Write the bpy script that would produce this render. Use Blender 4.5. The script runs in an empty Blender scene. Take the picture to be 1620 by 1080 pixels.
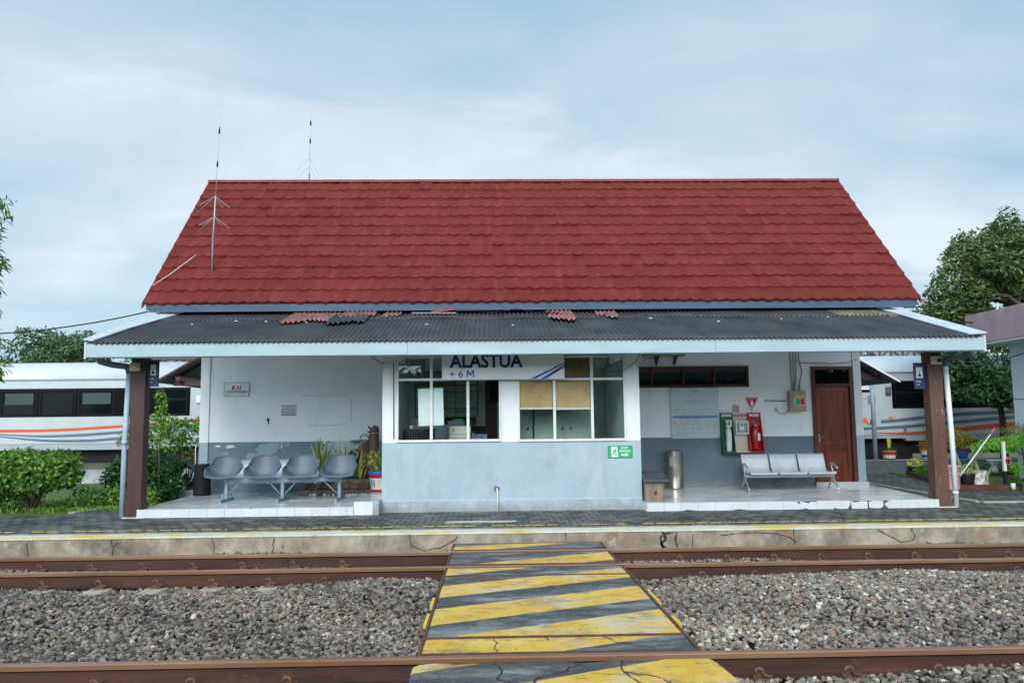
import bpy, bmesh, math, random
import numpy as np
from mathutils import Vector, Matrix, noise
random.seed(7); rng = np.random.default_rng(11)
S = bpy.context.scene; COL = S.collection
R = math.radians
# ---------------------------------------------------------------- camera
cam = bpy.data.cameras.new('camera'); camo = bpy.data.objects.new('camera', cam); COL.objects.link(camo)
cam.sensor_width = 36; cam.lens = 28.0; cam.clip_start = .1; cam.clip_end = 2000
def cam_matrix(yaw, pitch, roll, h):
    fw = Vector((-math.sin(yaw)*math.cos(pitch), math.cos(yaw)*math.cos(pitch), math.sin(pitch)))
    r = Vector((math.cos(yaw), math.sin(yaw), 0)); u = r.cross(fw)
    r2 = r*math.cos(roll)+u*math.sin(roll); u2 = -r*math.sin(roll)+u*math.cos(roll)
    m = Matrix((r2, u2, -fw)).transposed().to_4x4(); m.translation = (0, 0, h); return m
camo.matrix_world = cam_matrix(R(-1.49847), R(5.94949), R(-.60275), 1.64)
S.camera = camo
# ---------------------------------------------------------------- exposure
S.view_settings.view_transform = 'Standard'; S.view_settings.look = 'None'
S.view_settings.gamma = 1; S.view_settings.use_curve_mapping = False
S.view_settings.exposure = 0.70
# ---------------------------------------------------------------- sky
SUN_EL, SUN_AZ = R(30), R(-12)      # azimuth measured from straight behind the camera
W = bpy.data.worlds.new('World'); S.world = W; W.use_nodes = True
nt = W.node_tree; nt.nodes.clear()
def N(t, nt_, **k):
    n = nt_.nodes.new(t)
    for a, b in k.items(): setattr(n, a, b)
    return n
def build_world():
    L = nt.links.new
    out = N('ShaderNodeOutputWorld', nt); bg = N('ShaderNodeBackground', nt); bg.inputs[1].default_value = .1
    sky = N('ShaderNodeTexSky', nt); sky.sky_type = 'NISHITA'; sky.sun_disc = False
    sky.sun_elevation = SUN_EL; sky.sun_rotation = R(180)+SUN_AZ; sky.air_density = 1.0; sky.dust_density = .6; sky.ozone_density = 2.0
    tc = N('ShaderNodeTexCoord', nt)
    sep = N('ShaderNodeSeparateXYZ', nt); L(tc.outputs['Generated'], sep.inputs[0])
    # cloud layer: direction projected on a flat layer far above
    mx = N('ShaderNodeMath', nt, operation='ADD'); L(sep.outputs[2], mx.inputs[0]); mx.inputs[1].default_value = .22
    mm = N('ShaderNodeMath', nt, operation='MAXIMUM'); L(mx.outputs[0], mm.inputs[0]); mm.inputs[1].default_value = .12
    dv = N('ShaderNodeVectorMath', nt, operation='DIVIDE'); L(tc.outputs['Generated'], dv.inputs[0])
    cb = N('ShaderNodeCombineXYZ', nt)
    for i in range(3): L(mm.outputs[0], cb.inputs[i])
    L(cb.outputs[0], dv.inputs[1])
    def noise_(scale, detail, rough, dist, sx=1, sy=1, off=(0, 0, 0)):
        mp = N('ShaderNodeMapping', nt); mp.inputs['Scale'].default_value = (sx, sy, 1); mp.inputs['Location'].default_value = off
        L(dv.outputs[0], mp.inputs[0])
        n = N('ShaderNodeTexNoise', nt); n.inputs['Scale'].default_value = scale; n.inputs['Detail'].default_value = detail
        n.inputs['Roughness'].default_value = rough; n.inputs['Distortion'].default_value = dist
        L(mp.outputs[0], n.inputs['Vector']); return n
    def ramp(src, pts):
        r = N('ShaderNodeValToRGB', nt); e = r.color_ramp.elements
        while len(e) < len(pts): e.new(.5)
        for i, (p, c) in enumerate(pts): e[i].position = p; e[i].color = (*c, 1)
        L(src, r.inputs[0]); return r
    n1 = noise_(.8, 4, .48, .3, .8, 1.2, (2.3, 1.4, 0))
    n2 = noise_(2.2, 9, .6, .6, .8, 1.3, (5.1, 3.7, 0))
    mixn = N('ShaderNodeMath', nt, operation='MULTIPLY_ADD'); L(n2.outputs[0], mixn.inputs[0]); mixn.inputs[1].default_value = .38
    ms = N('ShaderNodeMath', nt, operation='MULTIPLY'); L(n1.outputs[0], ms.inputs[0]); ms.inputs[1].default_value = .78
    L(ms.outputs[0], mixn.inputs[2])
    # broad cloud sheet colour, pale blue-grey in the gaps to near white on the cloud
    # long cloud bank sloping down to the right, and a bright break low on the right (direction-based)
    def mth(op, a, b=None, clamp=False):
        n = N('ShaderNodeMath', nt, operation=op); n.use_clamp = clamp
        for i, q in enumerate((a, b)):
            if q is None: continue
            if isinstance(q, (int, float)): n.inputs[i].default_value = q
            else: L(q, n.inputs[i])
        return n.outputs[0]
    yv = mth('MAXIMUM', sep.outputs[1], .05); u = mth('DIVIDE', sep.outputs[0], yv); v = mth('DIVIDE', sep.outputs[2], yv)
    nd = mth('MULTIPLY', mth('SUBTRACT', n2.outputs[0], .5), .26)
    up = mth('ADD', u, .4); ve = mth('ADD', mth('SUBTRACT', .455, mth('MULTIPLY', mth('MULTIPLY', up, up), .223)), nd)
    w_ = mth('SUBTRACT', ve, v)
    edge = mth('MULTIPLY', mth('DIVIDE', w_, .045, True), mth('SUBTRACT', 1, mth('DIVIDE', w_, .20, True), True))
    fade = mth('SUBTRACT', 1, mth('DIVIDE', mth('SUBTRACT', u, .12), .22, True), True)
    bank = mth('MULTIPLY', mth('MULTIPLY', edge, fade), .075)
    du = mth('DIVIDE', mth('SUBTRACT', u, .57), .10); dv_ = mth('DIVIDE', mth('SUBTRACT', mth('ADD', v, nd), .245), .055)
    r2 = mth('ADD', mth('MULTIPLY', du, du), mth('MULTIPLY', dv_, dv_)); br_ = mth('MULTIPLY', mth('SUBTRACT', 1, mth('MULTIPLY', r2, .45), True), .12)
    lf = mth('MULTIPLY', mth('ADD', u, .1), .07)      # clearer blue to the left
    tot = mth('ADD', mth('ADD', mth('ADD', mth('MULTIPLY', mth('SUBTRACT', mixn.outputs[0], .57), .75), .535), bank), mth('ADD', br_, mth('MINIMUM', lf, .03)))
    rc = ramp(tot, [(.42, SKYA), (.50, SKYB), (.60, SKYC), (.70, SKYD)])
    mix = N('ShaderNodeMixRGB', nt); mix.inputs[0].default_value = .86
    L(sky.outputs[0], mix.inputs[1]); L(rc.outputs[0], mix.inputs[2])
    # brighter cloud towards the veiled sun (behind the camera)
    dt = N('ShaderNodeVectorMath', nt, operation='DOT_PRODUCT'); L(tc.outputs['Generated'], dt.inputs[0])
    dt.inputs[1].default_value = SUNDIR
    mr = N('ShaderNodeMapRange', nt); L(dt.outputs['Value'], mr.inputs[0])
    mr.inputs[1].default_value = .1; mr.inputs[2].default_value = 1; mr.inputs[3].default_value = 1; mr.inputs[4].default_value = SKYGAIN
    # added glow low in the sky behind the camera, to lift the porch walls
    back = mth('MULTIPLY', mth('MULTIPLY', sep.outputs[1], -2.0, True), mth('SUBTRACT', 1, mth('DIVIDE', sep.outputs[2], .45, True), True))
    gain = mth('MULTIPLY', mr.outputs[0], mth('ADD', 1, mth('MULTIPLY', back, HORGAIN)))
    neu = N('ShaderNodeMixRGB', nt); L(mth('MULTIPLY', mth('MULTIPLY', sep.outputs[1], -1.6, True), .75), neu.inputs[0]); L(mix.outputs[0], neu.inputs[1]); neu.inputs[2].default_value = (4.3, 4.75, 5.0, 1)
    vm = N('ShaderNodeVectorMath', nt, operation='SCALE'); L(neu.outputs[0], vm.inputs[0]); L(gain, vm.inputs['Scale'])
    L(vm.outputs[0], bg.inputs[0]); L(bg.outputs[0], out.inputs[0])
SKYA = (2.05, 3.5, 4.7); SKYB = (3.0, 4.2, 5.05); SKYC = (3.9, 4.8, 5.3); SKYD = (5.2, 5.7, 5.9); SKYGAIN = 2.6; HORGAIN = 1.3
SUNDIR = (math.sin(SUN_AZ)*math.cos(SUN_EL), -math.cos(SUN_AZ)*math.cos(SUN_EL), math.sin(SUN_EL))
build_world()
sl = bpy.data.lights.new('sun', 'SUN'); sl.energy = 1.5; sl.angle = R(26); sl.color = (1, .97, .92)
so = bpy.data.objects.new('sun', sl); COL.objects.link(so)
so.rotation_euler = Vector(SUNDIR).to_track_quat('Z', 'Y').to_euler()

# ================================================================ helpers
def lin(h):
    h = h.lstrip('#'); c = [int(h[i:i+2], 16)/255 for i in (0, 2, 4)]
    return tuple(x/12.92 if x <= .04045 else ((x+.055)/1.055)**2.4 for x in c)
MATS = {}
def M(name, c1, c2=None, rough=.6, scale=3, bump=.0, bscale=40, metal=0, spec=.4, stain=None, sc=(1, 1, 1), streak=None, dirt=None, coat=0):
    """procedural material: two-tone noise, optional stain patches (colour, scale, threshold), vertical streaks"""
    if name in MATS: return MATS[name]
    m = bpy.data.materials.new(name); m.use_nodes = True; t = m.node_tree; L = t.links.new
    b = t.nodes['Principled BSDF']; b.inputs['Roughness'].default_value = rough; b.inputs['Metallic'].default_value = metal
    b.inputs['Specular IOR Level'].default_value = spec; b.inputs['Coat Weight'].default_value = coat
    c1 = lin(c1) if isinstance(c1, str) else c1
    c2 = c1 if c2 is None else (lin(c2) if isinstance(c2, str) else c2)
    geo = N('ShaderNodeNewGeometry', t)
    mp = N('ShaderNodeMapping', t); mp.inputs['Scale'].default_value = sc; L(geo.outputs['Position'], mp.inputs[0])
    n = N('ShaderNodeTexNoise', t); n.inputs['Scale'].default_value = scale; n.inputs['Detail'].default_value = 7; n.inputs['Roughness'].default_value = .62
    L(mp.outputs[0], n.inputs['Vector'])
    r = N('ShaderNodeValToRGB', t); r.color_ramp.elements[0].position = .36; r.color_ramp.elements[1].position = .64
    r.color_ramp.elements[0].color = (*c1, 1); r.color_ramp.elements[1].color = (*c2, 1); L(n.outputs[0], r.inputs[0])
    col = r.outputs[0]
    def over(col, fac, c):
        x = N('ShaderNodeMixRGB', t); L(fac, x.inputs[0]); L(col, x.inputs[1]); x.inputs[2].default_value = (*c, 1); return x.outputs[0]
    for st in ([stain] if isinstance(stain, tuple) else (stain or [])):
        c, s, lo, hi = st[:4]; n2 = N('ShaderNodeTexNoise', t); n2.inputs['Scale'].default_value = s; n2.inputs['Detail'].default_value = 9; n2.inputs['Roughness'].default_value = .68
        mp2 = N('ShaderNodeMapping', t); mp2.inputs['Scale'].default_value = st[4] if len(st) > 4 else (1, 1, 1); mp2.inputs['Location'].default_value = (s, 2*s, 7)
        L(geo.outputs['Position'], mp2.inputs[0]); L(mp2.outputs[0], n2.inputs['Vector'])
        q = N('ShaderNodeMapRange', t); q.inputs[1].default_value = lo; q.inputs[2].default_value = hi; L(n2.outputs[0], q.inputs[0])
        if len(st) > 5: q.inputs[4].default_value = st[5]
        col = over(col, q.outputs[0], lin(c))
    if dirt:   # splash marks that fade out above the ground: (colour, z0, z1, amount)
        sp = N('ShaderNodeSeparateXYZ', t); L(geo.outputs['Position'], sp.inputs[0])
        nd = N('ShaderNodeTexNoise', t); nd.inputs['Scale'].default_value = 5; nd.inputs['Detail'].default_value = 9; nd.inputs['Roughness'].default_value = .7; L(geo.outputs['Position'], nd.inputs['Vector'])
        q = N('ShaderNodeMapRange', t); q.inputs[1].default_value = dirt[2]; q.inputs[2].default_value = dirt[1]; q.inputs[3].default_value = -.25; q.inputs[4].default_value = .35; L(sp.outputs[2], q.inputs[0])
        a_ = N('ShaderNodeMath', t, operation='ADD'); L(q.outputs[0], a_.inputs[0]); L(nd.outputs[0], a_.inputs[1])
        q2 = N('ShaderNodeMapRange', t); q2.inputs[1].default_value = .5; q2.inputs[2].default_value = .85; q2.inputs[4].default_value = dirt[3]; L(a_.outputs[0], q2.inputs[0])
        col = over(col, q2.outputs[0], lin(dirt[0]))
    L(col, b.inputs['Base Color'])
    if bump:
        n3 = N('ShaderNodeTexNoise', t); n3.inputs['Scale'].default_value = bscale; n3.inputs['Detail'].default_value = 6
        L(mp.outputs[0], n3.inputs['Vector'])
        bp = N('ShaderNodeBump', t); bp.inputs['Strength'].default_value = bump; bp.inputs['Distance'].default_value = .01
        L(n3.outputs[0], bp.inputs['Height']); L(bp.outputs[0], b.inputs['Normal'])
    MATS[name] = m; return m
def glass(name, tint=(.75, .85, .85), refl=.12, rough=.01):
    if name in MATS: return MATS[name]
    m = bpy.data.materials.new(name); m.use_nodes = True; t = m.node_tree; L = t.links.new; t.nodes.clear()
    o = N('ShaderNodeOutputMaterial', t); mx = N('ShaderNodeMixShader', t)
    tr = N('ShaderNodeBsdfTransparent', t); tr.inputs[0].default_value = (*tint, 1)
    gl = N('ShaderNodeBsdfGlossy', t); gl.inputs['Roughness'].default_value = rough
    fr = N('ShaderNodeFresnel', t); fr.inputs[0].default_value = 1.5
    ad = N('ShaderNodeMath', t, operation='ADD'); ad.inputs[1].default_value = refl-.04; L(fr.outputs[0], ad.inputs[0])
    L(ad.outputs[0], mx.inputs[0]); L(tr.outputs[0], mx.inputs[1]); L(gl.outputs[0], mx.inputs[2]); L(mx.outputs[0], o.inputs[0])
    MATS[name] = m; return m
def leafmat(name, dark, mid, light, extra=None):
    if name in MATS: return MATS[name]
    m = bpy.data.materials.new(name); m.use_nodes = True; t = m.node_tree; L = t.links.new
    b = t.nodes['Principled BSDF']; b.inputs['Roughness'].default_value = .45; b.inputs['Specular IOR Level'].default_value = .35
    a = N('ShaderNodeAttribute', t, attribute_name='lc'); r = N('ShaderNodeValToRGB', t); e = r.color_ramp.elements
    pts = [(.0, dark), (.45, mid), (.85, light)] + ([(1.0, extra)] if extra else [])
    while len(e) < len(pts): e.new(.5)
    for i, (p, c) in enumerate(pts): e[i].position = p; e[i].color = (*lin(c), 1)
    L(a.outputs['Fac'], r.inputs[0]); L(r.outputs[0], b.inputs['Base Color'])
    tl = N('ShaderNodeBsdfTranslucent', t); L(r.outputs[0], tl.inputs[0])
    mx = N('ShaderNodeMixShader', t); mx.inputs[0].default_value = .3
    L(b.outputs[0], mx.inputs[1]); L(tl.outputs[0], mx.inputs[2])
    L(mx.outputs[0], t.nodes['Material Output'].inputs[0]); MATS[name] = m; return m
OFF = {}
def tag(o, label=None, cat=None, group=None, kind=None):
    if label: o['label'] = label
    if cat: o['category'] = cat
    if group: o['group'] = group
    if kind: o['kind'] = kind
    return o
def thing(name, label, cat, loc=(0, 0, 0), group=None):
    o = bpy.data.objects.new(name, None); COL.objects.link(o); o.empty_display_size = .2
    o.location = loc; OFF[o.name] = Vector(loc); return tag(o, label, cat, group)
XF = [None]
class MB:
    def __init__(s): s.v = []; s.f = []; s.m = []; s.sm = []
    def add(s, vs, fs, m=0, sm=False):
        k = len(s.v); s.v += [tuple(v) for v in vs]
        for f in fs: s.f.append(tuple(i+k for i in f)); s.m.append(m); s.sm.append(sm)
        return s
    def box(s, x0, x1, y0, y1, z0, z1, m=0):
        v = [(x, y, z) for z in (z0, z1) for y in (y0, y1) for x in (x0, x1)]
        return s.add(v, [(0, 2, 3, 1), (4, 5, 7, 6), (0, 1, 5, 4), (2, 6, 7, 3), (0, 4, 6, 2), (1, 3, 7, 5)], m)
    def cbox(s, c, d, rot=None, m=0):
        v = [Vector((x*d[0]/2, y*d[1]/2, z*d[2]/2)) for z in (-1, 1) for y in (-1, 1) for x in (-1, 1)]
        if rot is not None: v = [rot @ p for p in v]
        return s.add([p+Vector(c) for p in v], [(0, 2, 3, 1), (4, 5, 7, 6), (0, 1, 5, 4), (2, 6, 7, 3), (0, 4, 6, 2), (1, 3, 7, 5)], m)
    def prism(s, P, ax, d0, d1, m=0):
        """polygon P in the plane across axis ax ('x': (y,z), 'y': (x,z), 'z': (x,y)), extruded d0..d1"""
        g = {'x': lambda a, d: (d, a[0], a[1]), 'y': lambda a, d: (a[0], d, a[1]), 'z': lambda a, d: (a[0], a[1], d)}[ax]
        n = len(P); v = [g(a, d0) for a in P]+[g(a, d1) for a in P]
        f = [tuple(range(n)), tuple(range(2*n-1, n-1, -1))]+[(i, i+n, (i+1) % n+n, (i+1) % n) for i in range(n)]
        return s.add(v, f, m)
    def tube(s, pts, r, n=8, m=0, closed=False, sm=True, flat=1):
        pts = [Vector(p) for p in pts]; K = len(pts); rr = r if isinstance(r, (list, tuple)) else [r]*K
        v = []; up = None
        for i, p in enumerate(pts):
            a = pts[(i-1) % K] if (i > 0 or closed) else p; b = pts[(i+1) % K] if (i < K-1 or closed) else p
            t = (b-a).normalized()
            if up is None: up = t.orthogonal().normalized()
            up = (up-t*up.dot(t)); up = up.normalized() if up.length > 1e-5 else t.orthogonal().normalized()
            sd = t.cross(up)
            for j in range(n):
                an = 2*math.pi*j/n; v.append(p+up*math.cos(an)*rr[i]+sd*math.sin(an)*rr[i]*flat)
        f = []
        for i in range(K if closed else K-1):
            for j in range(n):
                a = i*n+j; b = i*n+(j+1) % n; c = ((i+1) % K)*n+(j+1) % n; d = ((i+1) % K)*n+j; f.append((a, b, c, d))
        if not closed: f += [tuple(range(n-1, -1, -1)), tuple(range((K-1)*n, K*n))]
        return s.add(v, f, m, sm)
    def lathe(s, c, prof, n=24, m=0, sm=True, mats=None):
        v = []; f = []; mm = []
        for r, z in prof:
            for j in range(n):
                a = 2*math.pi*j/n; v.append((c[0]+r*math.cos(a), c[1]+r*math.sin(a), c[2]+z))
        k0 = len(s.v); s.v += v
        for i in range(len(prof)-1):
            for j in range(n):
                s.f.append(tuple(k0+q for q in (i*n+j, i*n+(j+1) % n, (i+1)*n+(j+1) % n, (i+1)*n+j))); s.m.append(mats[i] if mats else m); s.sm.append(sm)
        s.f.append(tuple(k0+j for j in range(n-1, -1, -1))); s.m.append(mats[0] if mats else m); s.sm.append(False)
        k = k0+(len(prof)-1)*n; s.f.append(tuple(k+j for j in range(n))); s.m.append(mats[-1] if mats else m); s.sm.append(False)
        return s
    def text(s, txt, x, y, z, size, m=0, w=None, depth=.002, bold=.0, shear=0, align='LEFT', mirror=False):
        """lettering standing in the XZ plane at depth y, baseline z; w forces the width"""
        c = bpy.data.curves.new('t', 'FONT'); c.body = txt; c.size = size; c.extrude = depth; c.offset = bold; c.shear = shear; c.align_x = 'LEFT'; c.resolution_u = 3
        o = bpy.data.objects.new('t', c); COL.objects.link(o); bpy.context.view_layer.update()
        me = bpy.data.meshes.new_from_object(o.evaluated_get(bpy.context.evaluated_depsgraph_get()))
        vs = np.array([v.co[:] for v in me.vertices]) if len(me.vertices) else np.zeros((0, 3))
        if len(vs):
            x0, x1 = vs[:, 0].min(), vs[:, 0].max(); k = 1 if w is None else w/(x1-x0)
            ww = (x1-x0)*k; ox = {'LEFT': 0, 'CENTER': -ww/2, 'RIGHT': -ww}[align]
            s.add([(x+ox+(v[0]-x0)*k, y-v[2], z+v[1]) for v in vs], [tuple(p.vertices) for p in me.polygons], m)
        bpy.data.objects.remove(o); bpy.data.meshes.remove(me); return s
    def build(s, name, mats, parent=None, loc=None, bevel=0, seg=1, smooth=None, label=None, cat=None, group=None, kind=None):
        if not isinstance(mats, (list, tuple)): mats = [mats]
        if XF[0]: s.v = [XF[0](q) for q in s.v]
        base = Vector((0, 0, 0)); p = parent
        if parent is not None: base = OFF.get(parent.name, Vector((0, 0, 0)))
        elif loc is not None: base = Vector(loc)
        me = bpy.data.meshes.new(name)
        me.from_pydata([tuple(Vector(v)-base) for v in s.v], [], s.f)
        for q in mats: me.materials.append(q)
        me.polygons.foreach_set('material_index', s.m)
        me.polygons.foreach_set('use_smooth', s.sm if smooth is None else [smooth]*len(s.f))
        if bevel:
            bm = bmesh.new(); bm.from_mesh(me)
            es = [e for e in bm.edges if len(e.link_faces) == 2 and e.calc_face_angle(0) > .6 and e.calc_length() > bevel*2.5]
            if es: bmesh.ops.bevel(bm, geom=es, offset=bevel, segments=seg, affect='EDGES', clamp_overlap=True)
            bm.to_mesh(me); bm.free()
        me.update(); o = bpy.data.objects.new(name, me); COL.objects.link(o)
        if parent is not None: o.parent = parent; OFF[o.name] = base
        elif loc is not None: o.location = loc
        if parent is None: OFF[o.name] = base
        return tag(o, label, cat, group, kind)
def copy_tree(src, loc=None, rotz=None, label=None, scale=None):
    r = src.copy(); COL.objects.link(r)
    if loc is not None: r.location = loc
    if rotz is not None: r.rotation_euler = (0, 0, rotz)
    if scale is not None: r.scale = scale if isinstance(scale, tuple) else (scale,)*3
    if label: r['label'] = label
    for ch in [o for o in list(COL.objects) if o.parent == src]:
        c = ch.copy(); COL.objects.link(c); c.parent = r
        for g in [o for o in list(COL.objects) if o.parent == ch]:
            d = g.copy(); COL.objects.link(d); d.parent = c
    return r
def numesh(name, V, F, mats, attr=None, parent=None, loc=(0, 0, 0), smooth=False):
    """mesh from numpy arrays; F is (n,3) or (n,4)"""
    me = bpy.data.meshes.new(name); k = F.shape[1]; V = V-np.array(loc)
    me.vertices.add(len(V)); me.vertices.foreach_set('co', V.astype(np.float32).ravel())
    me.loops.add(F.size); me.loops.foreach_set('vertex_index', F.astype(np.int32).ravel())
    me.polygons.add(len(F)); me.polygons.foreach_set('loop_start', np.arange(0, F.size, k, dtype=np.int32))
    me.polygons.foreach_set('loop_total', np.full(len(F), k, dtype=np.int32))
    me.update(calc_edges=True)
    for q in (mats if isinstance(mats, list) else [mats]): me.materials.append(q)
    me.polygons.foreach_set('use_smooth', np.full(len(F), smooth))
    if attr is not None:
        a = me.attributes.new('lc', 'FLOAT', 'FACE'); a.data.foreach_set('value', attr.astype(np.float32))
    o = bpy.data.objects.new(name, me); COL.objects.link(o)
    if parent is not None: o.parent = parent
    else: o.location = loc
    return o
def leaves(blobs, size, aspect=.5, up=.5, out=.5, fold=.25, shell=.55, droop=0, cseed=None, dark=.0, tone=(0, 1)):
    """leaf faces spread through the volume of ellipsoid blobs (cx,cy,cz,rx,ry,rz,n) -> V,F,attr"""
    VV = []; AA = []
    for (cx, cy, cz, rx, ry, rz, n) in blobs:
        n = int(n)
        d = rng.normal(size=(n, 3)); d /= np.linalg.norm(d, axis=1)[:, None]
        rad = shell+(1-shell)*rng.random(n)**.6
        rad *= 1+.13*np.sin(d[:, 0]*5+cx*3)*np.sin(d[:, 1]*4.3+cy*2)+.1*np.sin(d[:, 2]*7+cz*5)
        p = np.array([cx, cy, cz])+d*rad[:, None]*np.array([rx, ry, rz])
        nn = d*out+rng.normal(size=(n, 3))*.45+np.array([0, 0, up]); nn /= np.linalg.norm(nn, axis=1)[:, None]
        t = rng.normal(size=(n, 3))+d*.4-np.array([0, 0, droop]); t -= nn*(t*nn).sum(1)[:, None]; t /= np.linalg.norm(t, axis=1)[:, None]
        b = np.cross(nn, t); s = size*(.6+.8*rng.random(n))[:, None]
        tip = p+t*s; mid = p+t*s*.45
        l = mid+b*s*aspect*.5+nn*s*fold*.3; r_ = mid-b*s*aspect*.5+nn*s*fold*.3
        VV.append(np.stack([p, l, tip, r_], 1).reshape(-1, 3))
        base = rng.random(); AA.append(np.clip(rng.normal(.42+.2*(base-.5), .2, n), 0, 1)*(tone[1]-tone[0])+tone[0])
    V = np.concatenate(VV); A = np.concatenate(AA); n = len(A)
    i = np.arange(n)*4
    F = np.concatenate([np.stack([i, i+1, i+2], 1), np.stack([i, i+2, i+3], 1)])
    return V, F, np.concatenate([A, A])
def blades(cx, cy, z, n, h, w, spread, lean=.35, tone=(0, 1)):
    """long upright leaves (3 segments each)"""
    V = []; F = []; A = []
    for i in range(n):
        a = rng.random()*6.28; r = spread*rng.random()**.5; x = cx+math.cos(a)*r*.5; y = cy+math.sin(a)*r*.5
        hh = h*(.55+.45*rng.random()); ln = lean*hh*rng.random(); px, py = math.cos(a+1.57), math.sin(a+1.57); tw = w*(.7+.6*rng.random())
        k = len(V); at = rng.random()*(tone[1]-tone[0])+tone[0]
        for j, (u, q) in enumerate(((0, .6), (.35, 1), (.7, .8), (1, .08))):
            ox = math.cos(a)*ln*u*u; oy = math.sin(a)*ln*u*u; zz = z+hh*(u-.12*u*u*ln/hh*3)
            V += [(x+ox-px*tw*q/2, y+oy-py*tw*q/2, zz), (x+ox+px*tw*q/2, y+oy+py*tw*q/2, zz)]
        for j in range(3): b = k+2*j; F.append((b, b+1, b+3, b+2)); A.append(at)
    return np.array(V), np.array(F), np.array(A)
# ================================================================ materials
m_wall = M('painted_plaster_white', '#DDE1E4', '#E6E9EA', .7, 1.3, .12, 60, stain=[('#AEB4B6', 2.2, .58, .8, (1, 1, .45), .5), ('#9A9E9C', 9, .70, .8, (1, 1, .5), .6)])
m_bayw = M('painted_plaster_bay_white', '#CDD2D6', '#D6DADD', .65, 1.3, .06, 60)
m_dado = M('painted_plaster_slate', '#5D6B77', '#697883', .6, 1.4, .15, 60, stain=[('#84919A', 3.5, .60, .74, (1, 1, 1), .5), ('#9AA4AA', 18, .70, .74)], dirt=('#8A8B84', .25, .55, .6))
m_dadol = M('painted_plaster_old_slate', '#5F7580', '#6C818B', .6, 2.2, .1, 60, stain=[('#8FA0AA', 2.0, .60, .63, (1, 1, 1), .7), ('#C9CDCB', 11, .73, .75)])
m_bayd = M('painted_plaster_blue_grey', '#90A4B0', '#9CAFB9', .6, 1.1, .15, 50, stain=[('#7C8D98', 2.2, .52, .72, (1, 1, .6), .6), ('#A9B7BD', 1.4, .55, .7, (1, 1, .4), .6), ('#C2CACC', 14, .70, .74), ('#6A747A', 22, .70, .74)], dirt=('#7A7A70', .1, .5, .75))
m_white = M('white_paint', '#D8DCDD', '#E0E3E4', .5, 3, .03)
m_alu = M('window_frame_white', '#C4C8C9', '#D2D5D6', .45, 6, 0, metal=0)
m_fascia = M('pale_cyan_board', '#8DA4AA', '#9DB1B6', .55, 1.5, .05, 30, sc=(.5, 1, 2), stain=[('#A3B5BA', 3, .6, .78, (.5, 1, 1), .5), ('#7E8A88', 20, .72, .8, (1, 1, .4), .5)])
m_eave = M('blue_grey_board', '#30475A', '#3B5264', .6, 2.5, .08, 30, sc=(.4, 1, 3), stain=[('#4A5960', 6, .6, .72, (.3, 1, 2), .7), ('#8E8A7C', 12, .7, .78, (.4, 1, 2), .6)])
m_soff = M('soffit_board', '#C6CACB', '#D2D6D6', .8, 2)
m_brown = M('brown_painted_wood', '#36211F', '#432B28', .5, 3, .1, 30, sc=(1, 1, .3), stain=[('#7A655C', 9, .66, .76, (2, 2, .5), .7)])
m_brownr = M('brown_paint_peeling', '#4A322C', '#5C4238', .6, 3, .15, 30, sc=(1, 1, .4), stain=[('#8B7568', 7, .58, .68, (2.5, 2.5, .6), .8), ('#3A2522', 5, .6, .75, (1, 1, .5), .6)])
m_frame = M('dark_red_brown_wood', '#43231E', '#522C25', .45, 5, .08, 40, sc=(1, 1, .3))
m_door = M('varnished_red_wood', '#4A1A12', '#7A3524', .35, 3, .08, 30, sc=(2.5, 1, .35), stain=[('#2C100C', 5, .55, .75, (3, 1, .4), .7)], coat=.3)
m_pvc = M('pvc_blue_grey', '#8FA2B2', '#9DAFBD', .4, 4)
m_pvcw = M('pvc_white', '#C6CCCD', '#D6DADA', .4, 4, stain=('#8E8F88', 8, .62, .8))
m_gut = M('gutter_grey', '#5C6670', '#6E7881', .5, 5)
m_tilew = M('white_ceramic', '#B9BEC3', '#C6CACE', .12, 2, 0, spec=.6, stain=[('#A9ABA8', 3, .6, .8, (1, 1, 1), .5)])
m_concd = M('dark_rough_concrete', '#3A3834', '#55514B', .9, 6, .6, 30)
m_black = M('black_matt', '#0B0C0E', '#121315', .6)
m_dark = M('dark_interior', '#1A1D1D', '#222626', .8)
def tilefloor():
    m = bpy.data.materials.new('porch_tiles'); m.use_nodes = True; t = m.node_tree; L = t.links.new; b = t.nodes['Principled BSDF']
    b.inputs['Roughness'].default_value = .14; b.inputs['Specular IOR Level'].default_value = .6
    g = N('ShaderNodeNewGeometry', t); br = N('ShaderNodeTexBrick', t); br.offset = 0; br.inputs['Scale'].default_value = 1
    br.inputs['Brick Width'].default_value = .3; br.inputs['Row Height'].default_value = .3; br.inputs['Mortar Size'].default_value = .004; br.inputs['Mortar Smooth'].default_value = .1
    br.inputs['Color1'].default_value = (*lin('#D3D8DD'), 1); br.inputs['Color2'].default_value = (*lin('#DEE2E6'), 1); br.inputs['Mortar'].default_value = (*lin('#8C9094'), 1)
    L(g.outputs['Position'], br.inputs['Vector'])
    n = N('ShaderNodeTexNoise', t); n.inputs['Scale'].default_value = 1.7; n.inputs['Detail'].default_value = 8; L(g.outputs['Position'], n.inputs['Vector'])
    q = N('ShaderNodeMapRange', t); q.inputs[1].default_value = .5; q.inputs[2].default_value = .8; q.inputs[4].default_value = .5; L(n.outputs[0], q.inputs[0])
    mx = N('ShaderNodeMixRGB', t); L(q.outputs[0], mx.inputs[0]); L(br.outputs[0], mx.inputs[1]); mx.inputs[2].default_value = (*lin('#A3A6A6'), 1); L(mx.outputs[0], b.inputs['Base Color'])
    q2 = N('ShaderNodeMapRange', t); q2.inputs[1].default_value = .35; q2.inputs[2].default_value = .7; q2.inputs[3].default_value = .08; q2.inputs[4].default_value = .3; L(n.outputs[0], q2.inputs[0]); L(q2.outputs[0], b.inputs['Roughness'])
    return m
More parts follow.
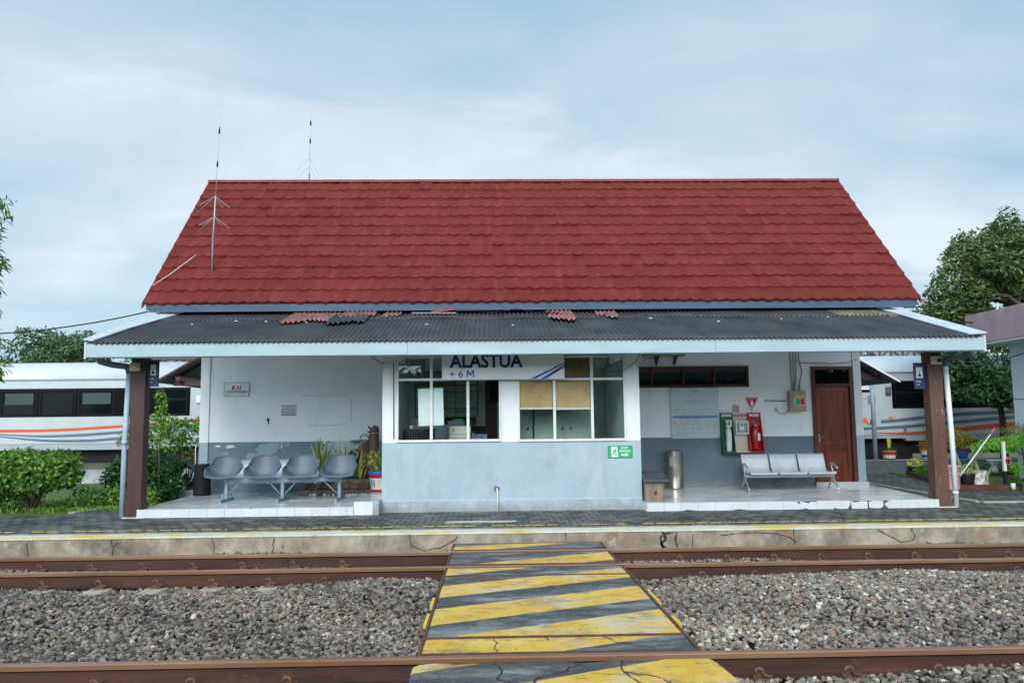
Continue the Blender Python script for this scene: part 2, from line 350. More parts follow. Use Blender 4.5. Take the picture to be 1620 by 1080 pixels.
m_floor = tilefloor()
def pavers():
    m = bpy.data.materials.new('brick_pavers'); m.use_nodes = True; t = m.node_tree; L = t.links.new; b = t.nodes['Principled BSDF']
    b.inputs['Roughness'].default_value = .62; b.inputs['Specular IOR Level'].default_value = .45
    g = N('ShaderNodeNewGeometry', t); nz = N('ShaderNodeTexNoise', t); nz.inputs['Scale'].default_value = 1.1; L(g.outputs['Position'], nz.inputs['Vector'])
    ad = N('ShaderNodeVectorMath', t, operation='MULTIPLY_ADD'); L(nz.outputs['Color'], ad.inputs[0]); ad.inputs[1].default_value = (.09, .09, 0); L(g.outputs['Position'], ad.inputs[2])
    br = N('ShaderNodeTexBrick', t); br.inputs['Scale'].default_value = 1; br.inputs['Brick Width'].default_value = .21; br.inputs['Row Height'].default_value = .21
    br.inputs['Mortar Size'].default_value = .017; br.inputs['Mortar Smooth'].default_value = .3; br.inputs['Bias'].default_value = -.1
    br.inputs['Color1'].default_value = (*lin('#35383A'), 1); br.inputs['Color2'].default_value = (*lin('#6A6966'), 1); br.inputs['Mortar'].default_value = (*lin('#121310'), 1)
    mp = N('ShaderNodeMapping', t); mp.inputs['Rotation'].default_value = (0, 0, R(0)); L(ad.outputs[0], mp.inputs[0]); L(mp.outputs[0], br.inputs['Vector'])
    def ov(col, scale, lo, hi, c, amt, s=(1, 1, 1)):
        n = N('ShaderNodeTexNoise', t); n.inputs['Scale'].default_value = scale; n.inputs['Detail'].default_value = 9; n.inputs['Roughness'].default_value = .65
        m2 = N('ShaderNodeMapping', t); m2.inputs['Scale'].default_value = s; L(g.outputs['Position'], m2.inputs[0]); L(m2.outputs[0], n.inputs['Vector'])
        q = N('ShaderNodeMapRange', t); q.inputs[1].default_value = lo; q.inputs[2].default_value = hi; q.inputs[4].default_value = amt; L(n.outputs[0], q.inputs[0])
        x = N('ShaderNodeMixRGB', t); L(q.outputs[0], x.inputs[0]); L(col, x.inputs[1]); x.inputs[2].default_value = (*lin(c), 1); return x.outputs[0]
    c = ov(br.outputs[0], .9, .5, .7, '#26292A', .45); c = ov(c, 2.2, .52, .66, '#7F7E76', .55); c = ov(c, 16, .62, .7, '#857B5E', .4); c = ov(c, 1.4, .62, .7, '#33402A', .5)
    L(c, b.inputs['Base Color'])
    nb = N('ShaderNodeTexNoise', t); nb.inputs['Scale'].default_value = 60; L(g.outputs['Position'], nb.inputs['Vector'])
    sm = N('ShaderNodeMath', t, operation='MULTIPLY_ADD'); L(br.outputs['Fac'], sm.inputs[0]); sm.inputs[1].default_value = -1.4; L(nb.outputs[0], sm.inputs[2])
    bp = N('ShaderNodeBump', t); bp.inputs['Strength'].default_value = .8; bp.inputs['Distance'].default_value = .012; L(sm.outputs[0], bp.inputs['Height']); L(bp.outputs[0], b.inputs['Normal'])
    return m
m_paver = pavers()
m_conc = M('weathered_concrete', '#766E62', '#A39A8C', .85, 3.2, .9, 25, stain=[('#4C4C4A', 1.1, .50, .68, (1, 1, 1), .85), ('#8A6446', 2.1, .54, .7, (1, 1, .7), .6), ('#C0B9AA', 6, .6, .68, (1, 1, .6), .5), ('#2E2F2D', 4, .62, .70, (1, 1, .5), .8)])
m_cope = M('worn_white_line', '#B9B7A8', '#C9C8BC', .8, 4, .3, 30, sc=(.7, 1, 1), stain=[('#C2A83C', 1.1, .50, .58, (1, 1, 1), .75), ('#77746A', 5, .60, .72, (1, 1, 1), .8)])
m_yel = M('worn_yellow_line', '#B89A2E', '#C7AE4A', .8, 6, .2, 30, stain=[('#4A4A42', 5, .54, .62)])
m_grnd = M('bare_soil', '#4C4636', '#5F5844', .95, 2, .5, 30, stain=[('#3F4A24', 1.2, .45, .6)])
m_lawn = M('short_grass_ground', '#3A4A1E', '#566A2A', .95, 3, .8, 60, stain=[('#7A7050', 1.3, .55, .7)])
m_bed = M('trackbed_grit', '#34302C', '#4A453F', .95, 5, .8, 60)
m_kerbw = M('old_white_kerb', '#8E9496', '#B3B8B8', .8, 3, .3, 30, stain=[('#3F4443', 3, .54, .66)])
m_crack = M('crack_dark', '#2A2621', '#3A352F', .95)
# ================================================================ setting
def struct(mb, name, mats, label=None, **k): return mb.build(name, mats, kind='structure', label=label, **k)
struct(MB().box(-300, 300, -60, 500, -.6, -.32), 'ground', m_grnd, 'bare soil ground around the station')
struct(MB().box(-60, 60, -6, 11.55, -.318, -.235), 'trackbed', m_bed, 'dark grit bed beneath the ballast')
struct(MB().box(-60, 60, 12.0, 23.5, -.318, .085), 'lawn', m_lawn, 'grassy ground beside the station platform')
# front platform: paved sheet with apron beside and behind the station
P = [(-60, 12.23), (60, 12.23), (60, 14.85), (12, 14.85), (12, 17.0), (11.45, 17.1), (10.2, 17.45), (10.85, 19.5), (11.63, 23.45), (-6.6, 23.45), (-6.6, 19), (-7.1, 17.6), (-7.35, 16.36), (-7.7, 15.05), (-8.6, 14.7), (-60, 14.4)]
struct(MB().prism(P[::-1], 'z', .05, .105), 'platform_paving', m_paver, 'dark worn brick paving of the platform')
e = MB(); e.box(-60, 60, 11.68, 12.23, -.318, .1)
struct(e, 'platform_edge', m_conc, 'cracked concrete face along the platform edge', bevel=.012)
c = MB(); c.prism([(-60, 11.674), (60, 11.674), (60, 12.03), (-60, 12.03)], 'z', .1, .107)
c.box(-60, 60, 11.668, 11.678, .085, .1)
struct(c, 'edge_line', m_cope, 'worn white and yellow painted line on the platform edge')
y = MB(); x = -8.2
while x < 8.6:
    w = .19; 
    if rng.random() < .9: y.box(x, x+w-.012, 12.40+.004*math.sin(x*3), 12.45, .105, .109)
    x += .21
struct(y, 'thin_line', m_yel, 'thin yellow line painted on single paving bricks')
# cracks in the concrete face: thin dark jagged fillets
k = MB()
def crack(pts, w=.016):
    for (x0, z0), (x1, z1) in zip(pts[:-1], pts[1:]):
        n = max(2, int(math.hypot(x1-x0, z1-z0)/.04)); px, pz = x0, z0
        for i in range(1, n+1):
            t = i/n; qx = x0+(x1-x0)*t+(rng.random()-.5)*.02; qz = z0+(z1-z0)*t+(rng.random()-.5)*.012
            d = Vector((qx-px, qz-pz)); 
            if d.length < 1e-4: continue
            nrm = Vector((-d.y, d.x)).normalized()*w*(.3+.7*rng.random())/2
            k.prism([(px-nrm.x, pz-nrm.y), (qx-nrm.x, qz-nrm.y), (qx+nrm.x, qz+nrm.y), (px+nrm.x, pz+nrm.y)], 'y', 11.676, 11.69); px, pz = qx, qz
for c_ in ([(-5.42, .07), (-5.38, -.06), (-5.41, -.2)], [(-5.39, -.03), (-5.28, .04)], [(-4.0, .08), (-3.96, -.05), (-3.99, -.2)], [(-3.12, .09), (-3.14, -.2)],
           [(-1.2, .09), (-1.17, -.06), (-1.0, -.14), (-.75, -.1), (-.58, -.02), (-.5, .06)], [(1.05, .08), (1.07, -.1)], [(3.3, .02), (3.7, .05), (4.1, .03), (4.3, -.02), (4.4, -.1)], [(4.37, .09), (4.36, -.2)],
           [(5.6, .07), (5.8, -.04), (5.93, -.12), (6.1, -.1), (6.15, -.03), (6.1, .08)], [(2.9, .03), (2.88, -.15)], [(-6.6, .05), (-6.56, -.2)]): crack(c_)
crack([(2.45, .075), (2.5, -.02), (2.43, -.09), (2.5, -.2)], .06); crack([(2.44, .03), (2.42, -.06), (2.47, -.2)], .04); crack([(2.66, .07), (2.63, -.04), (2.67, -.2)], .035); crack([(2.48, .05), (2.6, .06)], .03)
struct(k, 'edge_cracks', m_crack, 'dark cracks across the concrete platform face')
# far platform behind the station, where the train stands
struct(MB().box(-60, 60, 23.5, 24.6, -.318, .46), 'far_platform', [M('far_platform_slate', '#4A5258', '#5B646A', .85, 3, .3, 30, stain=[('#A7ABA8', 7, .64, .7)])], 'speckled slate kerb of the far platform', bevel=.02)
struct(MB().box(-60, -6.9, 23.48, 23.62, .09, .463), 'far_kerb', [m_kerbw], 'stained white kerb of the far platform')
struct(MB().box(-60, 60, 23.47, 23.56, .463, .475), 'far_edge_line', [m_kerbw], 'pale line along the far platform kerb')
struct(MB().box(-60, 60, 24.6, 32, -.318, -.2), 'far_trackbed', m_bed, 'dark track bed under the train')
# pale concrete strip set in the paving to the right
s_ = MB()
for a, b, w in (((9.25, 19.8), (9.12, 15.96), .12), ((9.12, 15.96), (9.1, 14.9), .14), ((9.1, 14.85), (12, 14.72), .2)):
    d = (Vector(b)-Vector(a)).normalized(); n = Vector((-d.y, d.x))*w/2
    s_.prism([tuple(Vector(a)-n), tuple(Vector(b)-n), tuple(Vector(b)+n), tuple(Vector(a)+n)], 'z', .09, .125)
for a, b, w in (((-7.42, 16.36), (-7.75, 15.1), .13), ((-7.4, 16.4), (-7.15, 17.5), .1)):
    d = (Vector(b)-Vector(a)).normalized(); n = Vector((-d.y, d.x))*w/2
    s_.prism([tuple(Vector(a)-n), tuple(Vector(b)-n), tuple(Vector(b)+n), tuple(Vector(a)+n)], 'z', .09, .122)
struct(s_, 'paving_strip', [M('pale_concrete_strip', '#8F8D84', '#A8A69C', .85, 5, .3)], 'pale concrete strips let into the paving')
p_ = MB(); p_.prism([(-.75, 12.84), (.3, 12.84), (.3, 12.9), (.38, 12.9), (.38, 13.02), (-.7, 13.02)], 'z', .105, .111)
struct(p_, 'concrete_patch', [M('pale_patch', '#A3A29A', '#B7B6AE', .85, 6)], 'pale mortar strip on the paving by the crossing')

# ================================================================ rails and sleepers
m_rail = M('rusty_rail_web', '#301C16', '#4A2C22', .7, 3, .25, 40, sc=(.4, 1, 2), stain=[('#241714', 2.2, .52, .7, (.3, 1, 3), .7), ('#6E4530', 6, .6, .74, (.5, 1, 1), .6)])
m_head = M('worn_rail_head', '#7C5A42', '#93745E', .36, 2, .1, 40, sc=(.3, 1, 1), metal=.35, spec=.5)
m_clip = M('rusty_clip', '#4E362B', '#6B4E3F', .8, 12, .2)
m_slp = M('sleeper_concrete', '#8E8476', '#A99F90', .85, 6, .4)
PR = [(-.075, -.175), (.075, -.175), (.075, -.163), (.03, -.15), (.011, -.135), (.009, -.055), (.036, -.04), (.037, -.008), (.028, 0), (-.028, 0), (-.037, -.008), (-.036, -.04), (-.009, -.055), (-.011, -.135), (-.03, -.15), (-.075, -.163)]
def rail(Y, label):
    mb = MB(); n = len(PR); x0, x1 = -16, 18
    v = [(x, Y+p[0], p[1]) for x in (x0, x1) for p in PR]; mb.v = v
    for i in range(n):
        j = (i+1) % n; mb.f.append((i, j, j+n, i+n)); mb.m.append(1 if i in (6, 7, 8, 9, 10) and i != 99 else 0); mb.sm.append(False)
    mb.f += [tuple(range(n-1, -1, -1)), tuple(range(n, 2*n))]; mb.m += [0, 0]; mb.sm += [False, False]
    return mb.build('rail', [m_rail, m_head], loc=(0, Y, 0), label=label, cat='rail', group='rails of the two tracks')
YA, YB, YC = 10.67, 9.55, 5.9
rail(YA, 'rusty rail nearest the platform edge'); rail(YB, 'rusty rail second from the platform, edging the wide ballast'); rail(YC, 'rusty rail in the foreground, nearest the viewer')
# the foreground track's other rail lies outside the picture
def clip(mb, x, y, s):
    mb.box(x-.05, x+.05, y-.045*s-.05*(s < 0)*0, y-.045*s+.02, -.165, -.128)
    mb.tube([(x-.015+.028*math.cos(a), y-.075*s, -.108+.026*math.sin(a)) for a in [-.6+.5*i for i in range(9)]], .0115, 7)
    mb.tube([(x+.008, y-.075*s, -.124), (x+.05, y-.07*s, -.138), (x+.085, y-.05*s, -.142)], .011, 7); mb.box(x-.055, x+.06, y-.1*s, y-.045*s, -.172, -.15)
def sleeper(x, y0, y1, gaugeys, side, label, grp):
    o = thing('sleeper', label, 'sleeper', (x, (y0+y1)/2, -.2), grp)
    b = MB(); b.box(x-.12, x+.12, y0, y1, -.3, -.174); b.build('sleeper_body', m_slp, o, bevel=.012)
    for gy, s in gaugeys:
        c = MB(); clip(c, x, gy, s); c.build('rail_clip', m_clip, o)
    return o
protoL = None
xsl = [-1.92-.64*i for i in range(12)]+[2.44+.62*i for i in range(11)]
def ssl(x):
    if x < 0: n = int(round((-1.92-x)/.64))+1; side = 'left'
    else: n = int(round((x-2.44)/.62))+1; side = 'right'
    return n, side
ORD = ['first', 'second', 'third', 'fourth', 'fifth', 'sixth', 'seventh', 'eighth', 'ninth', 'tenth', 'eleventh', 'twelfth']
g1 = 'concrete sleepers under the track by the platform'; g2 = 'concrete sleepers under the foreground rail'
for x in xsl:
    n, sd = ssl(x)
    lab = f'concrete sleeper with rusty clips by the platform, {ORD[n-1]} to the {sd} of the crossing'
    if protoL is None: protoL = sleeper(x, 9.1, 11.15, [(YA-.06, 1), (YB-.06, 1)], 1, lab, g1)
    else: copy_tree(protoL, (x, (9.1+11.15)/2, -.2), label=lab)
pc = None; xc = [-1.42-.66*i for i in range(8)]+[1.88+.64*i for i in range(8)]
for i, x in enumerate(xc):
    sd = 'left' if x < 0 else 'right'; n = (i if x < 0 else i-8)+1
    lab = f'concrete sleeper under the foreground rail, {ORD[n-1]} to the {sd} of the crossing'
    if pc is None: pc = sleeper(x, 4.45, 6.35, [(YC-.06, 1)], 1, lab, g2)
    else: copy_tree(pc, (x, (4.45+6.35)/2, -.2), label=lab)
# ================================================================ crossing
def crossmat():
    m = bpy.data.materials.new('crossing_paint'); m.use_nodes = True; t = m.node_tree; L = t.links.new; b = t.nodes['Principled BSDF']; b.inputs['Roughness'].default_value = .75
    g = N('ShaderNodeNewGeometry', t); sp = N('ShaderNodeSeparateXYZ', t); L(g.outputs['Position'], sp.inputs[0])
    def nz(scale, detail=8, rough=.65, s=(1, 1, 1), loc=(0, 0, 0)):
        mp = N('ShaderNodeMapping', t); mp.inputs['Scale'].default_value = s; mp.inputs['Location'].default_value = loc; L(g.outputs['Position'], mp.inputs[0])
        n = N('ShaderNodeTexNoise', t); n.inputs['Scale'].default_value = scale; n.inputs['Detail'].default_value = detail; n.inputs['Roughness'].default_value = rough; L(mp.outputs[0], n.inputs['Vector']); return n.outputs[0]
    a = N('ShaderNodeMath', t, operation='MULTIPLY_ADD'); L(sp.outputs[0], a.inputs[0]); a.inputs[1].default_value = -.45; L(sp.outputs[1], a.inputs[2])
    w = N('ShaderNodeMath', t, operation='MULTIPLY_ADD'); L(nz(9), w.inputs[0]); w.inputs[1].default_value = .05; L(a.outputs[0], w.inputs[2])
    mr = N('ShaderNodeMapRange', t); mr.inputs[1].default_value = 4; mr.inputs[2].default_value = 12; L(w.outputs[0], mr.inputs[0])
    r = N('ShaderNodeValToRGB', t); r.color_ramp.interpolation = 'CONSTANT'; e = r.color_ramp.elements
    st = [(4.0, 1), (5.2, 0), (5.78, 1), (6.57, 0), (7.03, 1), (7.63, 0), (8.08, 1), (8.65, 0), (9.2, 1), (9.8, 0), (10.78, 1), (11.22, 0)]
    while len(e) < len(st): e.new(.5)
    for i, (p, v) in enumerate(st): e[i].position = (p+.025-4)/8; e[i].color = (v, v, v, 1)
    L(mr.outputs[0], r.inputs[0])
    def mix(f, c1, c2):
        x = N('ShaderNodeMixRGB', t); L(f, x.inputs[0])
        for q, c in ((x.inputs[1], c1), (x.inputs[2], c2)):
            if isinstance(c, str): q.default_value = (*lin(c), 1)
            else: L(c, q)
        return x.outputs[0]
    def rng_(src, lo, hi, amt=1):
        q = N('ShaderNodeMapRange', t); q.inputs[1].default_value = lo; q.inputs[2].default_value = hi; q.inputs[4].default_value = amt; L(src, q.inputs[0]); return q.outputs[0]
    yel = mix(rng_(nz(2.5), .35, .65), '#C0961F', '#CFAE4C'); yel = mix(rng_(nz(1.6, loc=(3, 1, 0)), .48, .64, .8), yel, '#B9B096')
    blk = mix(rng_(nz(2, s=(.6, 1.6, 1)), .35, .65), '#2C2F32', '#42454A'); blk = mix(rng_(nz(1.9, 10, .72, (.6, 1.5, 1), (1, 5, 0)), .47, .62, .8), blk, '#8C9092')
    c = mix(r.outputs[0], blk, yel)
    c = mix(rng_(nz(4.5, 10, .75, (.7, 1.6, 1), (7, 2, 0)), .53, .60, .7), c, '#6A655C')
    c = mix(rng_(nz(14, 8, .75, (1, 2, 1)), .57, .63, .65), c, '#4A453D')
    c = mix(rng_(nz(40, 4, .7, (1, 1.6, 1)), .60, .68, .5), c, '#9A968C')
    c = mix(rng_(nz(1.3, 10, .7, (1, 1, 1), (9, 9, 0)), .52, .70, .6), c, '#5A4A3C')
    L(c, b.inputs['Base Color']); bp = N('ShaderNodeBump', t); bp.inputs['Strength'].default_value = .5; bp.inputs['Distance'].default_value = .008; L(nz(30), bp.inputs['Height']); L(bp.outputs[0], b.inputs['Normal'])
    return m
m_cross = crossmat(); m_angle = M('rusty_angle_iron', '#4A2E2A', '#5E413A', .7, 8, .2)
def slab(y0, y1, z, label, frame=True, rag=0, x0=-.53, x1=1.49):
    o = thing('crossing_slab', label, 'crossing slab', ((x0+x1)/2, (y0+y1)/2, z-.1), 'painted slabs of the track crossing')
    P = [(x0, y0), (x1, y0), (x1, y1), (x0, y1)]
    if rag:
        P = []
        for i in range(15): P.append((x0+(x1-x0)*i/14, y0+(rng.random()-.5)*.02))
        P += [(x1+.02, y0+.2), (x1-.03, y1-.12)]
        for i in range(17): P.append((x1-.06-(x1-x0-.08)*i/16, y1-(rng.random())*.05-(0.03 if 5 < i < 10 else 0)))
        P += [(x0-.02, y1-.1)]
    MB().prism(P, 'z', z-.11, z).build('slab', m_cross, o, bevel=.01)
    if frame:
        f = MB(); t_ = .022
        for (a, b, c, d) in ((x0-t_, x0, y0, y1), (x1, x1+t_, y0, y1)): f.box(a, b, c, d, z-.12, z+.006)
        f.box(x0-t_, x1+t_, y1, y1+t_, z-.12, z+.005); f.box(x0-t_, x1+t_, y0-t_, y0, z-.12, z+.005)
        f.build('angle_frame', m_angle, o)
    return o
slab(10.76, 11.28, .0, 'short yellow and black crossing slab between the platform face and the first rail')
slab(9.68, 10.54, -.004, 'yellow and black crossing slab between the two rails of the far track')
slab(8.97, 9.45, -.004, 'narrow crossing slab against the second rail, yellow wedge at its left')
slab(6.43, 8.93, -.004, 'largest striped crossing slab, two full yellow bands across the ballast')
slab(5.99, 6.39, -.006, 'cracked crossing slab just behind the foreground rail, yellow at its left')
lo = slab(4.8, 5.79, -.008, 'broken-edged crossing slab in front of the foreground rail', False, 1, -.54, 1.58)
ck = MB()
def gcrack(pts, zt, w=.015):
    for (x0, y0), (x1, y1) in zip(pts[:-1], pts[1:]):
        n = max(2, int(math.hypot(x1-x0, y1-y0)/.05)); px, py = x0, y0; lw = w*.5
        for i in range(1, n+1):
            t = i/n; qx = x0+(x1-x0)*t+(rng.random()-.5)*.03; qy = y0+(y1-y0)*t+(rng.random()-.5)*.03
            d = Vector((qx-px, qy-py)); nr = Vector((-d.y, d.x)).normalized()*w*(.3+.7*rng.random())/2
            ck.prism([(px-nr.x, py-nr.y), (qx-nr.x, qy-nr.y), (qx+nr.x, qy+nr.y), (px+nr.x, py+nr.y)], 'z', zt, zt+.003); px, py = qx, qy
gcrack([(.0, 5.78), (.05, 5.6), (.02, 5.4), (.2, 5.2), (.1, 4.9)], -.008); gcrack([(.62, 5.76), (.5, 5.55), (.3, 5.42), (.2, 5.2)], -.008, .02)
gcrack([(.9, 5.74), (.87, 5.5), (.95, 5.25), (1.0, 5.0)], -.008, .02); gcrack([(.87, 5.5), (1.1, 5.35), (1.15, 5.1)], -.008)
ck.build('cracks', m_crack, lo)
lo2 = [o for o in COL.objects if o.name.startswith('crossing_slab')][4]
ck = MB(); gcrack([(.0, 6.38), (.03, 6.25), (.0, 6.1), (.03, 6.0)], -.006, .012); gcrack([(.85, 6.38), (.95, 6.2), (1.1, 6.1), (1.2, 6.02)], -.006, .012); gcrack([(.4, 6.38), (.42, 6.3)], -.006, .01); ck.build('cracks', m_crack, lo2)
# ================================================================ ballast
def ballast():
    from mathutils import Vector as V_
    vars_ = []
    for k in range(10):
        bm = bmesh.new()
        for i in range(20):
            d = rng.normal(size=3); d /= np.linalg.norm(d); r = .88+.2*rng.random(); bm.verts.new(d*r*np.array([1, .8, .52]))
        res = bmesh.ops.convex_hull(bm, input=bm.verts); 
        for g in set(res['geom_interior']+res['geom_unused']):
            if isinstance(g, bmesh.types.BMVert) and g.is_valid: bm.verts.remove(g)
        bmesh.ops.triangulate(bm, faces=bm.faces[:]); bm.verts.index_update()
        vars_.append((np.array([v.co[:] for v in bm.verts]), np.array([[v.index for v in f.verts] for f in bm.faces]))); bm.free()
    def hgt(x, y):
        h = -.185+.0*x
        t = np.clip((x-2.0)/1.5, 0, 1); near = np.clip((9.55-y)/.6, 0, 1)
        h = h+.02*np.sin(x*1.3+y)+.018*np.sin(y*2.1-x*.7)+.012*np.sin(x*3.1+y*2.7)
        h = h+t*(.075)*np.clip(near*1.5, 0, 1)*(y < 9.5)
        h = h-.022*(x < -1.5)*np.clip((y-8.9)/.3, 0, 1)*(y < 9.5)
        h = h+.03*np.exp(-((y-8.3)/.7)**2)
        return h
    pts = []
    def region(x0, x1, y0, y1, dens, dz=0, taper=True):
        n = int((x1-x0)*(y1-y0)*dens); x = x0+(x1-x0)*rng.random(n); y = y0+(y1-y0)*rng.random(n)
        if taper:
            lim = .64*y+3.6; ok = (np.abs(x-.1) < lim+.2); x, y = x[ok], y[ok]
        pts.append((x, y, hgt(x, y)+dz))
    for d in (0, .02):
        region(-10.2, -.6, 5.96, 9.47, 560, d); region(1.56, 10.6, 5.96, 9.47, 560, d)
    region(-10.2, -.6, 9.64, 10.6, 500, -.005); region(1.56, 10.6, 9.64, 10.6, 500, -.005)
    region(-11, -.6, 10.76, 11.66, 350, .0); region(1.56, 11, 10.76, 11.66, 350, .0)
    region(-7, -.66, 4.6, 5.83, 650, .0); region(1.62, 7, 4.6, 5.83, 650, .0)
    x = np.concatenate([p[0] for p in pts]); y = np.concatenate([p[1] for p in pts]); z = np.concatenate([p[2] for p in pts])
    # keep the sleeper ends that show beside the second rail clear
    keep = np.ones(len(x), bool)
    for sx in xsl:
        if sx < 0: keep &= ~((np.abs(x-sx) < .125) & (y > 8.98) & (y < 9.5) & (rng.random(len(x)) < (.93 if sx < -2.2 else .5)))
    for gy in (YA, YB, YC): keep &= ~(np.abs(y-gy) < .085)
    x, y, z = x[keep], y[keep], z[keep]; n = len(x)
    z += rng.random(n)*.02; s = .0175+.019*rng.random(n)**1.3
    big = rng.random(n) < .02; s[big] *= 1.4
    a = rng.random((n, 3))*6.28; a[:, :2] = rng.normal(0, .42, (n, 2))
    ca, sa = np.cos(a), np.sin(a)
    Rz = np.zeros((n, 3, 3)); Rz[:, 0, 0] = ca[:, 2]; Rz[:, 0, 1] = -sa[:, 2]; Rz[:, 1, 0] = sa[:, 2]; Rz[:, 1, 1] = ca[:, 2]; Rz[:, 2, 2] = 1
    Rx = np.zeros((n, 3, 3)); Rx[:, 0, 0] = 1; Rx[:, 1, 1] = ca[:, 0]; Rx[:, 1, 2] = -sa[:, 0]; Rx[:, 2, 1] = sa[:, 0]; Rx[:, 2, 2] = ca[:, 0]
    Ry = np.zeros((n, 3, 3)); Ry[:, 1, 1] = 1; Ry[:, 0, 0] = ca[:, 1]; Ry[:, 0, 2] = sa[:, 1]; Ry[:, 2, 0] = -sa[:, 1]; Ry[:, 2, 2] = ca[:, 1]
    RR = Rx @ Ry @ Rz; kind = rng.integers(0, 10, n)
    # drifts of paler and darker stone
    tone = .42+.1*np.sin(x*.9+1)*np.sin(y*1.3)+.08*np.sin(x*.45+.2)+.06*np.sin(x*2.3+y*3.1)+rng.normal(0, .24, n); tone += .12*(np.abs(x-1.9) < .6)*(y < 7.5)
    VV = []; FF = []; AA = []; k0 = 0
    for k in range(10):
        idx = np.where(kind == k)[0]; v, f = vars_[k]
        vv = np.einsum('nij,vj->nvi', RR[idx], v)*s[idx][:, None, None]+np.stack([x[idx], y[idx], z[idx]], 1)[:, None, :]
        VV.append(vv.reshape(-1, 3)); FF.append((f[None]+(np.arange(len(idx))*len(v))[:, None, None]).reshape(-1, 3)+k0); k0 += len(idx)*len(v)
        AA.append(np.repeat(np.clip(tone[idx], 0, 1), len(f)))
    m = bpy.data.materials.new('ballast_stone'); m.use_nodes = True; t = m.node_tree; L = t.links.new; b = t.nodes['Principled BSDF']; b.inputs['Roughness'].default_value = .8
    at = N('ShaderNodeAttribute', t, attribute_name='lc'); r = N('ShaderNodeValToRGB', t); e = r.color_ramp.elements
    cols = [(0, '#33312F'), (.2, '#504A44'), (.38, '#6C655E'), (.5, '#7C6C5C'), (.6, '#7A7671'), (.74, '#918B82'), (.84, '#856856'), (.92, '#A59D8F'), (1, '#BBB4A8')]
    while len(e) < len(cols): e.new(.5)
    for i, (p, c) in enumerate(cols): e[i].position = p; e[i].color = (*lin(c), 1)
    L(at.outputs['Fac'], r.inputs[0]); g = N('ShaderNodeNewGeometry', t); nz = N('ShaderNodeTexNoise', t); nz.inputs['Scale'].default_value = 70; nz.inputs['Detail'].default_value = 4; L(g.outputs['Position'], nz.inputs['Vector'])
    q = N('ShaderNodeMapRange', t); q.inputs[1].default_value = .35; q.inputs[2].default_value = .65; q.inputs[3].default_value = .72; q.inputs[4].default_value = 1.15; L(nz.outputs[0], q.inputs[0])
    vm = N('ShaderNodeVectorMath', t, operation='SCALE'); L(r.outputs[0], vm.inputs[0]); L(q.outputs[0], vm.inputs['Scale']); L(vm.outputs[0], b.inputs['Base Color'])
    o = numesh('ballast', np.concatenate(VV), np.concatenate(FF), m, np.concatenate(AA)); tag(o, 'loose grey and brown ballast stones between the rails', kind='stuff')
    print('ballast stones', n)
ballast()
# ================================================================ station building
BX0, BX1, BY0, BY1 = -6.25, 8.12, 17.4, 21.5
SB = thing('station_building', 'long white station building with red tiled roof and grey corrugated canopy', 'station', (.9, 17.4, .1))
ZD = 1.325
# ---- walls
w = MB()
def wallx(mb, x0, x1, y0, y1, z0, z1, holes=(), zd=ZD):
    """wall in the X direction with rectangular openings; material 0 above the dado line, 1 below"""
    xs = sorted({x0, x1, *[h[0] for h in holes], *[h[1] for h in holes]}); zs = sorted({z0, z1, zd, *[h[2] for h in holes], *[h[3] for h in holes]})
    zs = [z for z in zs if z0 <= z <= z1]
    for a, b in zip(xs[:-1], xs[1:]):
        run = None
        for c, d in zip(zs[:-1], zs[1:]):
            if any(h[0] <= a and b <= h[1] and h[2] <= c and d <= h[3] for h in holes): continue
            mb.box(a, b, y0, y1, c, d, 1 if d <= zd else 0)
DOOR = (7.06, 7.94, .25, 2.84); STRIP = (2.9, 5.66, 2.42, 2.86)
wallx(w, BX0, -1.97, BY0, BY0+.15, .0, 5.4); w.build('wall', [m_wall, m_dadol], SB); w = MB(); wallx(w, 2.68, BX1, BY0, BY0+.15, .0, 5.4, (DOOR, STRIP))
w.box(-1.97, 2.68, BY0, BY0+.15, 3.15, 5.4)
w.build('wall', [m_wall, m_dado], SB)
w = MB(); w.box(BX0, BX0+.15, BY0+.15, BY1, 0, 4.4); w.box(BX1-.15, BX1, BY0+.15, BY1, 0, 4.4); wallx(w, BX0, BX1, BY1, BY1+.15, 0, 4.4, ((.2, 2.6, 1.5, 3.0), ), 4.4)  # unseen opening in the rear wall, added to bring sky light indoors
for x in (BX0, BX1-.15): w.prism([(17.55, 4.4), (23-.6, 4.4), (19.5, 7.5), (17.55, 5.55)], 'x', x, x+.15)
w.build('wall', [m_wall, m_wall], SB)
w = MB(); w.box(BX0-.03, BX0+.16, BY0-.03, BY0-.002, .25, ZD, 1); w.box(BX0-.03, BX0+.16, BY0-.03, BY0-.002, ZD, 3.9, 0); w.build('corner_pilaster', [m_wall, m_bayd], SB)
w = MB(); w.box(7.98, BX1+.03, BY0-.03, BY0-.002, .25, ZD, 1); w.box(7.98, BX1+.03, BY0-.03, BY0-.002, ZD, 3.9, 0); w.build('corner_pilaster', [m_bayw, m_bayd], SB)
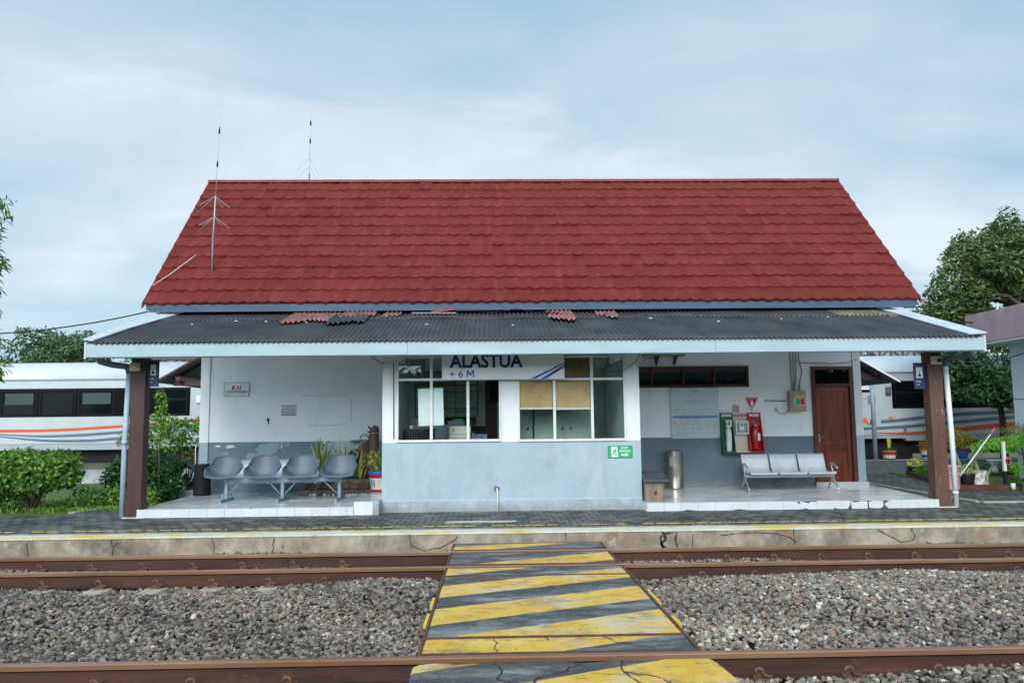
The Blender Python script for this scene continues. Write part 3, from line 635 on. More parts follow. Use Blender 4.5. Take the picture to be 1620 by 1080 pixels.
# lifted paint patches on the left dado and traces on the white wall
w = MB()
def patch(mb, cx, cz, rx, rz, y0, y1, n=14, jag=.25, m=0):
    P = []
    for i in range(n):
        a = 2*math.pi*i/n; k = 1-jag*rng.random(); P.append((cx+rx*math.cos(a)*k, cz+rz*math.sin(a)*k))
    mb.prism(P, 'y', y0, y1, m)
patch(w, -4.84, 1.16, .28, .15, 17.396, 17.4); patch(w, -5.12, 1.02, .2, .09, 17.397, 17.4); patch(w, -4.7, 1.22, .16, .09, 17.395, 17.4)
w.build('repaint_patch', M('repaint_blue_grey', '#8597A5', '#90A1AE', .6, 3), SB)
w = MB(); 
for a_ in ((-5.62, 1.23, .12, .05, 17.394, 17.4, 16, .6), (-5.9, 1.24, .1, .025, 17.394, 17.4, 12, .6), (-4.53, 1.22, .02, .05, 17.394, 17.4, 9, .5), (-3.6, 1.3, .05, .03, 17.394, 17.4, 9, .5)): w = MB(); patch(w, *a_); w.build('peeled_paint', m_white, SB)
w = MB(); w.prism([(-3.62, .3), (-1.98, .3), (-1.98, 1.31), (-3.4, 1.33), (-3.55, 1.29), (-3.64, 1.15)], 'y', 17.397, 17.4); w.build('pale_repaint', M('pale_repaint', '#A3B1B8', '#B4BFC4', .6, 2, stain=[('#7F9099', 2.5, .52, .7)]), SB)
w = MB(); patch(w, -4.83, 1.80, .04, .05, 17.394, 17.4, 9, .5); patch(w, -4.82, 1.74, .015, .07, 17.394, 17.4, 9, .4); w.build('wall_hole', m_crack, SB)
w = MB()
for (x0, z0, x1, z1) in ((-4.12, 2.31, -3.12, 2.31), (-3.04, 2.24, -3.04, 1.74), (-3.1, 1.68, -4.0, 1.66)):
    dx, dz = x1-x0, z1-z0; L_ = math.hypot(dx, dz); nx, nz = -dz/L_*.012, dx/L_*.012
    w.prism([(x0-nx, z0-nz), (x1-nx, z1-nz), (x1+nx, z1+nz), (x0+nx, z0+nz)], 'y', 17.398, 17.4)
w.build('old_sign_outline', M('grime_line', '#C3C6C6', '#D0D3D3', .8, 20), SB)
# ---- bay
b = MB()
BL, BR, BF = -1.975, 2.69, 14.45
ZS = 1.335
b.box(BL, BR, BF, BF+.15, .0, .315, 1); b.box(BL+.002, BR-.002, BF+.006, BF+.15, .315, ZS, 1)
for x0, x1 in ((BL+.003, -1.71), (.165, .475), (2.43, BR-.003)): b.box(x0, x1, BF+.008, BF+.15, ZS, 3.3, 0)
b.box(BL, BL+.13, BF+.151, BY0, .0, ZS, 1); b.box(BR-.13, BR, BF+.151, BY0, .0, ZS, 1)
for y0, y1 in ((14.6, 14.75), (17.2, 17.4)):
    b.box(BL+.004, BL+.13, y0+.001, y1-.001, ZS, 3.3, 0); b.box(BR-.13, BR-.004, y0+.001, y1-.001, ZS, 3.3, 0)
b.box(-1.71, .165, BF+.008, BF+.15, 2.9, 3.3, 0); b.box(.475, 2.43, BF+.008, BF+.15, 2.9, 3.3, 0)
b.build('bay_wall', [m_bayw, m_bayd], SB)
f = MB(); f.box(BL-.01, BR+.01, BF-.004, BF+.0055, .306, .316); f.build('plinth_line', M('plinth_line_paint', '#B3BEC3', '#BCC6CA', .7, 5), SB)
# ---- windows of the bay
m_gl = glass('window_glass', (.95, .99, .98), .035); m_ply = M('plywood_blind', '#B5946A', '#C4A57C', .7, 3, .05, 30, sc=(1, 1, 1), stain=[('#8A6E50', 5, .6, .75)]); m_plyd = M('plywood_blind_dark', '#7F644C', '#8D7258', .7, 4)
def bar(mb, x0, x1, z0, z1, y0=14.425, y1=14.5): mb.box(x0, x1, y0, y1, z0, z1)
def window(x0, x1, zb, zt, zr, low, up, panes):
    f = MB(); bar(f, x0, x1, zb, zb+.045); bar(f, x0, x1, zt-.03, zt); bar(f, x0, x0+.03, zb+.045, zt-.03); bar(f, x1-.035, x1, zb+.045, zt-.03)
    bar(f, x0+.03, x1-.035, zr-.022, zr+.022, 14.427)
    for x in low: bar(f, x-.025, x+.025, zb+.045, zr-.022, 14.43)
    for x in up: bar(f, x-.025, x+.025, zr+.022, zt-.03, 14.43)
    wf = f.build('window', m_alu, SB, bevel=.003)
    for (a, b_, c, d, kind) in panes:
        g = MB(); g.box(a, b_, 14.462, 14.468, c, d); g.build('pane', m_gl, wf)
        if kind:
            g = MB(); g.box(a+.01, b_-.01, 14.478, 14.488, kind, d-.005); 
            g.build('plywood_panel', m_ply if d < 2.6 else m_plyd, wf)
            if d < 2.6: g = MB(); g.box(a+.005, b_-.005, 14.474, 14.492, kind-.035, kind-.001); g.build('panel_rail', m_alu, wf)
    return wf
window(-1.71, .165, 1.34, 2.88, 2.465, (-1.09, -.43), (-1.09, ), [(-1.68, -1.115, 1.385, 2.443, 0), (-1.065, -.455, 1.385, 2.443, 0), (-.405, .13, 1.385, 2.443, 0), (-1.68, -1.115, 2.487, 2.85, 0), (-1.065, .13, 2.487, 2.85, 0)])
window(.475, 2.43, 1.33, 2.87, 2.45, (1.135, 1.82), (1.82, ), [(.505, 1.11, 1.375, 2.428, 1.945), (1.16, 1.795, 1.375, 2.428, 1.935), (1.845, 2.395, 1.375, 2.428, 0), (.505, 1.795, 2.472, 2.84, 2.473), (1.845, 2.395, 2.472, 2.84, 0)])
for x, s in ((BL, 1), (BR, -1)):  # side glazing unseen from the camera, added to let daylight into the room
    f = MB(); xa, xb = (x+.04, x+.09) if s > 0 else (x-.09, x-.04)
    f.box(xa, xb, 14.75, 17.2, ZS+.001, ZS+.05); f.box(xa, xb, 14.75, 17.2, 2.85, 2.9)
    for y_ in (14.75, 15.55, 16.35, 17.15): f.box(xa, xb, y_, y_+.05, ZS+.05, 2.85)
    wf = f.build('added_side_window', m_alu, SB)
    for i in range(3): g = MB(); g.box((xa+xb)/2-.003, (xa+xb)/2+.003, 14.8+.8*i, 15.55+.8*i, ZS+.05, 2.85); g.build('pane', m_gl, wf)
# ---- room behind the bay
m_room = M('room_paint_grey_green', '#D3DAD5', '#DCE2DE', .8, 2)
r_ = MB(); r_.box(BL+.131, BR-.131, 17.3, 17.39, .2, 3.3); r_.build('room_wall', [m_room, m_room], SB)
r_ = MB(); r_.box(-1.84, 2.55, 14.61, 17.29, 3.24, 3.3); r_.build('room_ceiling', m_soff, SB)
r_ = MB(); r_.box(BL+.131, BR-.131, 14.61, 17.29, .12, .2); r_.build('room_floor', m_floor, SB)
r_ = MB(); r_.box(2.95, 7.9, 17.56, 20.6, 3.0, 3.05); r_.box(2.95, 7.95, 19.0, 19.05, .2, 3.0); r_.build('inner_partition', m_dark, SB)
# ---- high strip window, right of the bay
f = MB(); x0, x1, z0, z1 = STRIP; yy0, yy1 = 17.37, 17.5
f.box(x0, x1, yy0, yy1, z1-.05, z1+.01); f.box(x0, x1, yy0, yy1, z0-.01, z0+.05)
for x in (2.9, 3.49, 4.19, 4.87, 5.61): f.box(x, x+.05, yy0+.003, yy1, z0+.05, z1-.05)
wf = f.build('strip_window', m_frame, SB, bevel=.004)
for a, b_ in ((2.95, 3.49), (3.54, 4.19), (4.24, 4.87), (4.92, 5.61)):
    g = MB(); g.box(a, b_, 17.45, 17.456, z0+.05, z0+.19); g.box(a, b_, 17.435, 17.441, z0+.17, z1-.05); g.build('pane', glass('dark_glass', (.35, .4, .4), .10), wf)
# ---- door
dr = MB(); x0, x1, z0, z1 = DOOR
dr.box(x0-.02, x0+.06, 17.35, 17.5, z0, z1); dr.box(x1-.06, x1+.02, 17.35, 17.5, z0, z1); dr.box(x0+.06, x1-.06, 17.352, 17.5, z1-.07, z1); dr.box(x0+.06, x1-.06, 17.355, 17.5, 2.40, 2.46)
fr = dr.build('door_frame', m_frame, SB, bevel=.004)
g = MB(); g.box(x0+.06, x1-.06, 17.43, 17.436, 2.46, 2.6); g.box(x0+.06, x1-.06, 17.415, 17.421, 2.59, 2.77); g.build('transom_pane', MATS['dark_glass'], fr)
d_ = MB(); a, b_ = x0+.06, x1-.06; d_.box(a, b_, 17.43, 17.46, z0+.01, 2.4)
for xa, xb, za, zb in ((a, a+.1, z0+.01, 2.4), (b_-.1, b_, z0+.01, 2.4), (a+.1, b_-.1, 2.28, 2.4), (a+.1, b_-.1, 1.1, 1.22), (a+.1, b_-.1, z0+.01, z0+.16), (a+.1, b_-.1, 1.02, 1.06)): d_.box(xa, xb, 17.412, 17.4295, za, zb)
d_.box(a+.15, b_-.15, 17.418, 17.4295, 1.3, 2.2); d_.box(a+.15, b_-.15, 17.418, 17.4295, z0+.22, .98)
dd = d_.build('door', m_door, SB, bevel=.006)
h = MB(); h.box(a+.03, a+.07, 17.4, 17.411, 1.19, 1.36); h.tube([(a+.05, 17.411, 1.3), (a+.05, 17.37, 1.3), (a+.15, 17.365, 1.305)], .009); h.build('handle', M('steel', '#9A9A98', '#A8A8A6', .3, 8, metal=.9), dd)
g = MB(); g.box(x0-.05, BX1+.04, 17.28, 17.3495, .25, .33); g.build('door_step', M('step_grey', '#A7ACAE', '#B4B8BA', .6, 3), SB)
# ---- porch floors with tile facing
def porch(P, z, name='porch_floor'):
    MB().prism(P, 'z', .1, z).build(name, m_floor, SB)
porch([(-6.11, 14.11), (-2.41, 14.11), (-2.41, 14.6), (-1.976, 14.6), (-1.976, 17.4), (-6.26, 17.4)], .25)
porch([(2.691, 14.11), (7.87, 14.09), (8.3, 17.6), (7.9, 17.6), (7.9, 17.4), (2.691, 17.4)], .25)
MB().box(-2.41, -1.977, 14.1, 16.6, .105, .338).build('tiled_step', [M('step_tile', '#C3C8CD', '#D0D4D8', .15, 2, stain=('#A6A8A4', 5, .6, .8))], SB, bevel=.004)
MB().box(-2.08, -1.9755, 14.094, 14.5, .106, .345).build('step_side', m_bayd, SB)
for x0, x1, broken in ((-6.12, -2.41, 0), (2.70, 7.88, 1)):
    base = MB(); base.box(x0+.01, x1-.01, 14.092, 14.109, .105, .247); base.build('facing_mortar', m_concd, SB)
    t = MB(); x = x0; i = 0
    while x < x1-.02:
        xe = min(x+.3, x1); zt, zb = .2515, .108; P = [(x+.002, zb), (xe-.002, zb), (xe-.002, zt), (x+.002, zt)]
        if broken:
            q = (i % 17)
            if q == 9: P = [(x+.002, zt), (x+.002, zb), (x+.1, zb+.02), (x+.16, zb), (xe-.002, zb), (xe-.002, zt-.02), (x+.2, zt-.012), (x+.15, zt-.04)]
            elif q == 8: P = [(x+.002, zb), (xe-.002, zb), (xe-.002, zt-.05), (xe-.06, zt-.03), (xe-.03, zt-.008), (x+.002, zt)]
            elif q == 11: P = [(x+.002, zb+.02), (x+.1, zb), (xe-.06, zb), (xe-.01, zb+.07), (xe-.002, zt), (x+.002, zt)]
            elif q == 12: P = [(x+.02, zb+.0), (xe-.002, zb), (xe-.002, zt-.02), (x+.2, zt-.012), (x+.08, zt-.035), (x+.002, zt-.01)]
            elif q == 13: P = [(x+.03, zb+.01), (x+.22, zb), (xe-.02, zb+.04), (xe-.02, zt-.015), (x+.12, zt-.008), (x+.02, zt-.03)]
            elif q == 14: P = [(x+.07, zb+.0), (xe-.002, zb), (xe-.002, zt), (x+.1, zt), (x+.0, zb+.07)]
            elif q in (2, 5): P = [(x+.1, zb+.02), (xe-.002, zb), (xe-.002, zt), (x+.002, zt), (x+.002, zb), (x+.06, zb+.01)]
            elif q == 16: P = [(x+.002, zb), (xe-.002, zb), (xe-.002, zt), (x+.002, zt)]
        elif i in (6, ): P = [(x+.002, zb), (xe-.002, zb), (xe-.002, zt), (x+.2, zt), (x+.15, zt-.015), (x+.09, zt), (x+.002, zt)]
        t.prism(P, 'y', 14.08, 14.0915); x += .3; i += 1
    t.build('tile_facing', m_tilew, SB)
# ---- posts, gutters, downspouts
def post(x0, x1, mat):
    p = MB(); p.box(x0+.01, x1-.01, 14.1, 14.33, .36, 2.95); o = p.build('post', mat, SB, bevel=.008)
    p = MB(); p.box(x0-.005, x1+.005, 14.085, 14.345, .115, .37); p.build('post_base', mat, o, bevel=.008)
    p = MB(); p.box(x0-.03, x1+.08, 14.04, 14.36, .1, .125); p.build('footing', MATS['pale_patch'], o, bevel=.01)
post(-6.325, -6.05, m_brown); post(7.84, 8.11, m_brownr)
d = MB(); d.tube([(-6.385, 14.12, .11), (-6.385, 14.12, 1.4), (-6.37, 14.15, 2.62)], .045, 14); d.tube([(-6.385, 14.12, 1.36), (-6.385, 14.12, 1.44)], .052, 14); d.build('downspout', m_pvc, SB)
d = MB(); d.tube([(-6.37, 14.15, 2.62), (-6.39, 14.1, 2.72), (-6.55, 13.9, 2.74), (-6.66, 13.7, 2.78), (-6.67, 13.55, 2.95)], .055, 14); d.build('gutter_elbow', m_gut, SB)
d = MB(); d.tube([(8.21, 14.12, .11), (8.21, 14.13, 1.4), (8.2, 14.16, 2.62)], .045, 14); d.tube([(8.21, 14.13, .34), (8.21, 14.13, .38)], .055, 14); d.build('downspout', m_pvcw, SB)
d = MB(); d.tube([(8.2, 14.16, 2.62), (8.2, 14.14, 2.73), (8.35, 13.9, 2.76), (8.42, 13.75, 2.8)], .055, 14); d.tube([(8.42, 13.75, 2.74), (8.43, 13.7, 2.86)], .075, 14); d.build('gutter_elbow', m_gut, SB)
# ---- canopy
CX0, CX1, CY0 = -6.69, 8.38, 13.3
def cz(y): return 3.065+.29*(y-CY0)
m_corr = M('weathered_fibre_cement', '#2E3235', '#414548', .75, 1.6, .3, 40, sc=(1, .5, 1), stain=[('#25282B', 2.4, .54, .72, (2, .4, 1), .8), ('#7C7C76', 9, .68, .76, (1, .6, 1), .7), ('#5E5040', 1.1, .60, .72, (1, 1, 1), .5)])
m_corrp = M('faded_pink_sheet', '#7D5050', '#936666', .8, 5, .2, 30, stain=[('#4A4442', 5, .52, .62), ('#A89C98', 9, .64, .72)])
m_corrt = M('mossy_brown_sheet', '#5E5647', '#7A7060', .85, 4, .2, 30, stain=[('#34332F', 5, .5, .65)])
def corr(name, x0, x1, y0, y1, off, mat, parent=None, ragged=0, loc=None, thick=.008, pitch=.088, amp=.02, zf=cz, shape=None):
    nx = max(8, int((x1-x0)/pitch*8)); ny = 5; xs = np.linspace(x0, x1, nx+1)
    e0 = y0+(ragged*np.interp(xs, np.linspace(x0, x1, 9), rng.normal(0, 1, 9)) if ragged else 0*xs)
    if shape is not None: e0 = e0+shape(xs)
    V = []
    for dz in (0, -thick):
        for j in range(ny+1):
            y_ = e0+(y1-e0)*j/ny; V.append(np.stack([xs, y_, np.array([zf(q) for q in y_])+off+amp*np.sin(xs/pitch*2*math.pi)+dz], 1))
    V = np.concatenate(V); W_ = nx+1; F = []
    for j in range(ny):
        a = j*W_+np.arange(nx); F.append(np.stack([a, a+1, a+W_+1, a+W_], 1)); b_ = a+(ny+1)*W_; F.append(np.stack([b_, b_+W_, b_+W_+1, b_+1], 1))
    a = np.arange(nx); b_ = a+(ny+1)*W_; F.append(np.stack([b_, b_+1, a+1, a], 1))
    base = OFF[parent.name] if parent is not None else Vector(loc or (0, 0, 0))
    o = numesh(name, V, np.concatenate(F), mat, None, parent, tuple(base)); OFF[o.name] = base
    for p in o.data.polygons: p.use_smooth = True
    return o
corr('canopy_sheeting', CX0+.12, CX1-.12, CY0-.06, 15.75, 0, m_corr, SB)
# upper row laid sheet by sheet, lower edges uneven
x = CX0+.3; i = 0
while x < CX1-.4:
    xe = min(x+.95, CX1-.35); dy = [0, .05, -.12, -.08, .02, .15, .0, .1, -.03, .02, .12, .0, .05, -.04, .1, 0][i % 16]
    corr('canopy_sheeting', x, xe+.05, 15.38+dy, 17.39, .018+.004*(i % 3), m_corrt if x > 6.2 else m_corr, SB, .012); x = xe; i += 1
so_ = MB()
for xa, xb in ((CX0+.1, BL-.01), (BR+.01, CX1-.1)): so_.prism([(13.34, cz(13.34)-.07), (17.38, cz(17.38)-.07), (17.38, cz(17.38)-.05), (13.34, cz(13.34)-.05)], 'x', xa, xb)
so_.prism([(13.34, cz(13.34)-.07), (14.44, cz(14.44)-.07), (14.44, cz(14.44)-.05), (13.34, cz(13.34)-.05)], 'x', BL-.009, BR+.009)
so_.build('canopy_ceiling', m_soff, SB)
f = MB(); f.box(CX0, -1.402, CY0-.03, CY0, 2.815, 3.035); f.box(-1.399, 3.775, CY0-.032, CY0, 2.812, 3.035); f.box(3.778, CX1, CY0-.03, CY0, 2.815, 3.035)
f.box(CX0-.02, CX1+.02, CY0+.001, CY0+.05, 2.8, 2.815)
f.build('canopy_fascia', m_fascia, SB, bevel=.003)
for x0 in (CX0-.03, CX1-.001): f = MB(); f.prism([(CY0-.034, 2.79), (CY0-.034, 3.06), (17.38, cz(17.38)+.02), (17.38, cz(17.38)-.2)], 'x', x0, x0+.03); f.build('side_fascia', M('side_board', '#A9B3B8', '#BDC6CA', .6, 4), SB)
m_flash = M('white_flashing', '#A3AEB6', '#B4BEC5', .55, 3, .05, 20)
f = MB()   # sheet flashing along both verges, widening up the slope on the left and curving on the right
f.prism([(-6.74, 13.26), (-6.58, 13.26), (-6.54, 14.5), (-6.38, 15.9), (-6.15, 17.0), (-6.74, 17.0)], 'z', 0, .02)
f.v = [(x_, y_, z_+cz(y_)+.03+(.02 if x_ < -6.6 else 0)) for x_, y_, z_ in f.v]; f.build('verge_flashing', m_flash, SB)
f = MB(); f.prism([(8.12, 13.26), (8.43, 13.26), (8.44, 14.4), (8.42, 15.8), (8.25, 16.9), (8.06, 16.9), (8.1, 15.4), (8.1, 14.3)], 'z', 0, .02)
f.v = [(x_, y_, z_+cz(y_)+.028+(.02 if x_ > 8.25 else 0)) for x_, y_, z_ in f.v]; f.build('verge_flashing', m_flash, SB)
# ---- main roof
EY, EZ, RY, RZ = 16.0, 4.13, 19.5, 7.70; RX0, RX1 = -6.97, 8.82
def rooftiles():
    m = bpy.data.materials.new('red_roof_tiles'); m.use_nodes = True; t = m.node_tree; L = t.links.new; b = t.nodes['Principled BSDF']; b.inputs['Roughness'].default_value = .6; b.inputs['Specular IOR Level'].default_value = .18
    at = N('ShaderNodeAttribute', t, attribute_name='lc'); r = N('ShaderNodeValToRGB', t); r.color_ramp.elements[0].color = (*lin('#521815'), 1); r.color_ramp.elements[1].color = (*lin('#652620'), 1); L(at.outputs['Fac'], r.inputs[0])
    g = N('ShaderNodeNewGeometry', t); c = r.outputs[0]
    for (s, sc_, lo, hi, col, amt) in ((2.2, (3, .5, .5), .5, .72, '#7E3A36', .35), (1.3, (1, 1, 1), .62, .76, '#401A1C', .7), (6, (1.5, 1, 1), .64, .74, '#3B2224', .6), (.5, (1, 1, 1), .45, .7, '#6A2624', .4), (40, (1, 1, 1), .72, .76, '#A88', .4)):
        n = N('ShaderNodeTexNoise', t); n.inputs['Scale'].default_value = s; n.inputs['Detail'].default_value = 8; n.inputs['Roughness'].default_value = .65
        mp = N('ShaderNodeMapping', t); mp.inputs['Scale'].default_value = sc_; L(g.outputs['Position'], mp.inputs[0]); L(mp.outputs[0], n.inputs['Vector'])
        q = N('ShaderNodeMapRange', t); q.inputs[1].default_value = lo; q.inputs[2].default_value = hi; q.inputs[4].default_value = amt; L(n.outputs[0], q.inputs[0])
        x = N('ShaderNodeMixRGB', t); L(q.outputs[0], x.inputs[0]); L(c, x.inputs[1]); x.inputs[2].default_value = (*(lin(col) if len(col) == 7 else (.4, .3, .3)), 1); c = x.outputs[0]
    L(c, b.inputs['Base Color']); return m
m_roof = rooftiles()
def tiled(ey, ez, ry, rz, flip=False):
    SL = math.hypot(ry-ey, rz-ez); sd = np.array([0, (ry-ey)/SL, (rz-ez)/SL]); nr = np.cross(np.array([1, 0, 0]), sd); nr = nr if nr[2] > 0 else -nr
    nc = 12; dv = SL/nc; ncol = 63; pw = (RX1-RX0)/ncol; u = np.linspace(0, ncol, ncol*10+1); f_ = u % 1
    prof = .024*np.abs(2*((f_+.0) % 1)-1)**2.2*np.where(f_ < .5, 1.0, 1.0)+.006*np.sin(f_*math.pi)
    VV = []; FF = []; AA = []; k0 = 0; n = len(u)
    for c in range(nc):
        jit = np.repeat(rng.normal(0, .006, ncol+1), 10)[:n]; wave = .01*np.sin(u*.21+c*1.7)
        v0 = c*dv-.03+jit*.5+wave*.6-.012*np.cos(f_*2*math.pi)*-1; v1 = (c+1)*dv+.01
        rows = [(v0, prof-.012), (v0, prof+.044), (v0+.014, prof+.05), ((v0+v1)/2, prof+.027), (v1+0*u, prof*.9+.004)]
        for v, h in rows: VV.append(np.array([[RX0, ey, ez]])+np.stack([u*pw, 0*u, 0*u], 1)+v[:, None]*sd+(h+jit)[:, None]*nr)
        tl = np.clip(.5+.10*rng.normal(size=ncol//5+2), 0, 1)
        for j in range(4):
            a = k0+j*n+np.arange(n-1); FF.append(np.stack([a, a+1, a+n+1, a+n], 1)); ci = ((np.arange(n-1)//10)+c*2)//5; AA.append(np.clip(tl[np.minimum(ci, len(tl)-1)]+rng.normal(0, .12, ncol+1)[np.arange(n-1)//10], 0, 1))
        k0 += 5*n
    o = numesh('roof', np.concatenate(VV), np.concatenate(FF), m_roof, np.concatenate(AA), SB, tuple(OFF[SB.name])); OFF[o.name] = OFF[SB.name]
    for p in o.data.polygons: p.use_smooth = True
    o.data.update(); return o
rf = tiled(EY, EZ, RY, RZ); tiled(23.0, 4.13, 19.5, 7.7)
rc = MB()
def ridge_seg(xa, xb, k):
    P = []
    for i in range(9):
        a = math.pi*i/8; P.append((RY-.1*math.cos(a), RZ-.02+.085*math.sin(a)+k))
    rc.prism(P, 'x', xa, xb)
x = RX0-.02
while x < RX1: ridge_seg(x, min(x+.42, RX1+.02), .0+.006*rng.random()); x += .41
for i in range(8): pass
rc.build('ridge_cap', M('ridge_red', '#5E2226', '#702C2E', .55, 4), rf)
for x in (RX0-.03, RX1-.0): vt = MB(); vt.prism([(EY-.03, EZ-.01), (RY, RZ+.03), (23.03, EZ-.01), (23.03, EZ-.1), (RY, RZ-.09), (EY-.03, EZ-.1)], 'x', x, x+.03); vt.build('verge_trim', MATS['ridge_red'], rf)
ef = MB(); ef.prism([(RX0+.03, 4.105), (RX1-.03, 4.105), (RX1-.1, 3.955), (RX0+.1, 3.955)], 'y', 16.0, 16.03); ef.build('eave_board', m_eave, SB)
us = MB(); us.prism([(16.035, 4.06), (19.5, 7.6), (22.97, 4.06), (22.97, 4.0), (19.5, 7.54), (16.035, 4.0)], 'x', RX0+.04, BX0-.002); us.prism([(16.035, 4.06), (19.5, 7.6), (22.97, 4.06), (22.97, 4.0), (19.5, 7.54), (16.035, 4.0)], 'x', BX1+.002, RX1-.04); us.prism([(16.035, 4.06), (17.39, 5.44), (17.39, 5.4), (16.035, 4.0)], 'x', BX0, BX1); us.build('roof_boarding', M('dark_boarding', '#3D3A38', '#4B4744', .8, 4), SB)
# ---- rear side canopies
for s, x0, x1, lab in ((-1, BX0-.01, -8.98, 'l'), (1, BX1+.01, 11.15, 'r')):
    def zf2(xx): return 4.45-.58*abs(xx-x0)
    pts = []; nn = 40; V = []; y0_, y1_ = 21.5, 24.8; ys = np.linspace(y0_, y1_, 33*4)
    top = MB()
    for dz in (0, -.012):
        for xx in np.linspace(x0, x1, 6):
            for y_ in ys: top.v.append((xx, y_, zf2(xx)+dz+.02*math.sin(y_/.1*2*math.pi)))
    n = len(ys)
    for layer in (0, 1):
        for i in range(5):
            for j in range(n-1):
                a = layer*6*n+i*n+j; q = (a, a+1, a+n+1, a+n); top.f.append(q); top.m.append(0); top.sm.append(True)
    for j in range(n-1): a = 5*n+j; top.f.append((a, a+1, a+1+6*n, a+6*n)); top.m.append(0); top.sm.append(False)
    for i in range(5): a = i*n; top.f.append((a, a+n, a+n+6*n, a+6*n)); top.m.append(0); top.sm.append(False)
    o = top.build('side_canopy', M('zinc_sheet', '#5B6468', '#6E777B', .6, 3), SB)
    r = MB(); r.tube([(x0, 21.9, 4.32), (x1-s*.35, 21.9, zf2(x1-s*.35)-.12)], .055, 4); r.box(min(x0, x1-s*.35), max(x0, x1-s*.35), 21.85, 21.95, 2.78, 2.9); r.box(min(x0, x1-s*.35), max(x0, x1-s*.35), 24.3, 24.4, 2.78, 2.9)
    r.box(x1-s*.55-.06, x1-s*.55+.06, 21.6, 24.6, 2.9, 3.02); r.tube([(x0, 21.92, 3.6), (x1-s*1.2, 21.92, 2.9)], .045, 4)
    r.build('canopy_timber', MATS['dark_red_brown_wood'] if s < 0 else m_brown, o)
    v_ = MB(); v_.prism([(x0, 4.47), (x1, zf2(x1)+.02), (x1, zf2(x1)-.03), (x0, 4.42)], 'y', 21.46, 21.48); v_.build('edge_trim', MATS['dark_red_brown_wood'] if s < 0 else m_white, o)
MB().tube([(11.53, 23.9, .46), (11.53, 23.9, 2.86)], .065, 12).build('canopy_pole', M('grey_painted_steel', '#7D8C96', '#8B99A2', .45, 4), SB)
MB().box(8.16, 8.5, 21.3, 21.35, 2.3, 3.6).build('end_panel', M('navy_grey_panel', '#39465A', '#445167', .6, 3), SB)
# ---- water pipe at the bay
patch(t_ := MB(), .075, .50, .065, .06, BF-.004, BF+.004, 12, .3); t_.build('pipe_hole', M('broken_plaster', '#5E5A54', '#77726A', .9, 12), SB)
MB().tube([(.07, BF+.01, .51), (.085, BF-.05, .49), (.09, BF-.065, .42), (.09, BF-.065, .107)], .014, 10).build('drain_pipe', m_pvcw, SB)
# ---- conduit and wiring on the right wall
c = MB()
for pts in ([(6.60, 3.6), (6.60, 2.6), (6.63, 2.31)], [(6.66, 3.6), (6.66, 2.7), (6.66, 2.5), (6.68, 2.31)], [(6.72, 3.6), (6.72, 2.8), (6.70, 2.5), (6.66, 2.31)], [(6.79, 3.6), (6.79, 2.95), (6.85, 2.75), (6.8, 2.55), (6.76, 2.31)]):
    c.tube([(x, 17.385, z) for x, z in pts], .011, 8)
c.build('conduit', M('grey_conduit', '#84847E', '#97978F', .6, 8), SB)
MB().tube([(6.79, 17.388, 2.93), (7.1, 17.388, 2.925), (7.5, 17.388, 2.905), (7.9, 17.388, 2.93), (8.1, 17.36, 3.0)], .006, 6).build('cable', m_black, SB)
c = MB(); c.tube([(6.46, 17.38, 2.09), (6.25, 17.38, 2.095), (5.98, 17.38, 2.1)], .014, 8); c.tube([(6.5, 17.38, 1.86), (6.4, 17.37, 1.8), (6.28, 17.37, 1.83), (6.2, 17.37, 1.92), (6.26, 17.37, 1.95), (6.24, 17.37, 1.86)], .008, 6); c.build('loose_conduit', MATS['grey_conduit'], SB)
# ================================================================ signs
m_signw = M('sign_white', '#D3D8DB', '#DADEE0', .35, 2); m_navy = M('navy_ink', '#14265E', '#172A66', .5); m_blue = M('blue_ink', '#1F62B0', '#2468B6', .5)
m_blue2 = M('mid_blue_ink', '#1F4C96', None, .5); m_org = M('orange_ink', '#E0622A', None, .5); m_red = M('red_ink', '#B5202A', '#BD2530', .45); m_ink = M('dark_ink', '#22252B', None, .6); m_grink = M('grey_ink', '#6B7076', None, .6)
m_green = M('safety_green', '#0F9A5F', '#12A266', .4); m_grn2 = M('cabinet_green', '#0E6B45', '#12744C', .4)
o = thing('station_sign', 'white station name board reading ALASTUA +6 M with two blue streaks', 'sign', (.21, 14.32, 2.45))
b = MB(); b.box(-.89, 1.312, 14.29, 14.38, 2.448, 3.0); b.build('board', m_signw, o, bevel=.004)
t = MB(); t.text('ALASTUA', -.755, 14.287, 2.668, .335, w=1.32, bold=.010); t.build('lettering', m_navy, o)
t = MB(); t.text('+ 6', -.755, 14.287, 2.49, .172, w=.245, bold=.0015)
for P_ in ([(-.445, 2.49), (-.425, 2.49), (-.425, 2.612), (-.445, 2.612)], [(-.335, 2.49), (-.315, 2.49), (-.315, 2.612), (-.335, 2.612)], [(-.4251, 2.612), (-.4251, 2.58), (-.387, 2.515), (-.373, 2.515), (-.3349, 2.58), (-.3349, 2.612), (-.3449, 2.612), (-.38, 2.548), (-.4151, 2.612)]): t.prism(P_, 'y', 14.285, 14.289)
t.v = t.v; t.build('height_lettering', m_blue2, o)
t = MB(); t.prism([(.69, 2.455), (.79, 2.455), (1.31, 2.74), (1.31, 2.722)], 'y', 14.285, 14.289); t.prism([(.88, 2.455), (.99, 2.455), (1.31, 2.70), (1.31, 2.665)], 'y', 14.285, 14.289); t.build('blue_streaks', m_blue, o)
o = thing('ceiling_lamp', 'round lamp under the canopy in front of the station name board', 'lamp', (.66, 13.75, 2.9))
MB().lathe((.66, 13.75, 2.835), [(.0, 0), (.05, .005), (.085, .03), (.09, .055), (.04, .07)], 20).build('lamp_shade', M('dusty_lamp', '#6E6A60', '#7F7A70', .5, 8), o)
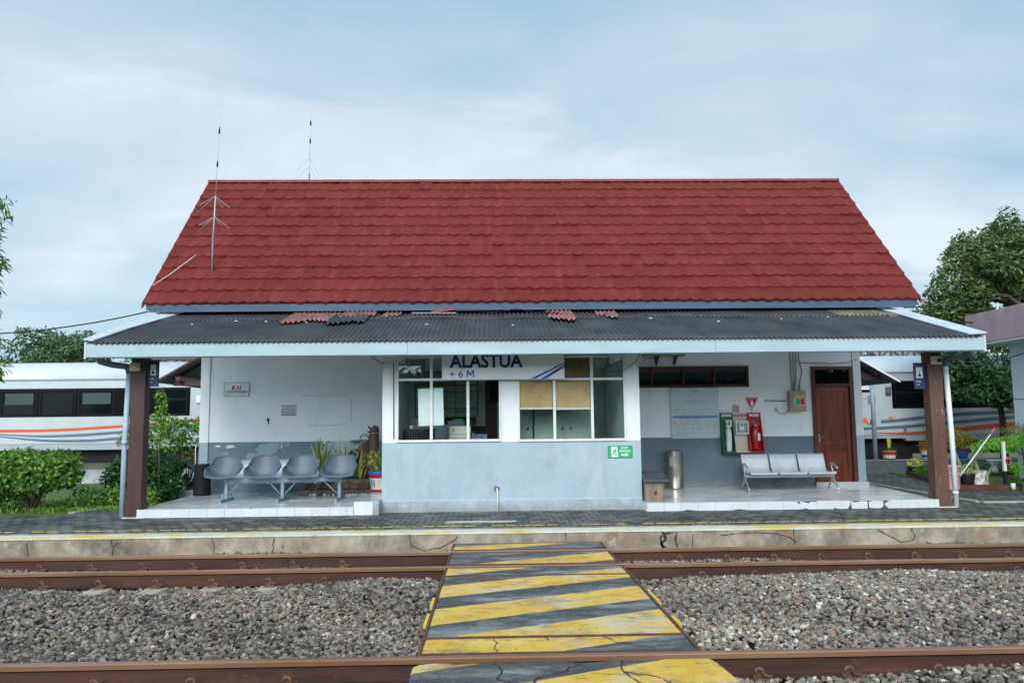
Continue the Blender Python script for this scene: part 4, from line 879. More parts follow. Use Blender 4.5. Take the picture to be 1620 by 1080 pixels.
MB().lathe((.66, 13.75, 2.9), [(.025, 0), (.03, .2)], 12).build('stem', m_gut, o)
o = thing('evacuation_sign', 'green evacuation route sign with running man, JALUR EVAKUASI and arrow, on the blue-grey bay wall', 'sign', (2.31, 14.43, 1.02))
b = MB(); b.box(2.088, 2.534, 14.443, 14.4555, 1.018, 1.243); b.build('board', m_green, o, bevel=.012, seg=3)
t = MB(); Y_ = 14.442
t.prism([(2.15, 1.04), (2.27, 1.04), (2.27, 1.11), (2.255, 1.225), (2.15, 1.225)], 'y', Y_-.002, Y_)
t.text('JALUR', 2.32, Y_, 1.19, .045, w=.13, bold=.001); t.text('EVAKUASI', 2.30, Y_, 1.135, .045, w=.19, bold=.001); t.text('EVACUATION ROUTE', 2.30, Y_, 1.112, .016, w=.19)
t.prism([(2.33, 1.065), (2.41, 1.065), (2.41, 1.042), (2.46, 1.078), (2.41, 1.112), (2.41, 1.09), (2.33, 1.09)], 'y', Y_-.002, Y_); t.build('lettering', m_signw, o)
t = MB(); y_ = Y_-.003
for pts, r_ in (([(2.225, 1.175), (2.205, 1.13)], .012), ([(2.205, 1.13), (2.235, 1.1), (2.225, 1.065)], .009), ([(2.205, 1.13), (2.185, 1.095), (2.16, 1.09)], .009), ([(2.22, 1.165), (2.25, 1.145), (2.265, 1.155)], .007), ([(2.22, 1.165), (2.19, 1.155), (2.185, 1.13)], .007)):
    t.tube([(x, y_, z) for x, z in pts], r_, 8, flat=1)
t.lathe((2.235, y_-.005, 1.185), [(.0, 0), (.012, .006), (.0, .024)], 10); t.build('running_figure', m_green, o)
o = thing('company_plate', 'white plate with a KAI logo over small ruled lines on the left wall', 'plate', (-5.52, 17.39, 2.3))
MB().box(-5.78, -5.25, 17.385, 17.397, 2.305, 2.607).build('board', m_signw, o)
t = MB(); 
for x0, x1, z0, z1 in ((-5.785, -5.245, 2.6, 2.608), (-5.785, -5.245, 2.303, 2.311), (-5.785, -5.777, 2.303, 2.608), (-5.253, -5.245, 2.303, 2.608), (-5.77, -5.26, 2.425, 2.433), (-5.77, -5.26, 2.395, 2.402), (-5.5, -5.495, 2.315, 2.395)): t.box(x0, x1, 17.382, 17.3845, z0, z1)
t.build('border', m_grink, o)
t = MB(); t.text('PT KERETA API INDONESIA (PERSERO)', -5.72, 17.384, 2.408, .02, w=.42); t.text('STASIUN ALASTUA', -5.74, 17.384, 2.37, .02, w=.2); t.text('DAOP 4 SEMARANG', -5.47, 17.384, 2.37, .02, w=.19); t.text('MILIK PERUSAHAAN', -5.76, 17.384, 2.325, .018, w=.13); t.text('DILARANG MASUK', -5.45, 17.384, 2.325, .018, w=.12); t.build('small_print', m_ink, o)
def kai(par, x, y, z, h, w):
    t = MB(); t.text('K', x, y, z, h/.7, bold=h*.05, shear=.25, w=w*.42); t.text('I', x+w*.86, y, z, h/.7, bold=h*.05, shear=.25, w=w*.17); t.build('logo_navy', m_navy, par)
    t = MB(); t.text('A', x+w*.40, y-.001, z, h/.7, bold=h*.05, shear=.1, w=w*.46); t.build('logo_orange', m_org, par)
kai(o, -5.62, 17.384, 2.452, .085, .2)
o = thing('notice', 'small white notice with red bands at top and bottom on the left wall', 'notice', (-4.39, 17.39, 1.88))
MB().box(-4.55, -4.225, 17.39, 17.398, 1.885, 2.105).build('paper', M('notice_paper', '#B9C3CE', '#C3CCD6', .6), o)
for z_ in (2.09, 1.885): MB().box(-4.55, -4.225, 17.387, 17.3895, z_, z_+.015).build('red_band', m_red, o)
t = MB(); t.text('PENGUMUMAN', -4.46, 17.389, 2.05, .03, w=.14)
for i in range(6): t.text('dilarang merokok di area stasiun'[i:], -4.53, 17.389, 2.02-.022*i, .017, w=.28)
t.build('small_print', m_blue2, o)
# glass layout board
o = thing('glass_layout_board', 'large glass board with a track diagram and blue band on the right wall', 'board', (4.44, 17.38, 1.3))
m_gb = M('frosted_board', '#B4C6C8', '#C0D0D1', .15, 2, spec=.6)
MB().box(3.91, 4.97, 17.365, 17.375, 1.3, 2.395).build('glass_sheet', m_gb, o, bevel=.002)
t = MB(); t.box(3.95, 4.93, 17.361, 17.3635, 1.74, 1.79); t.build('blue_band', M('band_blue', '#3E86C0', '#4A90C8', .4), o)
t = MB(); t.box(4.1, 4.62, 17.3595, 17.3608, 1.735, 1.75); t.text('kelas stasiun besar', 4.3, 17.363, 1.81, .02, w=.28); t.text('Jalur', 3.95, 17.363, 1.66, .03, w=.07); t.text('Jalur', 3.95, 17.363, 1.62, .03, w=.07); t.build('red_print', m_red, o)
t = MB(); t.text('STASIUN ALASTUA', 4.34, 17.363, 2.315, .03, w=.18); t.text('+ 6 M', 4.4, 17.363, 2.28, .025, w=.08)
for z0, xs in ((2.225, (3.98, 4.2, 4.3, 4.52, 4.6, 4.66, 4.73, 4.85)), (1.93, (4.02, 4.2, 4.32, 4.55, 4.7, 4.78, 4.9)), (1.87, (4.3, 4.38, 4.43, 4.5))):
    for x in xs: t.text('BCD 12'[:3+int(x*100) % 3], x, 17.363, z0, .018, w=.035)
for z0, x0, x1 in ((2.085, 3.95, 4.93), (2.115, 4.33, 4.5), (2.055, 4.35, 4.5), (2.1, 4.25, 4.58)): t.box(x0, x1, 17.361, 17.363, z0, z0+.004)
t.prism([(4.2, 2.088), (4.26, 2.1), (4.26, 2.104), (4.2, 2.092)], 'y', 17.361, 17.363); t.prism([(4.58, 2.1), (4.64, 2.085), (4.64, 2.089), (4.58, 2.104)], 'y', 17.361, 17.363)
for z0 in (1.70, 1.665, 1.63): t.text('Hijau 1', 4.12, 17.363, z0, .02, w=.04); t.text('Lurus raya', 4.23, 17.363, z0, .02, w=.12); t.text('belok kiri', 4.4, 17.363, z0, .02, w=.1)
for x in (4.06, 4.2, 4.38, 4.52, 4.7, 4.84): t.box(x, x+.003, 17.361, 17.363, 1.4, 1.6)
for z0 in (1.6, 1.52, 1.4): t.box(3.95, 4.93, 17.3612, 17.3628, z0, z0+.003)
t.text('Keterangan', 3.95, 17.363, 1.365, .02, w=.1); t.text('JALUR', 4.17, 17.363, 1.81, .03, w=.06); t.text('No', 4.04, 17.363, 1.81, .03, w=.03)
t.build('small_print', m_grink, o)
t = MB()
for x in (3.94, 4.94):
    for z in (1.33, 2.365): t.tube([(x, 17.395, z), (x, 17.355, z)], .014, 10)
t.build('fixing_bolts', MATS['steel'], o)
# ---- safety cabinet
o = thing('safety_station', 'wall cabinet with green, cream and red bays for oxygen, first aid and fire extinguisher', 'cabinet', (5.44, 17.3, .98))
def bay3(x0, x1, mat, nm, side=(1, 1)):
    b = MB(); b.box(x0, x1, 17.37, 17.397, 1.0, 1.845)
    sh = [(17.37, 1.0), (17.16, 1.0), (17.17, 1.16), (17.30, 1.62), (17.34, 1.845), (17.37, 1.845)]
    if side[0]: b.prism(sh, 'x', x0-.001, x0+.012)
    if side[1]: b.prism(sh, 'x', x1-.012, x1+.001)
    b.box(x0+.012, x1-.012, 17.16, 17.369, .995, 1.012); b.prism([(17.36, 1.735), (17.335, 1.735), (17.335, 1.84), (17.36, 1.84)], 'x', x0+.013, x1-.013)
    return b.build(nm, mat, o, bevel=.002)
bay3(4.985, 5.245, m_grn2, 'green_bay'); bay3(5.25, 5.575, M('cabinet_cream', '#C9C6B6', '#D2CFC0', .5, 3), 'cream_bay', (0, 0)); bay3(5.58, 5.865, m_red, 'red_bay')
b = MB(); b.box(4.985, 5.87, 17.15, 17.39, .965, .993); b.build('base_tray', M('tray_dark', '#4A2A30', '#3A3A40', .5), o)
t = MB(); t.box(5.015, 5.215, 17.327, 17.334, 1.765, 1.815); t.box(5.625, 5.82, 17.327, 17.334, 1.765, 1.815); t.build('header_label', m_signw, o)
t = MB(); t.box(5.275, 5.555, 17.327, 17.334, 1.76, 1.815); t.text('OKSIGEN', 5.03, 17.326, 1.777, .035, w=.17); t.build('red_header', m_red, o)
t = MB(); t.text('KOTAK P3K', 5.3, 17.3255, 1.772, .04, w=.23); t.build('white_header_print', m_signw, o)
t = MB(); t.text('APAR', 5.67, 17.326, 1.777, .035, w=.1); t.build('header_print', m_ink, o)
oc = thing('oxygen_cylinder', 'slim white oxygen cylinder standing in the green bay', 'cylinder', (5.13, 17.26, 1.013))
MB().lathe((5.13, 17.26, 1.013), [(.055, 0), (.062, .02), (.062, .42), (.055, .46), (.03, .5), (.025, .52)], 20).build('tank', M('cylinder_white', '#D9DCDD', '#E3E5E6', .3, 4), oc)
h = MB(); h.prism([(5.065, 1.69), (5.195, 1.69), (5.185, 1.53), (5.075, 1.53)], 'y', 17.22, 17.235); h.build('valve_guard', MATS['cylinder_white'], oc)
h = MB(); h.lathe((5.13, 17.19, 1.575), [(.022, 0), (.022, .05)], 12); h.lathe((5.13, 17.2, 1.63), [(.012, 0), (.018, .03)], 10); h.tube([(5.075, 17.2, 1.64), (5.045, 17.2, 1.5), (5.06, 17.2, 1.3), (5.03, 17.2, 1.1)], .006, 6); h.build('regulator', MATS['steel'], oc)
fa = thing('first_aid_box', 'framed white first aid box with green cross on the cream bay', 'first aid box', (5.41, 17.3, 1.375))
b = MB(); b.box(5.29, 5.58, 17.26, 17.33, 1.375, 1.665); b.build('case', m_white, fa, bevel=.006)
b = MB(); b.box(5.32, 5.55, 17.254, 17.2595, 1.405, 1.635); b.build('poster', M('first_aid_poster', '#7E8C7A', '#A6AE98', .5, 30), fa)
b = MB(); b.box(5.375, 5.47, 17.2505, 17.2535, 1.47, 1.625); b.build('white_panel', m_signw, fa)
b = MB(); b.box(5.41, 5.44, 17.247, 17.25, 1.545, 1.615); b.box(5.39, 5.46, 17.2475, 17.2495, 1.568, 1.592); b.build('cross', m_green, fa)
b = MB()
for i in range(6): b.box(5.33+.06*(i % 2)*3, 5.36+.06*(i % 2)*3, 17.2505, 17.2535, 1.42+.07*(i//2), 1.455+.07*(i//2))
b.build('pictures', M('poster_picture', '#4E6A58', '#8A6A48', .5, 60), fa)
ex = thing('fire_extinguisher', 'red fire extinguisher with black hose standing in the red bay', 'fire extinguisher', (5.71, 17.27, 1.013))
MB().lathe((5.71, 17.27, 1.06), [(.078, 0), (.083, .02), (.083, .4), (.07, .45), (.03, .485), (.025, .5)], 22).build('tank', M('extinguisher_red', '#A81820', '#B31E26', .25, 3, coat=.4), ex)
h = MB(); h.box(5.69, 5.75, 17.24, 17.27, 1.555, 1.585); h.tube([(5.7, 17.27, 1.58), (5.68, 17.22, 1.63), (5.64, 17.2, 1.655)], .012, 8); h.tube([(5.7, 17.27, 1.57), (5.76, 17.22, 1.6), (5.8, 17.2, 1.6)], .01, 8); h.build('valve', MATS['steel'], ex)
h = MB(); h.tube([(5.68, 17.25, 1.57), (5.62, 17.22, 1.52), (5.605, 17.2, 1.4), (5.62, 17.19, 1.25), (5.66, 17.18, 1.18)], .012, 8); h.build('hose', m_black, ex)
h = MB(); h.box(5.735, 5.79, 17.172, 17.18, 1.24, 1.4); h.build('tag', m_signw, ex)
o = thing('extinguisher_sign', 'red triangular extinguisher sign pointing down above the red bay', 'sign', (5.7, 17.38, 1.84))
MB().prism([(5.535, 2.185), (5.87, 2.185), (5.7, 1.85)], 'y', 17.386, 17.397).build('border', m_signw, o)
MB().prism([(5.565, 2.17), (5.84, 2.17), (5.7, 1.89)], 'y', 17.382, 17.3855).build('red_field', m_red, o)
t = MB(); t.text('PEMADAM API', 5.605, 17.381, 2.135, .028, w=.19); t.prism([(5.68, 2.11), (5.73, 2.11), (5.74, 2.0), (5.67, 2.0)], 'y', 17.378, 17.3815); t.box(5.69, 5.72, 17.378, 17.3815, 1.94, 1.985); t.build('pictogram', m_signw, o)
o = thing('instruction_label', 'small ruled paper label between the glass board and the triangular sign', 'label', (5.35, 17.39, 1.85))
MB().box(5.275, 5.43, 17.391, 17.398, 1.855, 2.02).build('paper', M('label_paper', '#C5C2B8', '#CFCCC2', .7), o)
t = MB()
for i in range(5): t.box(5.275, 5.43, 17.388, 17.3905, 1.858+.038*i, 1.864+.038*i)
for i in range(4): t.box(5.285, 5.3, 17.3885, 17.3903, 1.87+.038*i, 1.886+.038*i); t.text('Petunjuk', 5.32, 17.389, 1.87+.038*i, .02, w=.09)
t.build('ruled_print', M('brown_ink', '#6A4A44', None), o)
# ---- electric box
o = thing('electrical_box', 'rusty beige electrical box with green, red and yellow stickers beside the door', 'electrical box', (6.66, 17.3, 1.86))
MB().box(6.49, 6.85, 17.22, 17.396, 1.86, 2.31).build('case', M('rusty_beige_steel', '#8C8676', '#9F9888', .6, 5, .1, 30, stain=[('#7A5A42', 6, .6, .7)]), o, bevel=.008)
b = MB(); b.box(6.535, 6.845, 17.208, 17.2195, 1.875, 2.295); b.build('door', MATS['rusty_beige_steel'], o, bevel=.004)
b = MB(); b.box(6.605, 6.825, 17.204, 17.2075, 1.99, 2.15); b.build('white_sticker', m_signw, o)
b = MB(); b.box(6.615, 6.705, 17.2, 17.2035, 2.0, 2.14); b.build('green_sticker', m_green, o)
b = MB(); b.box(6.715, 6.805, 17.2, 17.2035, 2.0, 2.14); b.build('red_sticker', m_red, o)
b = MB(); b.box(6.605, 6.8, 17.204, 17.2075, 2.165, 2.205); b.build('yellow_sticker', M('sticker_yellow', '#C9BE3A', None), o)
b = MB(); 
for z in (2.03, 2.07, 2.11): b.box(6.555, 6.58, 17.2, 17.2075, z, z+.02)
b.build('indicator', m_signw, o)
# ---- wall shelf bracket near the ceiling
o = thing('wall_shelf', 'dusty shelf on two dark brackets under the canopy ceiling', 'shelf', (3.75, 17.3, 2.95))
MB().box(3.3, 4.2, 17.05, 17.39, 3.09, 3.12).build('board', M('dusty_board', '#7C7B76', '#8C8B86', .8, 6), o)
for x in (3.62, 4.02): b = MB(); b.prism([(17.39, 2.9), (17.39, 3.088), (17.1, 3.088)], 'x', x-.02, x+.02); b.build('bracket', m_frame, o)
MB().tube([(3.3, 17.36, 2.98), (3.45, 17.36, 3.06), (3.6, 17.36, 3.02), (3.7, 17.36, 3.08)], .006, 6).build('wire', m_black, o)
# ---- junction boxes on the posts
def jbox(cx, label, lens):
    o = thing('junction_box', label, 'camera' if lens else 'junction box', (cx, 14.08, 2.63))
    MB().box(cx-.085, cx+.085, 14.02, 14.095, 2.635, 2.78).build('case', M('cream_plastic', '#B5AE96', '#C0BAA2', .5, 4), o, bevel=.01)
    if lens: b = MB(); b.tube([(cx+.03, 14.03, 2.70), (cx+.03, 13.985, 2.70)], .035, 16); b.build('lens', m_black, o)
    else: b = MB(); b.box(cx-.06, cx+.06, 14.012, 14.0195, 2.66, 2.755); b.build('cover', MATS['cream_plastic'], o)
jbox(-6.235, 'plain cream junction box near the top of the left brown post', 0); jbox(7.975, 'cream box with a dark round lens near the top of the right peeling post', 1)
# ---- toilet signs
def tsign(x0, x1, z0, z1, yaw, label, word):
    c = Vector(((x0+x1)/2, 14.2, z0)); o = thing('toilet_sign', label, 'sign', c)
    w_ = (x1-x0)/2
    MB().box(c.x-w_, c.x+w_, 14.19, 14.215, z0, z1).build('board', M('sign_navy', '#1E2E55', '#22335C', .4, 4), o, bevel=.004)
    a = -w_*.62; zt = z1-.08; zb = z0+.2
    MB().box(c.x+a, c.x+w_*.45, 14.184, 14.1885, zb, zt).build('white_field', m_signw, o)
    t = MB(); cx_ = c.x+(a+w_*.45)/2; t.lathe((cx_, 14.18, zt-.1), [(0, 0), (.014, .012), (0, .03)], 10); t.prism([(cx_-.012, zt-.11), (cx_+.012, zt-.11), (cx_+.035, zb+.02), (cx_-.035, zb+.02)], 'y', 14.180, 14.1835); t.build('figure', MATS['sign_navy'], o)
    t = MB(); t.text(word, c.x+a, 14.188, z0+.12, .05, w=w_*.7); t.text('toilet', c.x+a, 14.188, z0+.07, .03, w=w_*.5); t.build('lettering', m_signw, o)
    return o
a = tsign(-6.05, -5.87, 2.37, 2.84, 0, 'navy toilet sign fixed to the left brown post', 'Toilet')
a = tsign(7.63, 7.845, 2.2, 2.675, 0, 'navy toilet sign fixed to the right peeling post', 'Pria')
# ================================================================ benches
m_blsh = M('blue_grey_plastic', '#566472', '#616F7D', .45, 4, 0, spec=.35, stain=[('#8A949C', 5, .62, .8, (1, 1, 1), .5)]); m_bst = M('blue_grey_steel', '#6C8090', '#788C9B', .4, 5, .03, stain=[('#8B7F72', 9, .66, .74)])
def shell(c):
    """bucket seat: rolled rim, seat pan, arms that sweep up into the back"""
    V = []; F = []; nu, nv = 20, 12
    def pt(u, v):
        # u across -1..1, v from the front lip (0) up the back (1)
        hw = float(np.interp(v, [0, .12, .4, .6, .8, 1], [.275, .31, .315, .305, .27, .225]))
        if v < .45: y = .25-.42*(v/.45); z = .0-.025*math.sin(v/.45*math.pi)
        else: k = (v-.45)/.55; y = -.17-.12*k; z = .385*k**1.15
        e = abs(u)**2.6
        arm = float(np.interp(v, [0, .07, .18, .45, .7, 1], [.03, .11, .19, .2, .09, -.01]))*e
        y += .15*abs(u)**3*float(np.interp(v, [0, .4, .8, 1], [0, .3, 1, .5]))
        return Vector((u*hw*(1+.03*(v < .5)), -y, z+arm))
    for k in (0, 1):
        for j in range(nv+1):
            for i in range(nu+1):
                p = pt(-1+2*i/nu, j/nv); V.append((c[0]+p.x, c[1]+p.y+(.012 if k else 0), c[2]+p.z-(.012 if k else 0)))
    W_ = nu+1; m = W_*(nv+1)
    for j in range(nv):
        for i in range(nu): a = j*W_+i; F += [(a, a+1, a+W_+1, a+W_), (a+m, a+W_+m, a+W_+1+m, a+1+m)]
    rim = [pt(-1+2*i/nu, 0) for i in range(nu+1)]+[pt(1, j/nv) for j in range(1, nv+1)]+[pt(1-2*i/nu, 1) for i in range(1, nu+1)]+[pt(-1, 1-j/nv) for j in range(1, nv)]
    mb = MB(); mb.add(V, F, 0, True); mb.tube([(c[0]+p.x, c[1]+p.y, c[2]+p.z) for p in rim], .014, 8, closed=True); return mb
BY = 15.5
o = thing('seat_row', 'row of four blue-grey plastic bucket seats on a steel beam on the left porch', 'bench', (-3.98, BY, .25))
for sx in (-5.06, -4.3, -3.62, -2.92): pass
for cx_ in (-5.10, -4.37, -3.65, -2.92):
    sh = shell((cx_, BY-.02, .70)); so1 = sh.build('seat', m_blsh, o, smooth=True)
b = MB(); b.box(-5.1, -2.86, BY-.03, BY+.03, .6, .68); b.build('beam', m_bst, o, bevel=.004)
for x in (-5.06, -4.0, -2.92):
    b = MB(); b.box(x-.03, x+.03, BY-.03, BY+.03, .29, .6); b.cbox((x, BY, .275), (.05, .75, .05)); b.build('leg', m_bst, o, bevel=.006)
for xa, xb in ((-5.03, -4.8), (-4.03, -4.27), (-3.97, -3.73), (-2.95, -3.22)):
    b = MB(); b.tube([(xa, BY, .36), (xb, BY, .61)], .012, 8); b.build('brace', m_bst, o)
# perforated metal bench (right porch) and a second one behind the seat row
m_perf = M('perforated_silver', '#BAC3C9', '#CBD3D8', .35, 3, .05, 60, metal=.35, spec=.6); m_chr = M('dull_chrome', '#9AA1A6', '#B0B6BA', .3, 6, metal=.7, stain=[('#6A625A', 10, .66, .74)])
def metal_bench(x0, x1, y, label):
    n = 3; o = thing('metal_bench', label, 'bench', ((x0+x1)/2, y, .25), 'three seat perforated metal benches'); z = .25; sw = (x1-x0-.12)/n
    for i in range(n):
        xa = x0+.06+sw*i+.03; xb = xa+sw-.06; V = []; F = []; prof = [(-.27, .345), (-.26, .37), (-.22, .375), (0, .35), (.17, .355), (.22, .385), (.26, .46), (.31, .6), (.345, .70), (.37, .725), (.385, .71)]
        for k in (0, 1):
            for (yy, zz) in prof:
                for q in range(5): xx = xa+(xb-xa)*q/4; V.append((xx, y+yy, z+zz-(.006 if k else 0)-(.0)))
        m = 5*len(prof)
        for j in range(len(prof)-1):
            for q in range(4): a = j*5+q; F += [(a, a+1, a+6, a+5), (a+m, a+m+5, a+m+6, a+m+1)]
        mb = MB(); mb.add(V, F, 0, True)
        for xx in (xa, xb): mb.tube([(xx, y+a_, z+b_) for a_, b_ in prof], .012, 6)
        mb.build('seat', m_perf, o, smooth=True)
    b = MB(); b.box(x0+.02, x1-.02, y-.03, y+.03, z+.26, z+.33); b.build('beam', m_chr, o, bevel=.004)
    for x in (x0+.04, x1-.04):
        b = MB(); b.tube([(x, y, z+.3), (x, y-.04, z+.2), (x, y-.2, z+.08), (x, y-.26, z+.0)], [.022, .022, .018, .014], 10); b.tube([(x, y, z+.3), (x, y+.04, z+.2), (x, y+.2, z+.08), (x, y+.26, z+.0)], [.022, .022, .018, .014], 10); b.build('leg', m_chr, o)
        b = MB(); b.tube([(x, y, z+.3), (x, y+.02, z+.42), (x, y+.1, z+.53), (x, y+.02, z+.545), (x, y-.2, z+.47), (x, y-.23, z+.44)], .016, 10); b.build('armrest', m_chr, o)
    return o
mb1 = metal_bench(5.12, 7.02, 16.35, 'silver perforated metal bench standing in the open on the right porch')
copy_tree(mb1, (-4.45, 16.45, .25), label='silver perforated metal bench half hidden behind the blue-grey seat row')
bd = MB(); bd.prism([(4.86, .2535), (5.0, .2535)][:1]+[(4.9, .26), (4.9, .26)], 'z', 0, 0) if False else None
t = MB()
for x in (5.1, 5.55, 5.9, 6.4):
    t.prism([(x, 16.98), (x+.2, 16.92), (x+.22, 16.98), (x+.04, 17.04)], 'z', .2505, .2535)
t.box(5.3, 5.7, 17.0, 17.04, .2505, .253); t.box(6.0, 6.5, 17.0, 17.04, .2505, .253)
tag(t.build('floor_tape', m_red, loc=(5.8, 17, .25)), 'worn red marking tape on the tiles behind the metal bench', 'tape')
# ---- trash bin
o = thing('trash_bin', 'tall steel cylinder bin with a worn paper label on the right porch', 'bin', (3.88, 17.1, .25))
MB().lathe((3.88, 17.08, .25), [(.185, 0), (.19, .02), (.185, .03), (.185, .76), (.192, .77), (.192, .79), (.17, .80), (.165, .78)], 28).build('body', M('brushed_steel', '#8F8B82', '#A7A49C', .28, 4, .03, metal=.85, sc=(1, 1, .3), stain=[('#6E6252', 4, .6, .75)]), o)
b = MB(); 
V=[]; 
for i in range(7):
    a = -math.pi/2-.75+i*.11
    for z in (.73, .93): V.append((3.88+.187*math.cos(a), 17.08+.187*math.sin(a), z))
b.add(V, [(2*i, 2*i+2, 2*i+3, 2*i+1) for i in range(6)]); b.build('paper_label', M('torn_label', '#A9A8A2', '#8C8C88', .7, 40), o)
# ---- wooden step box by the bay
o = thing('wooden_box', 'rough wooden box with a slanted dark lid against the bay wall', 'box', (2.95, 14.6, .25))
m_ow = M('old_grey_wood', '#6A5C52', '#857568', .8, 4, .3, 30, sc=(3, 1, .4), stain=[('#3D342D', 6, .56, .68, (2, 1, .4), .8)])
MB().box(2.72, 3.06, 14.3, 14.85, .252, .6).build('box_body', m_ow, o, bevel=.004)
b = MB(); b.prism([(14.22, .60), (14.22, .64), (14.95, .76), (14.95, .72)], 'x', 2.695, 3.13); b.build('lid', M('slate_lid', '#3F434A', '#4D5158', .6, 4), o, bevel=.004)
b = MB(); patch(b, 2.9, .40, .03, .05, 14.296, 14.3, 9, .4); b.build('knot', m_crack, o)
# ---- planter and things on it
o = thing('wooden_planter', 'long grey plank planter trough behind the seat row', 'planter', (-3.2, 17.1, .25))
for z, x0, x1, y0 in ((.26, -3.95, -2.45, 16.55), (.36, -3.85, -2.5, 16.68), (.45, -3.3, -2.45, 16.8)): b = MB(); b.box(x0, x1, y0, 17.35, z, z+.095); b.build('plank', m_ow, o, bevel=.006)
b = MB(); b.box(-3.28, -2.47, 16.85, 17.33, .545, .56); b.build('soil', M('dark_soil', '#2B241D', '#3A3128', .95, 8, .5), o)
for i, (x, y_) in enumerate(((-3.62, 16.35), (-3.35, 16.4), (-3.1, 16.33), (-2.85, 16.3), (-2.7, 16.36))): pass
st = MB()
for i in range(34):
    x, y_ = (-3.7+.5*rng.random(), 16.42+.08*rng.random()) if i < 10 else (-2.95+.55*rng.random(), 16.36+.14*rng.random()); r_ = .018+.02*rng.random(); st.lathe((x, y_, .25), [(r_*.7, 0), (r_, r_*.5), (r_*.6, r_*1.1), (.002, r_*1.3)], 7)
tag(st.build('white_pebbles', m_white), 'scattered white pebbles at the foot of the planter', kind='stuff')
m_log = M('weathered_log', '#554439', '#75614F', .9, 4, .5, 25, sc=(4, 4, .3), stain=[('#352A22', 5, .52, .66, (4, 4, .4), .8)])
def log_(x, y_, r_, z0, z1, label):
    b = MB(); b.lathe((x, y_, z0), [(r_*1.03, 0), (r_, .1), (r_*.97, (z1-z0)*.6), (r_, z1-z0-.01), (r_*.9, z1-z0)], 12); return tag(b.build('log_stump', m_log, loc=(x, y_, z0), smooth=False), label, 'log', 'upright logs used as ornament stands')
log_(-2.49, 17.0, .105, .34, 1.49, 'tallest upright log, carrying the turtle ornament'); log_(-2.72, 17.15, .12, .57, 1.24, 'shorter upright log beside the tall one, carrying the small basket')
o = thing('turtle_ornament', 'small brown animal ornament perched on the tallest log', 'ornament', (-2.5, 17.0, 1.49))
m_orn = M('brown_clay', '#5A4740', '#705A50', .7, 8)
b = MB(); b.lathe((-2.47, 17.0, 1.5), [(.02, 0), (.075, .03), (.085, .07), (.06, .13), (.02, .155)], 14); b.build('body', m_orn, o)
b = MB(); b.tube([(-2.53, 17.0, 1.56), (-2.58, 16.98, 1.60), (-2.61, 16.97, 1.64)], [.03, .02, .012], 8); b.build('neck', m_orn, o)
b = MB(); b.tube([(-2.52, 16.98, 1.53), (-2.58, 16.95, 1.52), (-2.62, 16.93, 1.505)], [.025, .02, .01], 8); b.tube([(-2.42, 17.0, 1.52), (-2.38, 16.98, 1.505)], [.025, .015], 8); b.build('leg', m_orn, o)
o = thing('wicker_basket', 'tipped grey basket with an arched handle on the shorter log', 'basket', (-2.72, 17.1, 1.24))
b = MB(); b.lathe((-2.7, 17.1, 1.25), [(.06, 0), (.1, .06), (.105, .1), (.095, .1), (.06, .03)], 14); b.build('bowl', M('grey_wicker', '#5F5A52', '#7A746A', .8, 30, .4, 60), o)
b = MB(); b.tube([(-2.8, 17.1, 1.34), (-2.79, 17.1, 1.42), (-2.72, 17.1, 1.47), (-2.63, 17.1, 1.42), (-2.6, 17.1, 1.34)], .012, 8); b.tube([(-2.8, 17.05, 1.3), (-2.92, 17.0, 1.27)], .018, 8); b.build('handle', MATS['grey_wicker'], o)
o = thing('clay_pipe', 'open grey clay pipe lying on its side among the plants', 'pipe', (-2.92, 17.05, .93))
n_ = 20; b = MB(); V = []
for yy, rr in ((16.9, .115), (16.9, .09), (17.3, .09), (17.3, .115)):
    for j in range(n_): a = 2*math.pi*j/n_; V.append((-2.92+rr*math.cos(a), yy, 1.045+rr*math.sin(a)))
F = [(k*n_+j, k*n_+(j+1) % n_, ((k+1) % 4)*n_+(j+1) % n_, ((k+1) % 4)*n_+j) for k in range(4) for j in range(n_)]
b.add(V, F, 0, True); b.build('tube', M('grey_clay', '#7D7E7A', '#8F908C', .7, 6), o)
b = MB(); b.box(-2.96, -2.88, 16.98, 17.2, .56, .93); b.build('stand', m_ow, o)
o = thing('enamel_jug', 'small blue and white jug on the planter', 'jug', (-3.6, 16.62, .455))
MB().lathe((-3.6, 16.75, .457), [(.07, 0), (.08, .04), (.05, .09), (.035, .2), (.05, .26)], 16).build('body', m_white, o)
MB().tube([(-3.56, 16.75, .66), (-3.5, 16.74, .62), (-3.52, 16.74, .52)], .008, 6).build('handle', m_white, o)
tag(MB().lathe((-2.93, 16.93, .561), [(.05, 0), (.07, .06), (.072, .09), (.06, .09)], 14).build('blue_pot', M('pot_blue', '#1E3F78', '#25488A', .4), loc=(-2.93, 16.93, .561)), 'small dark blue pot on the planter soil', 'pot')
b = MB(); b.tube([(-3.05, 17.38, 1.32), (-2.8, 17.36, 1.33), (-2.68, 17.36, 1.30)], .03, 8, flat=.4); tag(b.build('blue_cloth', M('blue_plastic', '#2E6298', '#3A70A6', .5), loc=(-2.9, 17.37, 1.3)), 'scrap of blue plastic on the wall ledge behind the logs', 'plastic scrap')
